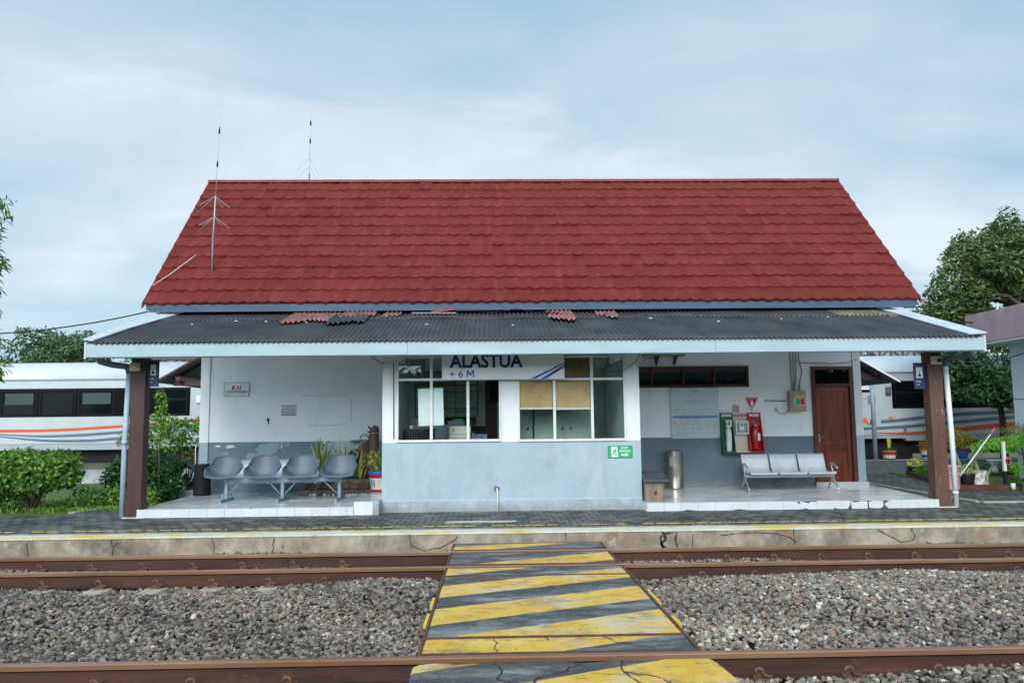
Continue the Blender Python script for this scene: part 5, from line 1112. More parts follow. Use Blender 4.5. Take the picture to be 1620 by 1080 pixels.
# striped flower pot
o = thing('painted_pot', 'round pot painted blue, red and white with coloured bars, on the tiled step', 'flower pot', (-2.27, 16.2, .338))
prof = [(.15, 0), (.155, .03), (.16, .045), (.2, .27), (.205, .275), (.21, .33), (.215, .335), (.225, .41), (.2, .41), (.19, .37)]
m_pw = M('pot_white', '#CDD2D2', None, .4); m_pb = M('pot_bright_blue', '#1E5CB0', None, .4); m_pr = M('pot_red', '#9E1F2B', None, .4); m_py = M('pot_yellow', '#D9C22E', None, .4)
b = MB(); b.lathe((-2.27, 16.25, .34), prof, 28, mats=[1, 1, 0, 1, 1, 1, 2, 2, 2, 2]); pb = b.build('pot_body', [m_pw, m_pr, m_pb], o)
for k, an in enumerate((-2.35, -2.0, -1.5, -1.0, -.6)):
    b = MB(); V = []
    for i in range(13):
        a = 2*math.pi*i/12; 
    n_ = 12; cen = []
    for i in range(n_):
        a = 2*math.pi*i/n_; du = .14*math.cos(a)*.55; dz = .075*max(-1, min(1, 1.25*math.sin(a))); zz = .16+dz; rr = .163+(.2-.163)*(zz-.045)/.225+.004; V.append((-2.27+rr*math.cos(an+du), 16.25+rr*math.sin(an+du), .34+zz))
    b.add(V, [tuple(range(n_))]); b.build('painted_bar', [m_pb, m_pr, m_py, m_pb, m_pr][k], pb)
# ================================================================ plants by the planter
m_leafy = leafmat('leaf_variegated', '#3C4A22', '#7C8A48', '#B9BC7C'); m_yel2 = leafmat('leaf_yellow_green', '#3F5A20', '#8FA03C', '#D3CF6A', '#E4E0A0')
def plantbl(name, x, y, z, n, h, w, sp, lean, mat, label, pot=None):
    V, F, A = blades(x, y, z, n, h, w, sp, lean); o = thing(name, label, 'plant', (x, y, z))
    numesh('foliage', V, F, mat, A, o, (x, y, z)); return o
plantbl('snake_plant', -3.58, 16.98, .455, 70, 1.0, .04, .26, .4, m_leafy, 'drooping striped snake plant at the left end of the planter')
plantbl('spider_plant', -3.12, 17.1, .56, 22, .95, .035, .28, .5, m_yel2, 'thin upright plant in the middle of the planter')
plantbl('spider_plant', -2.8, 16.95, .56, 16, .7, .03, .3, .9, m_yel2, 'leaning yellow-green plant below the clay pipe')
o = thing('croton_plant', 'yellow-flecked leafy plant growing in the painted pot', 'plant', (-2.3, 16.25, .7))
V, F, A = leaves([(-2.4, 16.2, 1.0, .16, .15, .18, 130), (-2.14, 16.25, 1.05, .13, .15, .28, 150), (-2.27, 16.25, .82, .15, .12, .1, 60)], .07, .4, tone=(.2, 1)); numesh('foliage', V, F, m_yel2, A, o, (-2.3, 16.25, .7))
MB().tube([(-2.27, 16.25, .68), (-2.38, 16.2, .95), (-2.4, 16.2, 1.1)], .008, 6).tube([(-2.25, 16.25, .68), (-2.17, 16.25, 1.0), (-2.13, 16.25, 1.25)], .008, 6).build('stem', m_log, o)
# ================================================================ room contents
KB = 17.24/20.35
XF[0] = lambda q: (q[0]*KB, 17.24+(q[1]-20.35)*.6, 1.64+(q[2]-1.64)*KB)
o = thing('schedule_board', 'large ruled notice board on the back wall inside the office', 'notice board', (-1.0, 17.24, 1.81))
MB().box(-1.95, -.35, 20.35, 20.395, 1.84, 3.0).build('board', M('board_green_grey', '#9DABA1', '#AAB7AD', .6, 2), o)
t = MB()
for z in (1.84, 2.05, 2.48, 2.64, 2.98): t.box(-1.95, -.35, 20.335, 20.349, z, z+.018)
for x in (-1.95, -1.62, -1.17, -.92, -.64, -.37): t.box(x, x+.016, 20.334, 20.3495, 1.84, 3.0)
t.build('grid_lines', m_ink, o)
t = MB(); t.text('GRAFIK PERJALANAN', -1.12, 20.34, 1.96, .07, w=.5); t.text('JALUR 1', -1.1, 20.34, 2.42, .05, w=.15); t.text('JALUR 2', -.85, 20.34, 2.3, .05, w=.18); t.text('STASIUN', -.85, 20.34, 2.2, .05, w=.16)
t.build('board_lettering', m_ink, o)
MB().box(-1.9, -.9, 20.33, 20.348, 2.66, 2.74).build('orange_strip', M('orange_strip', '#8A6A3A', '#7A4A3A', .5, 3), o)
o = thing('departure_display', 'low display panel with green and red figures under the notice board', 'display', (-.68, 17.2, 1.66))
MB().box(-1.2, -.4, 20.25, 20.34, 1.66, 1.83).build('case', m_black, o)
def emis(name, c, s):
    m = bpy.data.materials.new(name); m.use_nodes = True; b = m.node_tree.nodes['Principled BSDF']; b.inputs['Base Color'].default_value = (0, 0, 0, 1); b.inputs['Emission Color'].default_value = (*lin(c), 1); b.inputs['Emission Strength'].default_value = s; return m
t = MB(); t.text('1808', -1.0, 20.248, 1.69, .15, w=.26); t.build('green_figures', emis('led_green', '#1FAF5A', .5), o)
t = MB(); t.text('06', -.62, 20.248, 1.69, .12, w=.12); t.text('24', -1.15, 20.248, 1.69, .1, w=.1); t.build('red_figures', emis('led_red', '#A03A2A', .35), o)
XF[0] = None
o = thing('office_chair', 'dark office chair behind the desk equipment', 'chair', (-.3, 17.2, .2))
MB().box(-.55, -.12, 17.2, 17.28, 1.05, 1.62).build('backrest', m_black, o, bevel=.03, seg=2); MB().box(-.57, -.1, 16.8, 17.25, .65, .72).build('seat', m_black, o, bevel=.02)
MB().tube([(-.34, 17.0, .65), (-.34, 17.0, .22)], .03, 8).build('stem', MATS['steel'], o)
o = thing('desk', 'long desk just inside the left bay window', 'desk', (-.8, 15.1, .2))
MB().box(-1.82, .1, 14.66, 15.6, 1.29, 1.33).build('desk_top', M('desk_teal', '#6E8A8A', '#7C9696', .5, 3), o)
for x in (-1.78, .02): MB().box(x, x+.05, 14.7, 15.55, .2, 1.29).build('leg', MATS['desk_teal'], o)
o = thing('plastic_crate', 'black plastic crate with slotted sides on the desk by the window', 'crate', (-1.36, 14.85, 1.33))
b = MB(); x0, x1, y0, y1 = -1.63, -1.06, 14.72, 15.0
b.box(x0, x1, y0, y1, 1.332, 1.345); b.box(x0, x1, y0, y0+.012, 1.55, 1.575); b.box(x0, x1, y1-.012, y1, 1.55, 1.575); b.box(x0, x1, y0, y0+.012, 1.345, 1.37); b.box(x0, x1, y1-.012, y1, 1.345, 1.37); b.box(x0, x1, y0+.001, y0+.011, 1.45, 1.465)
for i in range(13):
    x = x0+(x1-x0-.022)*i/12
    for y_ in (y0+.001, y1-.011): b.box(x, x+.022, y_, y_+.01, 1.37, 1.55)
b.box(x0, x0+.012, y0+.012, y1-.012, 1.345, 1.575); b.box(x1-.012, x1, y0+.012, y1-.012, 1.345, 1.575); b.build('crate_body', m_black, o)
o = thing('cup', 'cream cup standing on the crate', 'cup', (-1.47, 14.95, 1.576)); MB().lathe((-1.5, 14.99, 1.56), [(.035, 0), (.04, .06), (.045, .08)], 14).build('bowl', M('cup_cream', '#CFC9A8', None, .4), o)
MB().tube([(-1.455, 14.99, 1.62), (-1.43, 14.99, 1.6), (-1.455, 14.99, 1.58)], .005, 6).build('handle', MATS['cup_cream'], o)
o = thing('control_cabinet', 'cream desk cabinet with two small keyholes by the window', 'cabinet', (-.6, 15.1, 1.33))
MB().box(-.80, -.4, 15.05, 15.4, 1.332, 1.62).build('case', M('machine_cream', '#B9BDB0', '#C4C7BB', .5, 3), o, bevel=.008)
t = MB()
for z in (1.46, 1.4): t.box(-.795, -.405, 15.045, 15.0495, z, z+.006)
for x in (-.725, -.445): t.box(x-.008, x+.008, 15.043, 15.0497, 1.52, 1.57); t.box(x-.014, x+.014, 15.044, 15.0495, 1.55, 1.565)
t.build('seam', m_ink, o)
o = thing('grey_monitor', 'pair of pale grey monitors behind the cream cabinet', 'monitor', (-1.0, 16.0, 1.33))
for x0, x1, z1 in ((-1.15, -.9, 1.66), (-.88, -.55, 1.72)): MB().box(x0, x1, 16.0, 16.05, 1.35, z1).build('screen', M('monitor_back', '#7C8F9C', '#8799A5', .5, 3), o, bevel=.006)
MB().box(-1.1, -.6, 15.95, 16.12, 1.332, 1.349).build('stand', MATS['monitor_back'], o)
o = thing('desk_shelf', 'low shelf carrying the pale monitors', 'shelf', (-.9, 16.0, .2)); MB().box(-1.3, -.4, 15.8, 16.3, 1.28, 1.33).build('shelf_top', MATS['desk_teal'], o); MB().box(-1.25, -1.2, 15.85, 16.25, .2, 1.28).build('leg', MATS['desk_teal'], o); MB().box(-.5, -.45, 15.85, 16.25, .2, 1.28).build('leg', MATS['desk_teal'], o)
o = thing('desk_telephone', 'pale blue desk telephone lying at the right end of the desk', 'telephone', (-.22, 14.95, 1.33))
b = MB(); b.prism([(14.85, 1.34), (14.85, 1.36), (15.1, 1.47), (15.1, 1.34)], 'x', -.38, -.09); b.build('base', M('phone_blue', '#7F8DA8', '#8B98B2', .4, 3), o, bevel=.006)
b = MB(); b.tube([(-.35, 14.93, 1.43), (-.35, 15.06, 1.49)], .022, 8); b.build('receiver', MATS['phone_blue'], o); b = MB(); b.cbox((-.2, 14.95, 1.418), (.05, .05, .01)); b.cbox((-.28, 14.98, 1.43), (.04, .04, .01)); b.build('keypad', m_black, o)
def cab(x0, x1, y0, z1, label, knobs):
    o = thing('steel_cabinet', label, 'cabinet', ((x0+x1)/2, y0, .2), 'grey-green steel cabinets in the office')
    MB().box(x0, x1, y0, y0+.45, .21, z1).build('case', M('cabinet_grey_green', '#8DA096', '#9AABA2', .5, 3), o, bevel=.006)
    xm = (x0+x1)/2
    for xa, xb, kx in ((x0+.01, xm-.004, knobs[0]), (xm+.004, x1-.01, knobs[1])):
        d = MB(); d.box(xa, xb, y0-.015, y0-.001, .25, z1-.03); dd_ = d.build('door', MATS['cabinet_grey_green'], o, bevel=.003)
        if kx: MB().tube([(kx, y0-.016, 1.555), (kx, y0-.04, 1.555)], .02, 12).build('knob', m_black, dd_)
cab(.3, .77, 15.2, 2.02, 'left grey-green steel cabinet behind the right bay window', (None, .68)); cab(.80, 1.95, 15.2, 2.02, 'wide grey-green steel cabinet behind the right bay window', (1.34, 1.5))
cab(.11, .27, 16.5, 2.1, 'narrow steel cabinet farther inside, edge seen behind the centre pier', (None, None))
# dark doorway in the back of the office
XF[0] = lambda q: (q[0]*KB, 17.24+(q[1]-20.35)*.6, (1.64+(q[2]-1.64)*KB) if q[2] > 1 else q[2])
o = thing('inner_door', 'dark brown inner door with a small glass pane at the back of the office', 'door', (.02, 17.2, .2))
MB().box(-.17, .35, 20.3, 20.39, .2, 2.85).build('leaf', m_frame, o); MB().box(-.06, .1, 20.29, 20.299, 2.2, 2.75).build('pane', glass('dark_glass', (.35, .4, .4), .1), o)
XF[0] = None
# vertical blinds
def blinds(x, y0, y1, label):
    o = thing('vertical_blind', label, 'blind', (x, (y0+y1)/2, 1.3)); m_ = M('blind_fabric', '#A9B8B4', '#B7C4C0', .8, 4)
    y_ = y0
    while y_ < y1:
        b = MB(); b.prism([(x-.03, y_), (x+.03, y_+.06), (x+.033, y_+.057), (x-.027, y_-.003)], 'z', 1.34, 2.78); b.build('slat', m_, o); y_ += .11
    MB().box(x-.04, x+.04, y0-.05, y1+.05, 2.78, 2.83).build('rail', m_alu, o)
blinds(-1.78, 14.85, 17.1, 'row of vertical blind slats at the left side of the bay'); blinds(2.46, 14.8, 16.9, 'row of vertical blind slats at the right side of the bay')
# papers stuck inside the window
for x0, x1, za, zb, zc, zd, lab in ((-1.335, -1.115, 2.298, 2.309, 1.628, 1.637, 'white sheet taped inside the glass, left of the mullion'), (-1.065, -.885, 2.311, 2.313, 1.632, 1.645, 'white sheet taped inside the glass, right of the mullion')):
    b = MB(); b.prism([(x0+.012*(x0 < -1.2), zc), (x1+(.02 if x0 > -1.2 else 0), zd), (x1, zb), (x0, za)], 'y', 14.475, 14.479); tag(b.build('paper_sheet', M('paper_white', '#D6E0E4', '#DBE4E8', .7), loc=(x0, 14.477, zc)), lab, 'paper', 'white sheets in the bay window')
o = thing('key_box', 'small dark wall unit high inside the left bay window', 'wall unit', (-1.5, 16.5, 2.6)); MB().box(-1.7, -1.4, 16.5, 16.8, 2.62, 3.0).build('case', M('unit_grey', '#8E9696', None), o, bevel=.01); MB().box(-1.64, -1.46, 16.49, 16.499, 2.68, 2.74).build('vent', m_black, o)
# ================================================================ debris on the canopy and the roof
def zc2(y): return cz(y)+.045
for i, (x0, x1, y0, y1, mat, lab) in enumerate(((-3.95, -3.0, 15.0, 16.1, m_corrp, 'faded pink corrugated sheet piece on the canopy, larger left one'), (-3.1, -2.4, 14.85, 15.7, m_corr, 'dark corrugated offcut lapped under the pink piece'), (-2.95, -2.3, 15.55, 16.2, m_corrp, 'faded pink corrugated strip at the upper edge of the canopy'), (-2.15, -1.8, 15.75, 16.15, m_corrp, 'small pink corrugated fragment left of the red tile shard'),
        (1.12, 1.62, 15.05, 15.6, m_corrp, 'pink corrugated fragment right of centre, lower one'), (1.1, 1.6, 15.7, 16.1, m_corrp, 'pink corrugated fragment right of centre, upper one'), (2.1, 2.5, 15.4, 16.0, m_corrp, 'broken pink corrugated fragment with dark stains, rightmost'))):
    sh = corr('corrugated_fragment', x0, x1, y0, y1, .062+.012*(i % 3), mat, None, .06, loc=(x0, y0, cz(y0)), shape=lambda xs: .12*np.sin(xs*7))
    tag(sh, lab, 'roofing sheet', 'loose corrugated pieces on the canopy')
b = MB(); b.prism([(-1.22, 15.95), (-.75, 15.95), (-.85, 16.25), (-1.0, 16.3)], 'z', 0, .03); b.v = [(x, y_, z+cz(y_)+.06+(.06 if x > -1.0 else 0)) for x, y_, z in b.v]; tag(b.build('tile_shard', M('shard_red', '#8E3230', None), loc=(-1, 16, cz(16))), 'broken red roof tile shard lying at the top of the canopy', 'tile shard')
b = MB(); b.prism([(-1.6, 15.9), (-.7, 15.88), (-.72, 15.95), (-1.6, 15.97)], 'z', 0, .02); b.v = [(x, y_, z+cz(y_)+.055) for x, y_, z in b.v]; tag(b.build('board_strip', m_gut, loc=(-1.2, 15.9, cz(15.9))), 'thin pale board strip under the tile shard', 'board')
for i in range(10):
    x = (-5.6, -4.9, -4.3, -3.5, -1.2, .4, 3.1, 4.3, 5.6, 6.6)[i]; y_ = 13.7+1.7*rng.random(); b = MB(); r_ = .012+.025*rng.random()**2
    patch(b, x, 0, r_*1.5, r_, 0, .01, 7, .4); b.v = [(a, y_+c, cz(y_)+.02+d) for a, d, c in b.v]
    tag(b.build('litter_fleck', m_signw, loc=(x, y_, cz(y_))), f'pale fleck of litter on the grey canopy sheets, {ORD[i]} from the left', 'litter', 'pale flecks on the canopy')
b = MB(); b.tube([(-1.5, 16.05, 3.92), (-.5, 16.0, 3.94), (.2, 15.95, 3.9), (.5, 15.98, 3.98), (.9, 15.9, 3.88), (1.6, 15.95, 3.93)], .006, 5); b.tube([(-.2, 15.9, 3.86), (.1, 15.85, 3.88), (.4, 15.9, 3.93), (.2, 15.95, 3.95), (-.1, 15.95, 3.93)], .005, 5); b.tube([(2.0, 15.8, 3.84), (2.4, 15.6, 3.78), (2.9, 15.7, 3.82), (3.1, 15.5, 3.74), (2.6, 15.4, 3.70)], .005, 5); tag(b.build('loose_wire', m_black, loc=(0, 16, 3.9)), 'tangled black wire along the top of the canopy', 'wire')
b = MB(); b.tube([(-6.98+.02, 16.36, 4.56), (-6.7, 16.55, 4.82), (-6.5, 16.8, 5.1), (-6.34, 17.05, 5.35)], .006, 6); tag(b.build('bent_stick', m_signw, loc=(-6.7, 16.6, 4.8)), 'thin bent white stick lying on the red tiles at the lower left', 'stick')
# ---- antennas
m_ant = M('antenna_white', '#9AA1A6', '#A8AEB2', .4, 5)
def antenna(x, y, z0, z1, z2, z3, label, lean=0, mast_r=.018):
    o = thing('radio_antenna', label, 'antenna', (x, y, z0), 'whip antennas on the roof')
    MB().tube([(x, y, z0), (x, y, z1)], mast_r, 8).build('mast', m_gut, o)
    MB().tube([(x, y, z1-.25), (x+lean*.3, y, z2)], .014, 8).tube([(x+lean*.3, y, z2), (x+lean, y, z3)], .0055, 6).build('whip', m_ant, o)
    for f_ in (.3, .62): zz = z2+(z3-z2)*f_; xx = x+lean*(.3+.7*f_); MB().tube([(xx, y, zz-.05), (xx, y, zz+.03), (xx, y, zz+.09)], [.018, .02, .008], 8).build('coil', m_black, o)
    for zz in (z1+.45*(z2-z1), z2):
        for k in range(4):
            a = math.pi/4+k*math.pi/2+.4; MB().tube([(x+lean*.2, y, zz), (x+.42*math.cos(a), y+.42*math.sin(a), zz-.30)], .0042 if y < 19 else .0025, 5).build('radial', m_ant, o)
    return o
antenna(-5.89, 16.74, 4.85, 5.75, 6.55, 8.85, 'nearer whip antenna with two sets of radials rising from the lower left of the roof', .1)
antenna(-4.54, 19.6, 7.55, 7.95, 8.35, 9.82, 'farther whip antenna standing behind the ridge', .02)
tag(MB().tube([(9.03, 19.9, 5.2), (9.05, 19.9, 6.95)], .03, 8).build('vent_pipe', m_gut, loc=(9.04, 19.9, 5.2)), 'thin grey pipe rising behind the right end of the roof', 'pipe')
# ---- overhead wires
def wire(name, pts, r_, label): tag(MB().tube(pts, r_, 5).build(name, m_black, loc=pts[0]), label, 'wire')
def sag(a, b, s, n=14): a, b = Vector(a), Vector(b); return [tuple(a.lerp(b, i/n)-Vector((0, 0, s*4*(i/n)*(1-i/n)))) for i in range(n+1)]
wire('overhead_wire', sag((-6.88, 15.98, 3.96), (-14.5, 16.6, 4.0), .42), .014, 'black overhead wire sagging from the left eave')
wire('stay_wire', [(-6.75, 15.98, 3.97), (-6.45, 15.9, 3.78)], .006, 'short thin stay wire under the left eave')
wire('overhead_wire', sag((8.7, 16.4, 4.0), (18, 24, 6.0), .2), .014, 'upper black overhead wire leaving the right eave')
wire('overhead_wire', sag((8.3, 16.6, 3.96), (18, 23, 5.3), .5), .018, 'lower thick overhead wire leaving the right eave')
wire('slack_cable', sag((8.15, 14.0, 2.52), (9.95, 13.6, 3.02), .07)+sag((9.95, 13.6, 3.02), (12.5, 13.4, 3.2), .1), .012, 'black cable looping from the right post towards the neighbouring building')
wire('fascia_wire', [(-2.2, 14.0, 3.0), (-2.12, 14.2, 2.85), (-2.0, 14.40, 2.77), (-1.77, 14.43, 2.78), (-1.76, 14.44, 1.4)], .008, 'thin dark wire running down beside the left bay window')
wire('ceiling_wire', [(2.75, 14.3, 3.0), (2.62, 14.3, 2.75), (2.4, 14.3, 2.6), (2.1, 14.3, 2.57), (1.9, 14.3, 2.66), (1.85, 14.3, 2.82), (2.0, 14.3, 2.8)], .006, 'pale looping wire in front of the right transom pane')
# ================================================================ train
m_coach = M('coach_white', '#A6AFB3', '#B1B9BC', .35, 1.5, 0, spec=.5, stain=[('#9FA9AC', 2, .6, .8, (1, 1, .3), .4)]); m_croof = M('coach_roof_white', '#B3BCC3', '#BFC7CD', .4, 1.2, 0, stain=[('#B4BDC4', 2.5, .58, .75, (.4, 1, 1), .6)])
m_cdark = M('coach_window_band', '#05070A', '#090B0E', .3, 3, spec=.08); m_skirt = M('coach_skirt_grey', '#8F999D', '#9CA6AA', .4, 2); m_under = M('underframe_black', '#0A0A0B', '#141312', .8, 6)
m_cgl = M('coach_glass', '#080F10', '#0C1415', .1, 1, spec=.08); m_curtain = M('coach_curtain', '#243634', '#2B3F3C', .5, 3); m_cfr = M('coach_window_rim', '#222327', '#2A2B30', .5, spec=.15)
m_so = M('stripe_orange', '#BE4A16', '#C5531C', .4, 1); m_sg = M('stripe_slate', '#4E6477', '#566C7F', .35, 1)
TY = 26.0
def stripe(par, pts, mat, name):
    """flat livery band: pts (x, z, half height)"""
    xs = [p[0] for p in pts]; n = 36; P = []; sl_ = []
    import bisect
    def smooth(t, k):
        # Catmull-Rom through the points
        i = min(max(bisect.bisect_right(xs, t)-1, 0), len(pts)-2); u = (t-xs[i])/(xs[i+1]-xs[i]); p0, p1, p2, p3 = (pts[max(i-1, 0)][k], pts[i][k], pts[i+1][k], pts[min(i+2, len(pts)-1)][k])
        return .5*(2*p1+(p2-p0)*u+(2*p0-5*p1+4*p2-p3)*u*u+(3*p1-p0-3*p2+p3)*u**3)
    V = []
    for i in range(n+1):
        t = xs[0]+(xs[-1]-xs[0])*i/n; z = smooth(t, 1); h = max(.002, smooth(t, 2)); V += [(t, TY-.004, z-h), (t, TY-.004, z+h)]
    mb = MB(); mb.add(V, [(2*i, 2*i+2, 2*i+3, 2*i+1) for i in range(n)]); return mb.build(name, mat, par)
def coach(x0, x1, wins, label, wx0, wx1):
    o = thing('train_coach', label, 'train coach', ((x0+x1)/2, TY+1.4, -.1), 'white coaches of the standing train')
    b = MB(); b.prism([(TY, 1.18), (TY, 3.2), (TY+.04, 3.25), (TY+2.76, 3.25), (TY+2.8, 3.2), (TY+2.8, 1.18)], 'x', x0, x1); b.build('body', m_coach, o)
    b = MB(); P = [(TY-.02, 3.235)]+[(TY+1.4-1.42*math.cos(math.pi*i/16), 3.25+.62*math.sin(math.pi*i/16)**.8) for i in range(17)]+[(TY+2.82, 3.235)]
    n = len(P); b.v = [(x, p[0], p[1]) for x in (x0, x1) for p in P]; b.f = [(i, i+1, i+1+n, i+n) for i in range(n-1)]+[tuple(range(n-1, -1, -1)), tuple(range(n, 2*n)), (0, n, 2*n-1, n-1)]; b.m = [0]*len(b.f); b.sm = [True]*(n-1)+[False]*3; b.build('roof', m_croof, o)
    b = MB(); b.box(x0, x1, TY-.03, TY-.001, 3.205, 3.233); b.build('rain_gutter', M('rain_gutter_grey', '#7C868A', '#87918F', .5), o)  # gutter strip in its own even grey
    b = MB(); b.box(x0+3.2, x1-3.2, TY+.02, TY+2.78, .98, 1.178); b.box(x0, x1, TY+.021, TY+2.779, 1.06, 1.177); b.build('skirt', m_skirt, o)
    b = MB(); b.box(x0+.3, x1-.3, TY+.3, TY+2.5, .55, 1.055)
    for xb in (x0+2.2, x1-2.2):
        b.box(xb-1.3, xb+1.3, TY+.25, TY+.4, .25, .75)
    b.build('underframe', m_under, o)
    for xb in (x0+2.2, x1-2.2):
        for dx in (-1.1, 1.1): q = MB(); q.tube([(xb+dx, TY+.75, .28), (xb+dx, TY+.88, .28)], .39, 24); q.tube([(xb+dx, TY+.6, .28), (xb+dx, TY+.75, .28)], .1, 12); q.build('wheel', m_under, o)
    b = MB(); b.box(wx0, wx1, TY-.006, TY-.0005, 2.035, 2.945); band = b.build('window_band', m_cdark, o)
    for (a, c, kind) in wins:
        f = MB()
        for q in ((a, c, 2.09, 2.103), (a, c, 2.885, 2.898), (a, a+.013, 2.103, 2.885), (c-.013, c, 2.103, 2.885)): f.box(q[0], q[1], TY-.022, TY-.0065, q[2], q[3])
        if kind == 2: f.box(a+.013, c-.013, TY-.022, TY-.0065, 2.55, 2.575)
        w_ = f.build('window', m_cfr, o); g = MB(); g.box(a+.09, c-.09, TY-.012, TY-.0065, 2.13, 2.52 if kind == 2 else 2.80); g.build('pane', m_cgl, w_)
        if kind == 1: g = MB(); g.box(a+.12, c-.11, TY-.018, TY-.0125, 2.46, 2.79); g.box(a+.12, c-.11, TY-.021, TY-.0185, 2.435, 2.47); g.build('curtain', m_curtain, w_)
        if kind == 2: g = MB(); g.box(a+.09, c-.09, TY-.012, TY-.0065, 2.61, 2.85); g.build('upper_pane', m_cgl, w_)
    return o
ws = []; xe = -14.62; i = 0
for k in range(-9, 4):
    a = -15.75+1.225*k+.02; ws.append((a+.02, a+1.14, (1, 0, 1, 0, 0, 1)[k % 6] if k < 4 else 0))
ws = [w_ for w_ in ws if w_[1] < -10.95]+[(-10.85, -9.82, 2)]
cl = coach(-28, -7.3, ws, 'white train coach left of the station with orange and slate swooping stripes', -27.2, -9.72)
EX = [(-27.5, 2.0), (-24, 1.9), (-20, 1.72), (-17.5, 1.63)]
stripe(cl, [(x, z-.02, .045) for x, z in EX]+[(-15.7, 1.605, .045), (-14.5, 1.6, .045), (-13.7, 1.62, .045), (-12.5, 1.68, .045), (-11.2, 1.76, .045), (-9.2, 1.885, .045)], m_so, 'orange_stripe')
stripe(cl, [(x, z-.1, .045) for x, z in EX]+[(-15.7, 1.495, .02), (-14.5, 1.425, .035), (-13.3, 1.44, .045), (-12.3, 1.5, .045), (-11, 1.6, .045), (-9.2, 1.745, .04)], m_sg, 'slate_stripe')
stripe(cl, [(x, z-.17, .035) for x, z in EX]+[(-15.7, 1.43, .02), (-14.9, 1.335, .03), (-14.1, 1.275, .042), (-13.1, 1.265, .045), (-12.2, 1.315, .042), (-9.2, 1.585, .035)], m_sg, 'slate_stripe')
MB().box(-9.52, -9.36, TY-.07, TY-.001, 2.43, 2.66).build('marker_lamp', m_white, cl, bevel=.02)
ws2 = [(13.3, 14.42, 2)]+[(14.6+1.225*i, 15.72+1.225*i, (0, 1, 0, 0)[i % 4]) for i in range(10)]
cr = coach(10.4, 31, ws2, 'white train coach right of the station with the KAI logo beside its end door', 13.2, 30.2)
stripe(cr, [(12.78, 1.60, .055), (14.43, 1.745, .06), (15.7, 1.84, .062), (17.1, 1.88, .062), (20, 1.9, .06), (30, 1.95, .06)], m_sg, 'slate_stripe')
stripe(cr, [(11, 1.40, .03), (12.17, 1.385, .045), (12.8, 1.4, .05), (14.4, 1.5, .055), (17.1, 1.70, .06), (20, 1.8, .06), (30, 1.85, .06)], m_sg, 'slate_stripe')
stripe(cr, [(12.3, 1.25, .002), (13.0, 1.225, .025), (13.6, 1.22, .04), (14.4, 1.255, .055), (17.1, 1.475, .085), (20, 1.62, .085), (30, 1.7, .085)], m_so, 'orange_stripe')
kai(cr, 11.78, TY-.006, 1.52, .21, .72)
t = MB(); t.text('EKSEKUTIF', 11.45, TY-.004, 2.305, .14, w=.9, depth=.001); t.build('class_lettering', m_org, cr)
MB().box(12.38, 12.63, TY-.02, TY-.001, 2.19, 2.47).build('route_plate', M('route_plate_grey', '#6E787C', '#7A8488', .4, 20), cr, bevel=.01)
MB().box(12.98, 13.15, TY-.09, TY-.001, 2.48, 2.75).build('marker_lamp', M('lamp_box_grey', '#4A4D4E', '#66696A', .5, 8), cr, bevel=.02)
b = MB(); b.box(11.6, 12.6, TY-.006, TY-.0005, 2.57, 2.925); d_ = b.build('door_window', m_cdark, cr); b = MB(); b.box(11.75, 12.5, TY-.012, TY-.0065, 2.66, 2.83); b.build('frosted_pane', m_signw, d_)
MB().box(13.52, 13.6, TY-.04, TY-.001, 1.25, 1.42).build('step_handle', m_gut, cr)
MB().box(13.05, 13.2, TY-.02, TY-.001, 1.68, 1.78).build('yellow_marker', M('marker_yellow', '#C98A22', '#B0761C', .5), cr)
# ---- far canopy with truss beyond the train, both sides
def far_frame(x0, x1, y, z0, z1, label, beige):
    o = thing('roof_truss', label, 'truss', ((x0+x1)/2, y, z0)); b = MB()
    b.box(x0, x1, y, y+.08, z0, z0+.07); b.box(x0, x1, y, y+.08, z1-.06, z1); x = x0; i = 0
    while x < x1: b.box(x, x+.06, y+.01, y+.07, z0+.07, z1-.06); b.tube([(x, y+.04, z0+.05), (x+.45, y+.04, z1-.03)] if i % 2 else [(x, y+.04, z1-.03), (x+.45, y+.04, z0+.05)], .025, 5); x += .45; i += 1
    b.build('lattice', M('rust_grey_steel', '#4A4646', '#5C5654', .7, 5), o)
    p = MB(); p.box(x0+.3, x1-.1, y+.1, y+.2, z0+.05, z1+.25); p.build('panel', M('beige_panel', '#9A9284', '#A8A194', .7, 3) if beige else M('shade_panel', '#8D9498', '#9AA1A5', .7, 3), o)
    for x in (x0+.2, x1-.3): q = MB(); q.box(x, x+.12, y+.02, y+.14, -.3, z0); q.build('post', MATS['rust_grey_steel'], o)
far_frame(-13.2, -9.6, 30, 3.9, 4.25, 'rusty lattice truss with beige panels rising beyond the left coach', True); far_frame(14.4, 17.2, 30, 3.95, 4.45, 'rusty lattice truss rising beyond the right coach', False)
# ================================================================ neighbouring building at the right
o = thing('neighbour_building', 'white building with a faded purple-pink flat fascia at the right edge', 'building', (15, 16, .1))
m_pur = M('faded_purple_pink', '#95848C', '#A8949B', .7, 1.2, .05, 30, sc=(1, 1, .6), stain=[('#B07A76', .8, .5, .68, (1, 1, 1), .8), ('#7C6E78', 3, .6, .75)])
m_nw = M('neighbour_wall', '#BCC8D0', '#C6D1D8', .7, 1.5, .1, 40, stain=[('#9AA6AD', 5, .62, .75, (1, 1, .6), .6)])
FX, FY = 11.62, 19.1
b = MB(); b.box(FX, 24, 9.5, FY, 3.44, 4.16); b.build('roof_fascia', m_pur, o, bevel=.01)
b = MB(); b.box(FX+.02, 24, 9.52, FY-.02, 3.40, 3.438); b.build('soffit', m_soff, o)
b = MB(); b.box(12.32, 24, 10.2, 18.55, .08, 3.399); b.build('wall', m_nw, o)
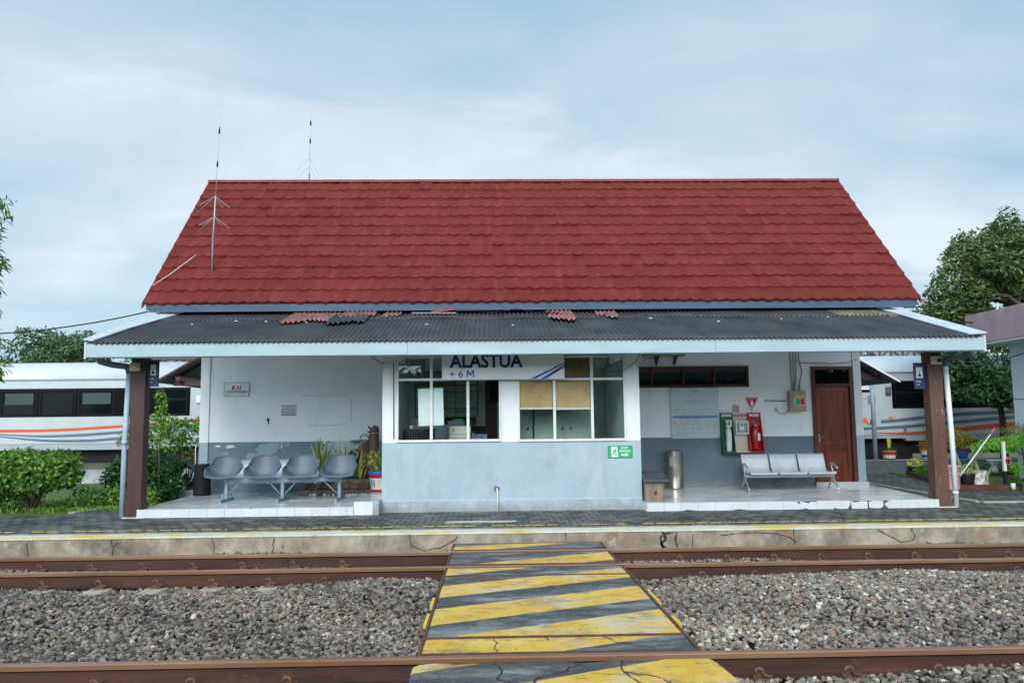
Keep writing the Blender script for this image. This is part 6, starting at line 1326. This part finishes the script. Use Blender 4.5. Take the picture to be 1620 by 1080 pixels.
b = MB(); b.box(12.30, 12.32, 16.9, 17.6, 1.9, 2.9); b.build('window', m_frame, o)
b = MB(); b.tube([(12.31, 18.5, 2.12), (12.31, 18.2, 2.10), (12.31, 17.95, 2.13), (12.31, 17.7, 2.11)], .006, 5); b.build('crack', m_crack, o)
# ================================================================ trees
m_bark = M('tree_bark', '#4A4034', '#62584A', .9, 6, .6, 20, sc=(1, 1, .3))
m_tr = leafmat('leaf_dark_tree', '#31452B', '#536A3F', '#868B5C', '#AFA67C'); m_trL = leafmat('leaf_mid_tree', '#2F4B34', '#4A6B46', '#6F9158'); m_trf = leafmat('leaf_far_tree', '#33503A', '#4C6E4A', '#6C8C60')
m_bush = leafmat('leaf_bush', '#2C4C1C', '#4F7B2A', '#86AC44', '#B2CF62'); m_bushd = leafmat('leaf_bush_dark', '#1D3A1C', '#34602C', '#5C8A44', '#8FB060'); m_lime = leafmat('leaf_lime', '#4C8A26', '#71B53A', '#9AD25A'); m_mix = leafmat('leaf_copper', '#39501C', '#6F7A2C', '#A9853A', '#B5573A'); m_hedge = leafmat('leaf_hedge', '#2E4F1C', '#4C7A2A', '#78A444')
def tree(name, base, top, limbs, blobs, size, mat, label, cat='tree', r0=.12, aspect=.45, up=.5, droop=0, shell=.5, group=None, tone=(0, 1)):
    o = thing(name, label, cat, base, group); bx, by, bz = base
    t = MB(); ang = 0
    mid = Vector(base).lerp(Vector(top), .5)+Vector((r0*.6, 0, 0)); t.tube([base, mid, top], [r0, r0*.75, r0*.5], 9)
    for (x, y, z) in limbs:
        s = mid.lerp(Vector(top), .2+.7*rng.random()); e = Vector((x, y, z)); m_ = s.lerp(e, .5)+Vector((0, 0, .12*(e-s).length)); t.tube([s, m_, e], [r0*.42, r0*.28, r0*.1], 7)
    t.build('trunk', m_bark, o)
    V, F, A = leaves(blobs, size, aspect, up, .5, shell=shell, droop=droop, tone=tone); numesh('crown', V, F, mat, A, o, base); return o
def blobset(c, r, n, br, per, flat=1, seed=1):
    """clump centres scattered through an ellipsoid -> foliage blobs"""
    q = np.random.default_rng(seed); out = []
    for i in range(n):
        d = q.normal(size=3); d /= np.linalg.norm(d); k = (.25+.75*q.random()**.5); s = br*(.65+.7*q.random())
        out.append((c[0]+d[0]*r[0]*k, c[1]+d[1]*r[1]*k, c[2]+d[2]*r[2]*k, s, s, s*.75*flat, per*(s/br)**2))
    return out
# big tree at the right behind the neighbouring building
bl = blobset((16.9, 23.6, 5.5), (3.3, 1.9, 2.5), 110, .42, 440, seed=3)+[(13.3, 23.3, 5.15, .25, .25, .35, 120), (13.75, 23.3, 6.35, .22, .2, .4, 110), (14.35, 23.3, 7.05, .25, .25, .3, 110), (14.05, 23.3, 6.6, .3, .3, .3, 150), (15.3, 23.3, 7.2, .3, .3, .45, 170), (15.7, 23.3, 7.75, .25, .25, .35, 110), (14.7, 23.3, 6.3, .5, .4, .5, 350), (13.5, 23.3, 4.9, .7, .6, .45, 700), (13.9, 23.3, 5.9, .55, .6, .4, 520), (14.4, 23.3, 6.7, .6, .6, .45, 600), (15.1, 23.4, 6.1, .7, .6, .6, 700), (12.95, 23.3, 4.75, .45, .4, .22, 260), (13.4, 23.2, 5.5, .4, .4, .25, 260), (15.9, 23.4, 7.3, .7, .6, .5, 600), (14.2, 23.2, 5.1, .7, .6, .6, 800)]
tree('tree', (16.6, 23.3, .46), (16.3, 23.4, 5.2), [b_[:3] for b_ in bl[::6]], bl, .15, m_tr, 'tall dark olive tree with bronze leaf tips behind the neighbouring building', r0=.2)
bl = blobset((15.2, 23.6, 3.0), (1.9, 1.0, 1.15), 30, .5, 480, seed=5)+[(13.75, 23.3, 3.4, .5, .5, .4, 420), (13.6, 23.3, 2.95, .4, .4, .3, 300), (14.3, 23.3, 2.6, .5, .5, .35, 420), (15.0, 23.3, 2.3, .5, .4, .35, 400)]
tree('tree', (15.4, 23.8, .46), (15.3, 23.8, 2.8), [b_[:3] for b_ in bl[::6]], bl, .13, m_trL, 'lower spreading dark tree in front of the right coach windows', r0=.12, tone=(0, .75))
# distant trees beyond the train on the left
for i, (c, r, n, lab) in enumerate((((-26.2, 46, 5.3), (1.1, 1.5, 1.9), 22, 'thin grey-green tree at the far left beyond the coach'), ((-24.2, 45, 5.2), (1.7, 1.5, 1.7), 30, 'rounded green tree beyond the left coach, left of centre'), ((-22.4, 44, 5.2), (1.1, 1.5, 1.9), 26, 'taller feathery green tree beyond the left coach, nearest the canopy'), ((-28.5, 45, 5.0), (1.6, 1.5, 2.0), 26, 'tree beyond the left coach at the very edge of the view'), ((-19.4, 46, 4.4), (1.7, 1.4, 1.2), 20, 'low green tree just above the coach roof beside the left post'), ((20.5, 44, 4.2), (2.5, 1.5, 1.8), 30, 'low distant tree beyond the right coach'))):
    bl = blobset(c, r, n, .6, 190, seed=20+i); tree('tree', (c[0], c[1], -.3), (c[0], c[1], c[2]), [b_[:3] for b_ in bl[::4]], bl, .24, m_trf, lab, r0=.13, group='trees beyond the train')
# drooping tree at the left edge
bl = [(-11.5, 17, 6.4, 1.1, 1, .8, 700)]
for i in range(16): z = 2.9+.22*i; bl.append((-11.05+.1*math.sin(i*1.9)-.35*(i > 12)*(i-12)*.3, 17.1+.3*math.cos(i*2.2), z, .42, .42, .26, 210))
for i in range(12): bl.append((-11.8+.4*math.sin(i*2), 17+.5*math.cos(i), 3+.3*i, .5, .5, .3, 220))
bl += [(-10.6, 16.9, 2.95, .38, .35, .28, 260), (-10.72, 16.9, 2.55, .3, .3, .25, 160), (-10.6, 16.9, 3.5, .3, .3, .3, 130)]
tree('weeping_tree', (-12.2, 17.2, .08), (-11.7, 17.2, 6.0), [(-11, 17, 5), (-11, 17, 4), (-10.9, 17, 6.3), (-10.7, 17, 3.2)], bl, .2, m_bush, 'slender tree with hanging bright leaves at the left edge', r0=.12, aspect=.22, droop=1.4)
# ---- shrubs on the left
def shrub(name, base, blobs, size, mat, label, stems=6, h=.5, spread=.35, group=None, aspect=.55, shell=.6, up=.5, tone=(0, 1), cat='shrub'):
    o = thing(name, label, cat, base, group); t = MB()
    for i in range(stems):
        a = 6.28*i/stems+rng.random(); e = Vector(base)+Vector((spread*math.cos(a), spread*.7*math.sin(a), h)); m_ = Vector(base).lerp(e, .5)+Vector((0, 0, .05)); t.tube([Vector(base)+Vector((.03*math.cos(a), .03*math.sin(a), -.02)), m_, e], [.028, .02, .01], 6)
    t.build('stems', m_bark, o); V, F, A = leaves(blobs, size, aspect, up, .6, shell=shell, tone=tone); numesh('foliage', V, F, mat, A, o, base); return o
shrub('round_shrub', (-8.85, 15.75, .085), [(-8.85, 15.75, .92, .86, .7, .38, 2700), (-9.35, 15.7, .75, .5, .5, .42, 1300), (-8.4, 15.7, .82, .48, .5, .34, 1200), (-8.8, 15.5, .68, .55, .4, .25, 800), (-9.5, 15.6, .45, .35, .4, .3, 400)], .1, m_bush, 'large clipped round bush with bare stems at the left edge of the platform', 7, .6, .4, tone=(0, .95))
shrub('round_shrub', (-7.6, 17.4, .085), [(-7.55, 17.3, .72, .58, .5, .42, 2300), (-7.0, 17.35, .66, .42, .45, .46, 1500), (-7.9, 17.3, .6, .35, .4, .36, 900), (-6.95, 17.3, .4, .4, .35, .3, 600)], .08, m_bushd, 'dark green bush behind the left post', 6, .5, .3, tone=(0, .8))
shrub('loose_shrub', (-7.7, 18.9, .085), [(-8.2, 18.8, 1.55, .35, .3, .2, 200), (-7.7, 18.8, 1.75, .5, .4, .2, 330), (-7.2, 18.8, 1.55, .45, .4, .25, 300), (-6.95, 18.8, 1.75, .25, .3, .12, 90), (-7.6, 18.8, 1.3, .8, .4, .2, 420), (-8.45, 18.8, 1.35, .25, .3, .1, 80)], .1, m_bush, 'loose light green shrub rising behind the dark bush', 8, 1.5, .6, tone=(.2, 1))
shrub('dry_shrub', (-6.85, 18.4, .085), [(-6.8, 18.3, 1.0, .18, .2, .25, 160)], .07, m_mix, 'small dry brownish shrub between the dark bush and the grass bank', 4, .8, .1)
o = thing('climbing_vine', 'narrow vine with bright leaves climbing beside the left post under the sign', 'vine', (-6.75, 17.0, .09))
V, F, A = leaves([(-6.92+.02*math.sin(i), 16.9, 1.4+.1*i, .1, .08, .09, 26) for i in range(11)], .09, .6, tone=(.4, 1)); numesh('foliage', V, F, m_bush, A, o, (-6.75, 17, .09)); MB().tube([(-6.9, 16.95, .09), (-6.93, 16.9, 1.2), (-6.9, 16.9, 2.5)], .012, 6).build('stem', m_bark, o)
for i, (x, y_, s, lab) in enumerate(((-8.0, 16.15, .26, 'low light green weed clump beside the large bush'), (-7.55, 16.4, .24, 'low weed clump with white flowers in the middle of the grass'), (-7.15, 16.9, .22, 'low weed clump at the foot of the left post'), (-8.05, 17.3, .22, 'pale weed clump in front of the white kerb'), (-9.4, 16.6, .25, 'low leafy clump under the large bush'))):
    shrub('weed_clump', (x, y_, .085), [(x, y_, .085+s*.8, s*1.3, s, s*.85, 330)], .085, m_bush, lab, 5, s, s*.6, 'weed clumps in the grass', tone=(.15, 1))
b = MB()
for i in range(34):
    x = -8.2+1.2*rng.random(); y_ = 15.95+1.0*rng.random(); z = .28+.28*rng.random(); r_ = .018; b.lathe((x, y_, z), [(r_*.3, 0), (r_, .008), (.001, .012)], 6)
tag(b.build('white_blossoms', m_signw), 'small white blossoms among the weeds', kind='stuff')
g = [blades(-7.4+.8*rng.random()*1.0-1.8*rng.random(), 15.6+1.6*rng.random(), .08, 5, .1, .012, .12, .5) for i in range(420)]
def join_bl(g):
    V = []; F = []; A = []; k = 0
    for v, f, a in g: V.append(v); F.append(f+k); A.append(a); k += len(v)
    return np.concatenate(V), np.concatenate(F), np.concatenate(A)
g += [blades(-11+4*rng.random(), 15.2+3*rng.random(), .08, 5, .12, .014, .15, .5) for i in range(500)]
V, F, A = join_bl(g); tag(numesh('grass', V, F, m_bush, A, None, (-8, 16, .08)), 'short grass around the bushes at the left', kind='stuff')
V, F, A = join_bl([blades(-7.3+1.2*rng.random(), 21+1.4*rng.random(), .25, 8, .75, .03, .2, .7, tone=(.3, 1)) for i in range(150)]); tag(numesh('tall_grass', V, F, m_lime, A, None, (-6.7, 21, .25)), 'bright tall grass behind the left end of the station', kind='stuff')
b = MB()
for i in range(120):
    x = -9.3+2.6*rng.random(); y_ = 19.5+3.5*rng.random(); r_ = .04+.06*rng.random(); b.lathe((x, y_, .08), [(r_*.8, 0), (r_, r_*.5), (r_*.5, r_), (.002, r_*1.1)], 6)
tag(b.build('rubble', M('pale_rubble', '#7C756A', '#A59E92', .9, 10)), 'pale rubble heap in front of the white kerb', kind='stuff')
tag(MB().box(-6.95, -6.55, 17.75, 18.05, .09, .34).build('brick_pier', M('dark_brick', '#4A3A36', '#5E4B45', .85, 6, .3), loc=(-6.75, 17.9, .09), bevel=.012), 'low dark brick pier between the bush and the porch', 'pier')
# ---- pump and bin by the left corner
o = thing('water_pump', 'small water pump under a folded dark cover with white pipes', 'pump', (-6.85, 18.2, .1))
b = MB(); b.prism([(-7.1, .60), (-6.95, .86), (-6.72, .90), (-6.5, .62), (-6.53, .6), (-6.73, .87), (-6.93, .83), (-7.07, .58)], 'y', 17.9, 18.5); b.build('cover', M('dark_cover', '#2A2F38', '#363C46', .5, 5), o)
b = MB(); b.lathe((-6.8, 18.2, .32), [(.1, 0), (.12, .04), (.12, .24), (.06, .3)], 16); b.build('motor', m_black, o); b = MB(); b.tube([(-6.84, 18.05, .38), (-6.84, 17.98, .38)], .07, 14); b.build('impeller_cap', M('brass_brown', '#7A6242', '#8C7350', .5), o)
b = MB(); b.tube([(-7.08, 18.0, .1), (-7.08, 18.0, .25), (-6.99, 18.0, .3), (-6.99, 18.0, .52), (-6.85, 18.0, .54)], .022, 8); b.tube([(-6.93, 18.02, .3), (-6.93, 18.02, .7), (-6.7, 18.02, .72), (-6.7, 18.02, .55)], .02, 8); b.build('pipework', m_pvcw, o)
b = MB(); b.box(-7.0, -6.35, 17.6, 18.6, .1, .3); b.build('plinth', m_bayd, o, bevel=.02)
tag(MB().tube([(-6.33, 17.36, 1.28), (-6.34, 17.34, 1.2), (-6.33, 17.34, .75), (-6.5, 17.6, .52), (-6.7, 17.9, .42)], .012, 6).build('hose', m_pvcw, loc=(-6.33, 17.36, .5)), 'thin pale hose from the wall corner down to the pump', 'hose')
tag(MB().lathe((-6.02, 16.9, .25), [(.17, 0), (.175, .02), (.16, .62), (.165, .64), (.15, .64), (.14, .5)], 22).build('waste_drum', m_black, loc=(-6.02, 16.9, .25)), 'black open drum standing in the left corner behind the seats', 'drum')
# ================================================================ garden on the right
m_brk = M('red_brown_edging', '#4A2A28', '#5E3834', .8, 5, .3, 30, stain=[('#3B3A36', 4, .55, .68)])
def edging(pts, z1, label, mat=None):
    b = MB()
    for a, c in zip(pts[:-1], pts[1:]):
        d = (Vector(c)-Vector(a)).normalized(); n = Vector((-d.y, d.x))*.06
        b.prism([tuple(Vector(a)-n), tuple(Vector(c)-n), tuple(Vector(c)+n), tuple(Vector(a)+n)], 'z', .09, z1)
    return tag(b.build('garden_edging', mat or m_brk, loc=(*pts[0], .09)), label, 'edging')
edging([(11.6, 22.2), (10.75, 19.3), (10.25, 17.9)], .24, 'red-brown brick edging running back along the path'); edging([(10.3, 17.82), (11.3, 17.65), (11.42, 17.62)], .2, 'red-brown edging in front of the stump'); edging([(11.5, 17.3), (13.5, 17.1)], .27, 'dark grey edging at the right edge of the view', m_concd)
struct(MB().prism([(11.65, 23.4), (10.85, 19.4), (10.35, 17.95), (11.45, 17.7), (11.5, 17.35), (20, 17.2), (20, 23.4)], 'z', .086, .125), 'garden_bed', m_lawn, 'planted bed to the right of the path')
def hedge(x0, y0, x1, y1, w_, h_, label, n):
    L_ = math.hypot(x1-x0, y1-y0); k = int(L_/.16); bl = [(x0+(x1-x0)*i/k, y0+(y1-y0)*i/k, .12+h_*.55, w_*.6, w_*.6, h_*.5, n) for i in range(k+1)]
    o = thing('low_hedge', label, 'hedge', (x0, y0, .12)); V, F, A = leaves(bl, .045, .6, tone=(0, .9)); numesh('foliage', V, F, m_hedge, A, o, (x0, y0, .12))
    MB().tube([(x0, y0, .14), (x1, y1, .14)], .03, 6).build('stems', m_bark, o)
hedge(11.55, 21.6, 10.75, 18.6, .24, .22, 'clipped low hedge along the brick edging', 300); hedge(11.9, 22.6, 14.5, 21.8, .24, .26, 'clipped low hedge across the back of the bed', 260); hedge(11.75, 18.0, 13.4, 17.8, .2, .2, 'short low hedge beyond the black and white post', 260); hedge(10.6, 18.3, 11.3, 18.2, .15, .14, 'short bright hedge between bucket and stump', 160)
# clipped copper bush and cloud-pruned tree
tree('copper_shrub', (10.95, 19.0, .12), (10.85, 19.0, .85), [(10.6, 19, 1.1), (11.2, 19, 1.1)], [(10.95, 19.0, 1.2, .52, .45, .26, 2300), (10.72, 19.0, 1.1, .3, .35, .22, 700), (11.2, 19.0, 1.12, .33, .35, .22, 800)], .05, m_mix, 'clipped copper and green bush on a bare stem, above the hedge', 'shrub', .04, .5, tone=(.1, 1))
tag(MB().tube([(10.5, 19.2, 1.3), (10.42, 19.2, 1.55)], .008, 5).tube([(10.7, 19.2, 1.35), (10.85, 19.2, 1.62), (10.95, 19.2, 1.7)], .008, 5).build('bare_twig', m_bark, loc=(10.5, 19.2, 1.3)), 'bare forked twig sticking out above the copper bush', 'twig')
tree('cloud_pruned_shrub', (12.2, 17.9, .12), (12.1, 17.9, .9), [(11.5, 17.9, 1.0), (12.4, 17.9, 1.1), (11.9, 17.9, .6)], [(11.3, 17.9, 1.08, .3, .3, .12, 800), (11.0+.02, 17.9, 1.0, .2, .2, .1, 320), (11.62, 17.9, 1.12, .3, .3, .14, 900), (11.95, 17.8, 1.16, .35, .3, .18, 1100), (12.3, 17.9, 1.2, .35, .3, .2, 1000), (11.72, 17.7, .55, .16, .16, .14, 350), (11.55, 17.8, .98, .2, .2, .12, 350)], .055, m_lime, 'bright lime cloud-pruned shrub with tiered pads at the right', 'shrub', .045, .3, tone=(.1, 1))
shrub('copper_shrub', (12.35, 18.3, .12), [(12.25, 18.3, 1.38, .4, .3, .14, 700)], .05, m_mix, 'copper-tipped bush behind the lime shrub at the right edge', 4, 1.1, .15)
# stump with succulents
o = thing('tree_stump', 'pale hollow tree stump with cactus stems growing behind it', 'stump', (11.05, 17.9, .12))
MB().lathe((11.0, 18.05, .12), [(.3, 0), (.24, .1), (.21, .3), (.22, .38), (.16, .38), (.13, .3)], 14).build('stump_body', M('pale_stump', '#6A6456', '#94907F', .9, 5, .5, 20, sc=(2, 2, .4), stain=[('#C9C6BC', 2, .55, .6), ('#2F2B22', 4, .58, .7)]), o)
o = thing('cactus', 'group of upright cactus stems and thick leaves behind the stump', 'cactus', (11.0, 18.3, .12)); b = MB(); m_cac = M('cactus_green', '#5E6E48', '#7C8A58', .6, 6, .1)
for pts, r_ in (([(10.85, 18.3, .15), (10.78, 18.3, .6), (10.65, 18.3, 1.0)], .035), ([(10.95, 18.3, .15), (11.05, 18.3, .6), (11.15, 18.3, 1.02)], .035), ([(11.02, 18.3, .6), (11.1, 18.3, .75), (11.08, 18.3, .98)], .025), ([(11.18, 18.3, .15), (11.2, 18.3, .45), (11.13, 18.3, .72)], .05), ([(11.3, 18.2, .15), (11.36, 18.2, .4), (11.45, 18.2, .55)], .035), ([(10.8, 18.2, .2), (10.7, 18.2, .5), (10.85, 18.2, .62), (11.0, 18.2, .6)], .03)): b = MB(); b.tube(pts, [r_, r_*1.1, r_*.8][:len(pts)]+[r_*.6]*(len(pts)-3), 8); b.build('stem', m_cac, o)
o = thing('pink_bucket', 'pink plastic bucket on the paving beside the right post', 'bucket', (10.17, 17.5, .105))
MB().lathe((10.15, 17.6, .107), [(.16, 0), (.165, .03), (.2, .5), (.215, .505), (.215, .53), (.195, .53), (.16, .06)], 24).build('bucket_body', M('pink_plastic', '#C98E98', '#D29AA4', .4, 3), o)
MB().tube([(9.95, 17.6, .62), (9.98, 17.45, .5), (10.15, 17.38, .44), (10.32, 17.45, .5), (10.35, 17.6, .62)], .008, 6).build('handle', m_signw, o)
o = thing('mop_stick', 'long white stick with a pink grip leaning out of the pink bucket', 'stick', (10.2, 17.6, .2)); MB().tube([(10.2, 17.62, .2), (11.17, 17.7, 1.31)], .016, 10).build('shaft', m_pvcw, o); MB().tube([(11.17, 17.7, 1.31), (11.29, 17.71, 1.45)], .021, 10).build('grip', M('pink_grip', '#B0606A', None, .4), o)
o = thing('plant_pot', 'black pot with a small yellow-green plant beside the stump', 'flower pot', (10.72, 17.75, .12)); MB().lathe((10.66, 17.85, .2), [(.13, 0), (.135, .02), (.165, .2), (.17, .24), (.15, .24), (.13, .2)], 20).build('pot_body', m_black, o)
V, F, A = blades(10.66, 17.85, .42, 30, .2, .018, .2, .6, tone=(.4, 1)); numesh('foliage', V, F, m_yel2, A, o, (10.72, 17.75, .12))
o = thing('garden_post', 'thin post painted white above and black below, with a pink loop', 'post', (11.38, 17.6, .1)); MB().box(11.35, 11.41, 17.58, 17.64, .11, .5).build('lower_half', m_black, o); MB().box(11.35, 11.41, 17.58, 17.64, .501, 1.15).build('upper_half', m_pvcw, o)
MB().tube([(11.45+.06*math.cos(a), 17.57, .72+.08*math.sin(a)) for a in [i*.52 for i in range(12)]], .012, 6, closed=True).build('loop', M('pink_loop', '#B85A66', None, .4), o)
tag(MB().tube([(11.47, 17.5, .1), (11.47, 17.5, .24)], .05, 10).build('pipe_stub', m_pvcw, loc=(11.47, 17.5, .1)), 'short pale pipe stub at the foot of the black and white post', 'pipe')
o = thing('pedestal', 'small white flared pedestal pot standing at the back of the planted bed', 'pedestal', (13.55, 21.4, .1)); MB().lathe((13.55, 21.4, .22), [(.06, 0), (.1, .02), (.07, .1), (.08, .2), (.17, .3), (.19, .34), (.1, .34)], 18).build('bowl', m_signw, o)
MB().box(13.4, 13.7, 21.3, 21.55, .1, .22).build('foot', m_concd, o)
o = thing('plant_pot', 'dark pot with a pale flowering plant at the corner of the low hedge', 'flower pot', (11.7, 22.0, .12)); MB().lathe((11.7, 22.0, .12), [(.16, 0), (.2, .22), (.21, .26), (.17, .26)], 18).build('pot_body', m_black, o)
V, F, A = leaves([(11.7, 22.0, .46, .22, .2, .12, 220)], .06, .5, tone=(.5, 1)); numesh('foliage', V, F, m_yel2, A, o, (11.7, 22, .12))
# painted pots along the far kerb
def fpot(x, kind, label, fol):
    z = .476; o = thing('painted_pot', label, 'flower pot', (x, 24.05, z))
    if kind == 'dia': mats = [m_pr, m_pw, m_pr, M('pot_gold', '#B8963A', None, .4), m_black, m_black]
    elif kind == 'mos': mats = [m_pw, m_pb, m_pw, m_py, m_pw, m_pr]
    else: mats = [m_pb, m_pb, m_pb, m_pr, m_pb, m_pb]
    b = MB(); b.lathe((x, 24.05, z), [(.15, 0), (.155, .04), (.18, .13), (.2, .22), (.215, .29), (.235, .295), (.24, .34), (.2, .34)][:7]+[(.2, .34)], 24, mats=[0, 1, 2, 3, 4, 5, 5]); pb = b.build('pot_body', mats, o)
    if kind == 'dia':
        for a in np.arange(0, 6.28, .55): b = MB(); b.add([(x+.175*math.cos(a-.2), 24.05+.175*math.sin(a-.2), z+.07), (x+.17*math.cos(a), 24.05+.17*math.sin(a), z+.01), (x+.175*math.cos(a+.2), 24.05+.175*math.sin(a+.2), z+.07), (x+.205*math.cos(a), 24.05+.205*math.sin(a), z+.17)], [(0, 1, 2, 3)]); b.build('painted_diamond', m_pw, pb)
    if kind == 'mos':
        for i in range(30): a = -math.pi+6.28*rng.random(); zz = .05+.2*rng.random(); rr = .155+(zz-.04)*.26+.006; b = MB(); b.add([(x+rr*math.cos(a+u), 24.05+rr*math.sin(a+u), z+zz+v_) for u, v_ in ((-.12, 0), (.12, 0), (.12, .025), (-.12, .025))], [(0, 1, 2, 3)]); b.build('mosaic_tile', [m_pb, m_py, m_pr, m_black][i % 4], pb)
    V, F, A = fol(x, z+.33); numesh('foliage', V, F, m_yel2 if kind == 'dia' else m_mix, A, o, (x, 24.05, z))
fpot(12.02, 'dia', 'pot with white diamonds and a gold band, holding pale upright leaves, on the far kerb', lambda x, z: blades(x, 24.05, z, 26, .42, .03, .12, .25, tone=(.4, 1)))
fpot(13.2, 'mos', 'white pot with coloured mosaic bricks, half behind the right post, on the far kerb', lambda x, z: leaves([(x, 24.05, z+.12, .26, .2, .14, 260)], .08, .3, tone=(.2, 1)))
fpot(14.25, 'blu', 'blue and red painted pot under the copper bush, on the far kerb', lambda x, z: leaves([(x, 24.05, z+.12, .2, .2, .14, 200)], .07, .4))

# ================================================================ tree belt across the yard behind the viewer (seen in the window glass)
for i in range(9):
    x = -30+7.2*i; r = np.random.default_rng(50+i); h_ = 4.6+.8*r.random()
    bl = blobset((x, -19, h_*.55), (4.4, 1.6, h_*.5), 52, 1.1, 170, seed=60+i)
    tree('tree', (x, -19, -.3), (x, -19, h_*.6), [b_[:3] for b_ in bl[::6]], bl, .8, m_trL, f'leafy tree across the tracks behind the viewer, {ORD[i]} of the belt', r0=.16, group='tree belt behind the viewer')
# yellow paint daubs on the crossing's side frames
for nm, x, ya, yb in ((lo2, 0, 0, 0),):
    big = [o for o in COL.objects if o.name.startswith('crossing_slab')][3]
    for x0, x1, ya, yb in ((1.514, 1.545, 7.5, 7.95), (1.514, 1.545, 6.7, 7.0), (-.58, -.554, 7.5, 7.85), (-.58, -.554, 6.8, 7.2)):
        MB().box(x0, x1, ya, yb, -.03, .0045).build('painted_daub', M('daub_yellow', '#B8962E', '#C9AE4E', .8, 8, .2), big)

tag(MB().box(-40, 40, -21.3, -21.1, -.3, 1.9).build('reflection_blocker', m_nw, loc=(0, -21.2, -.3)), 'long plain wall added behind the tree belt to close bright gaps in window reflections', 'wall')  # unseen wall, added to darken what the bay windows reflect
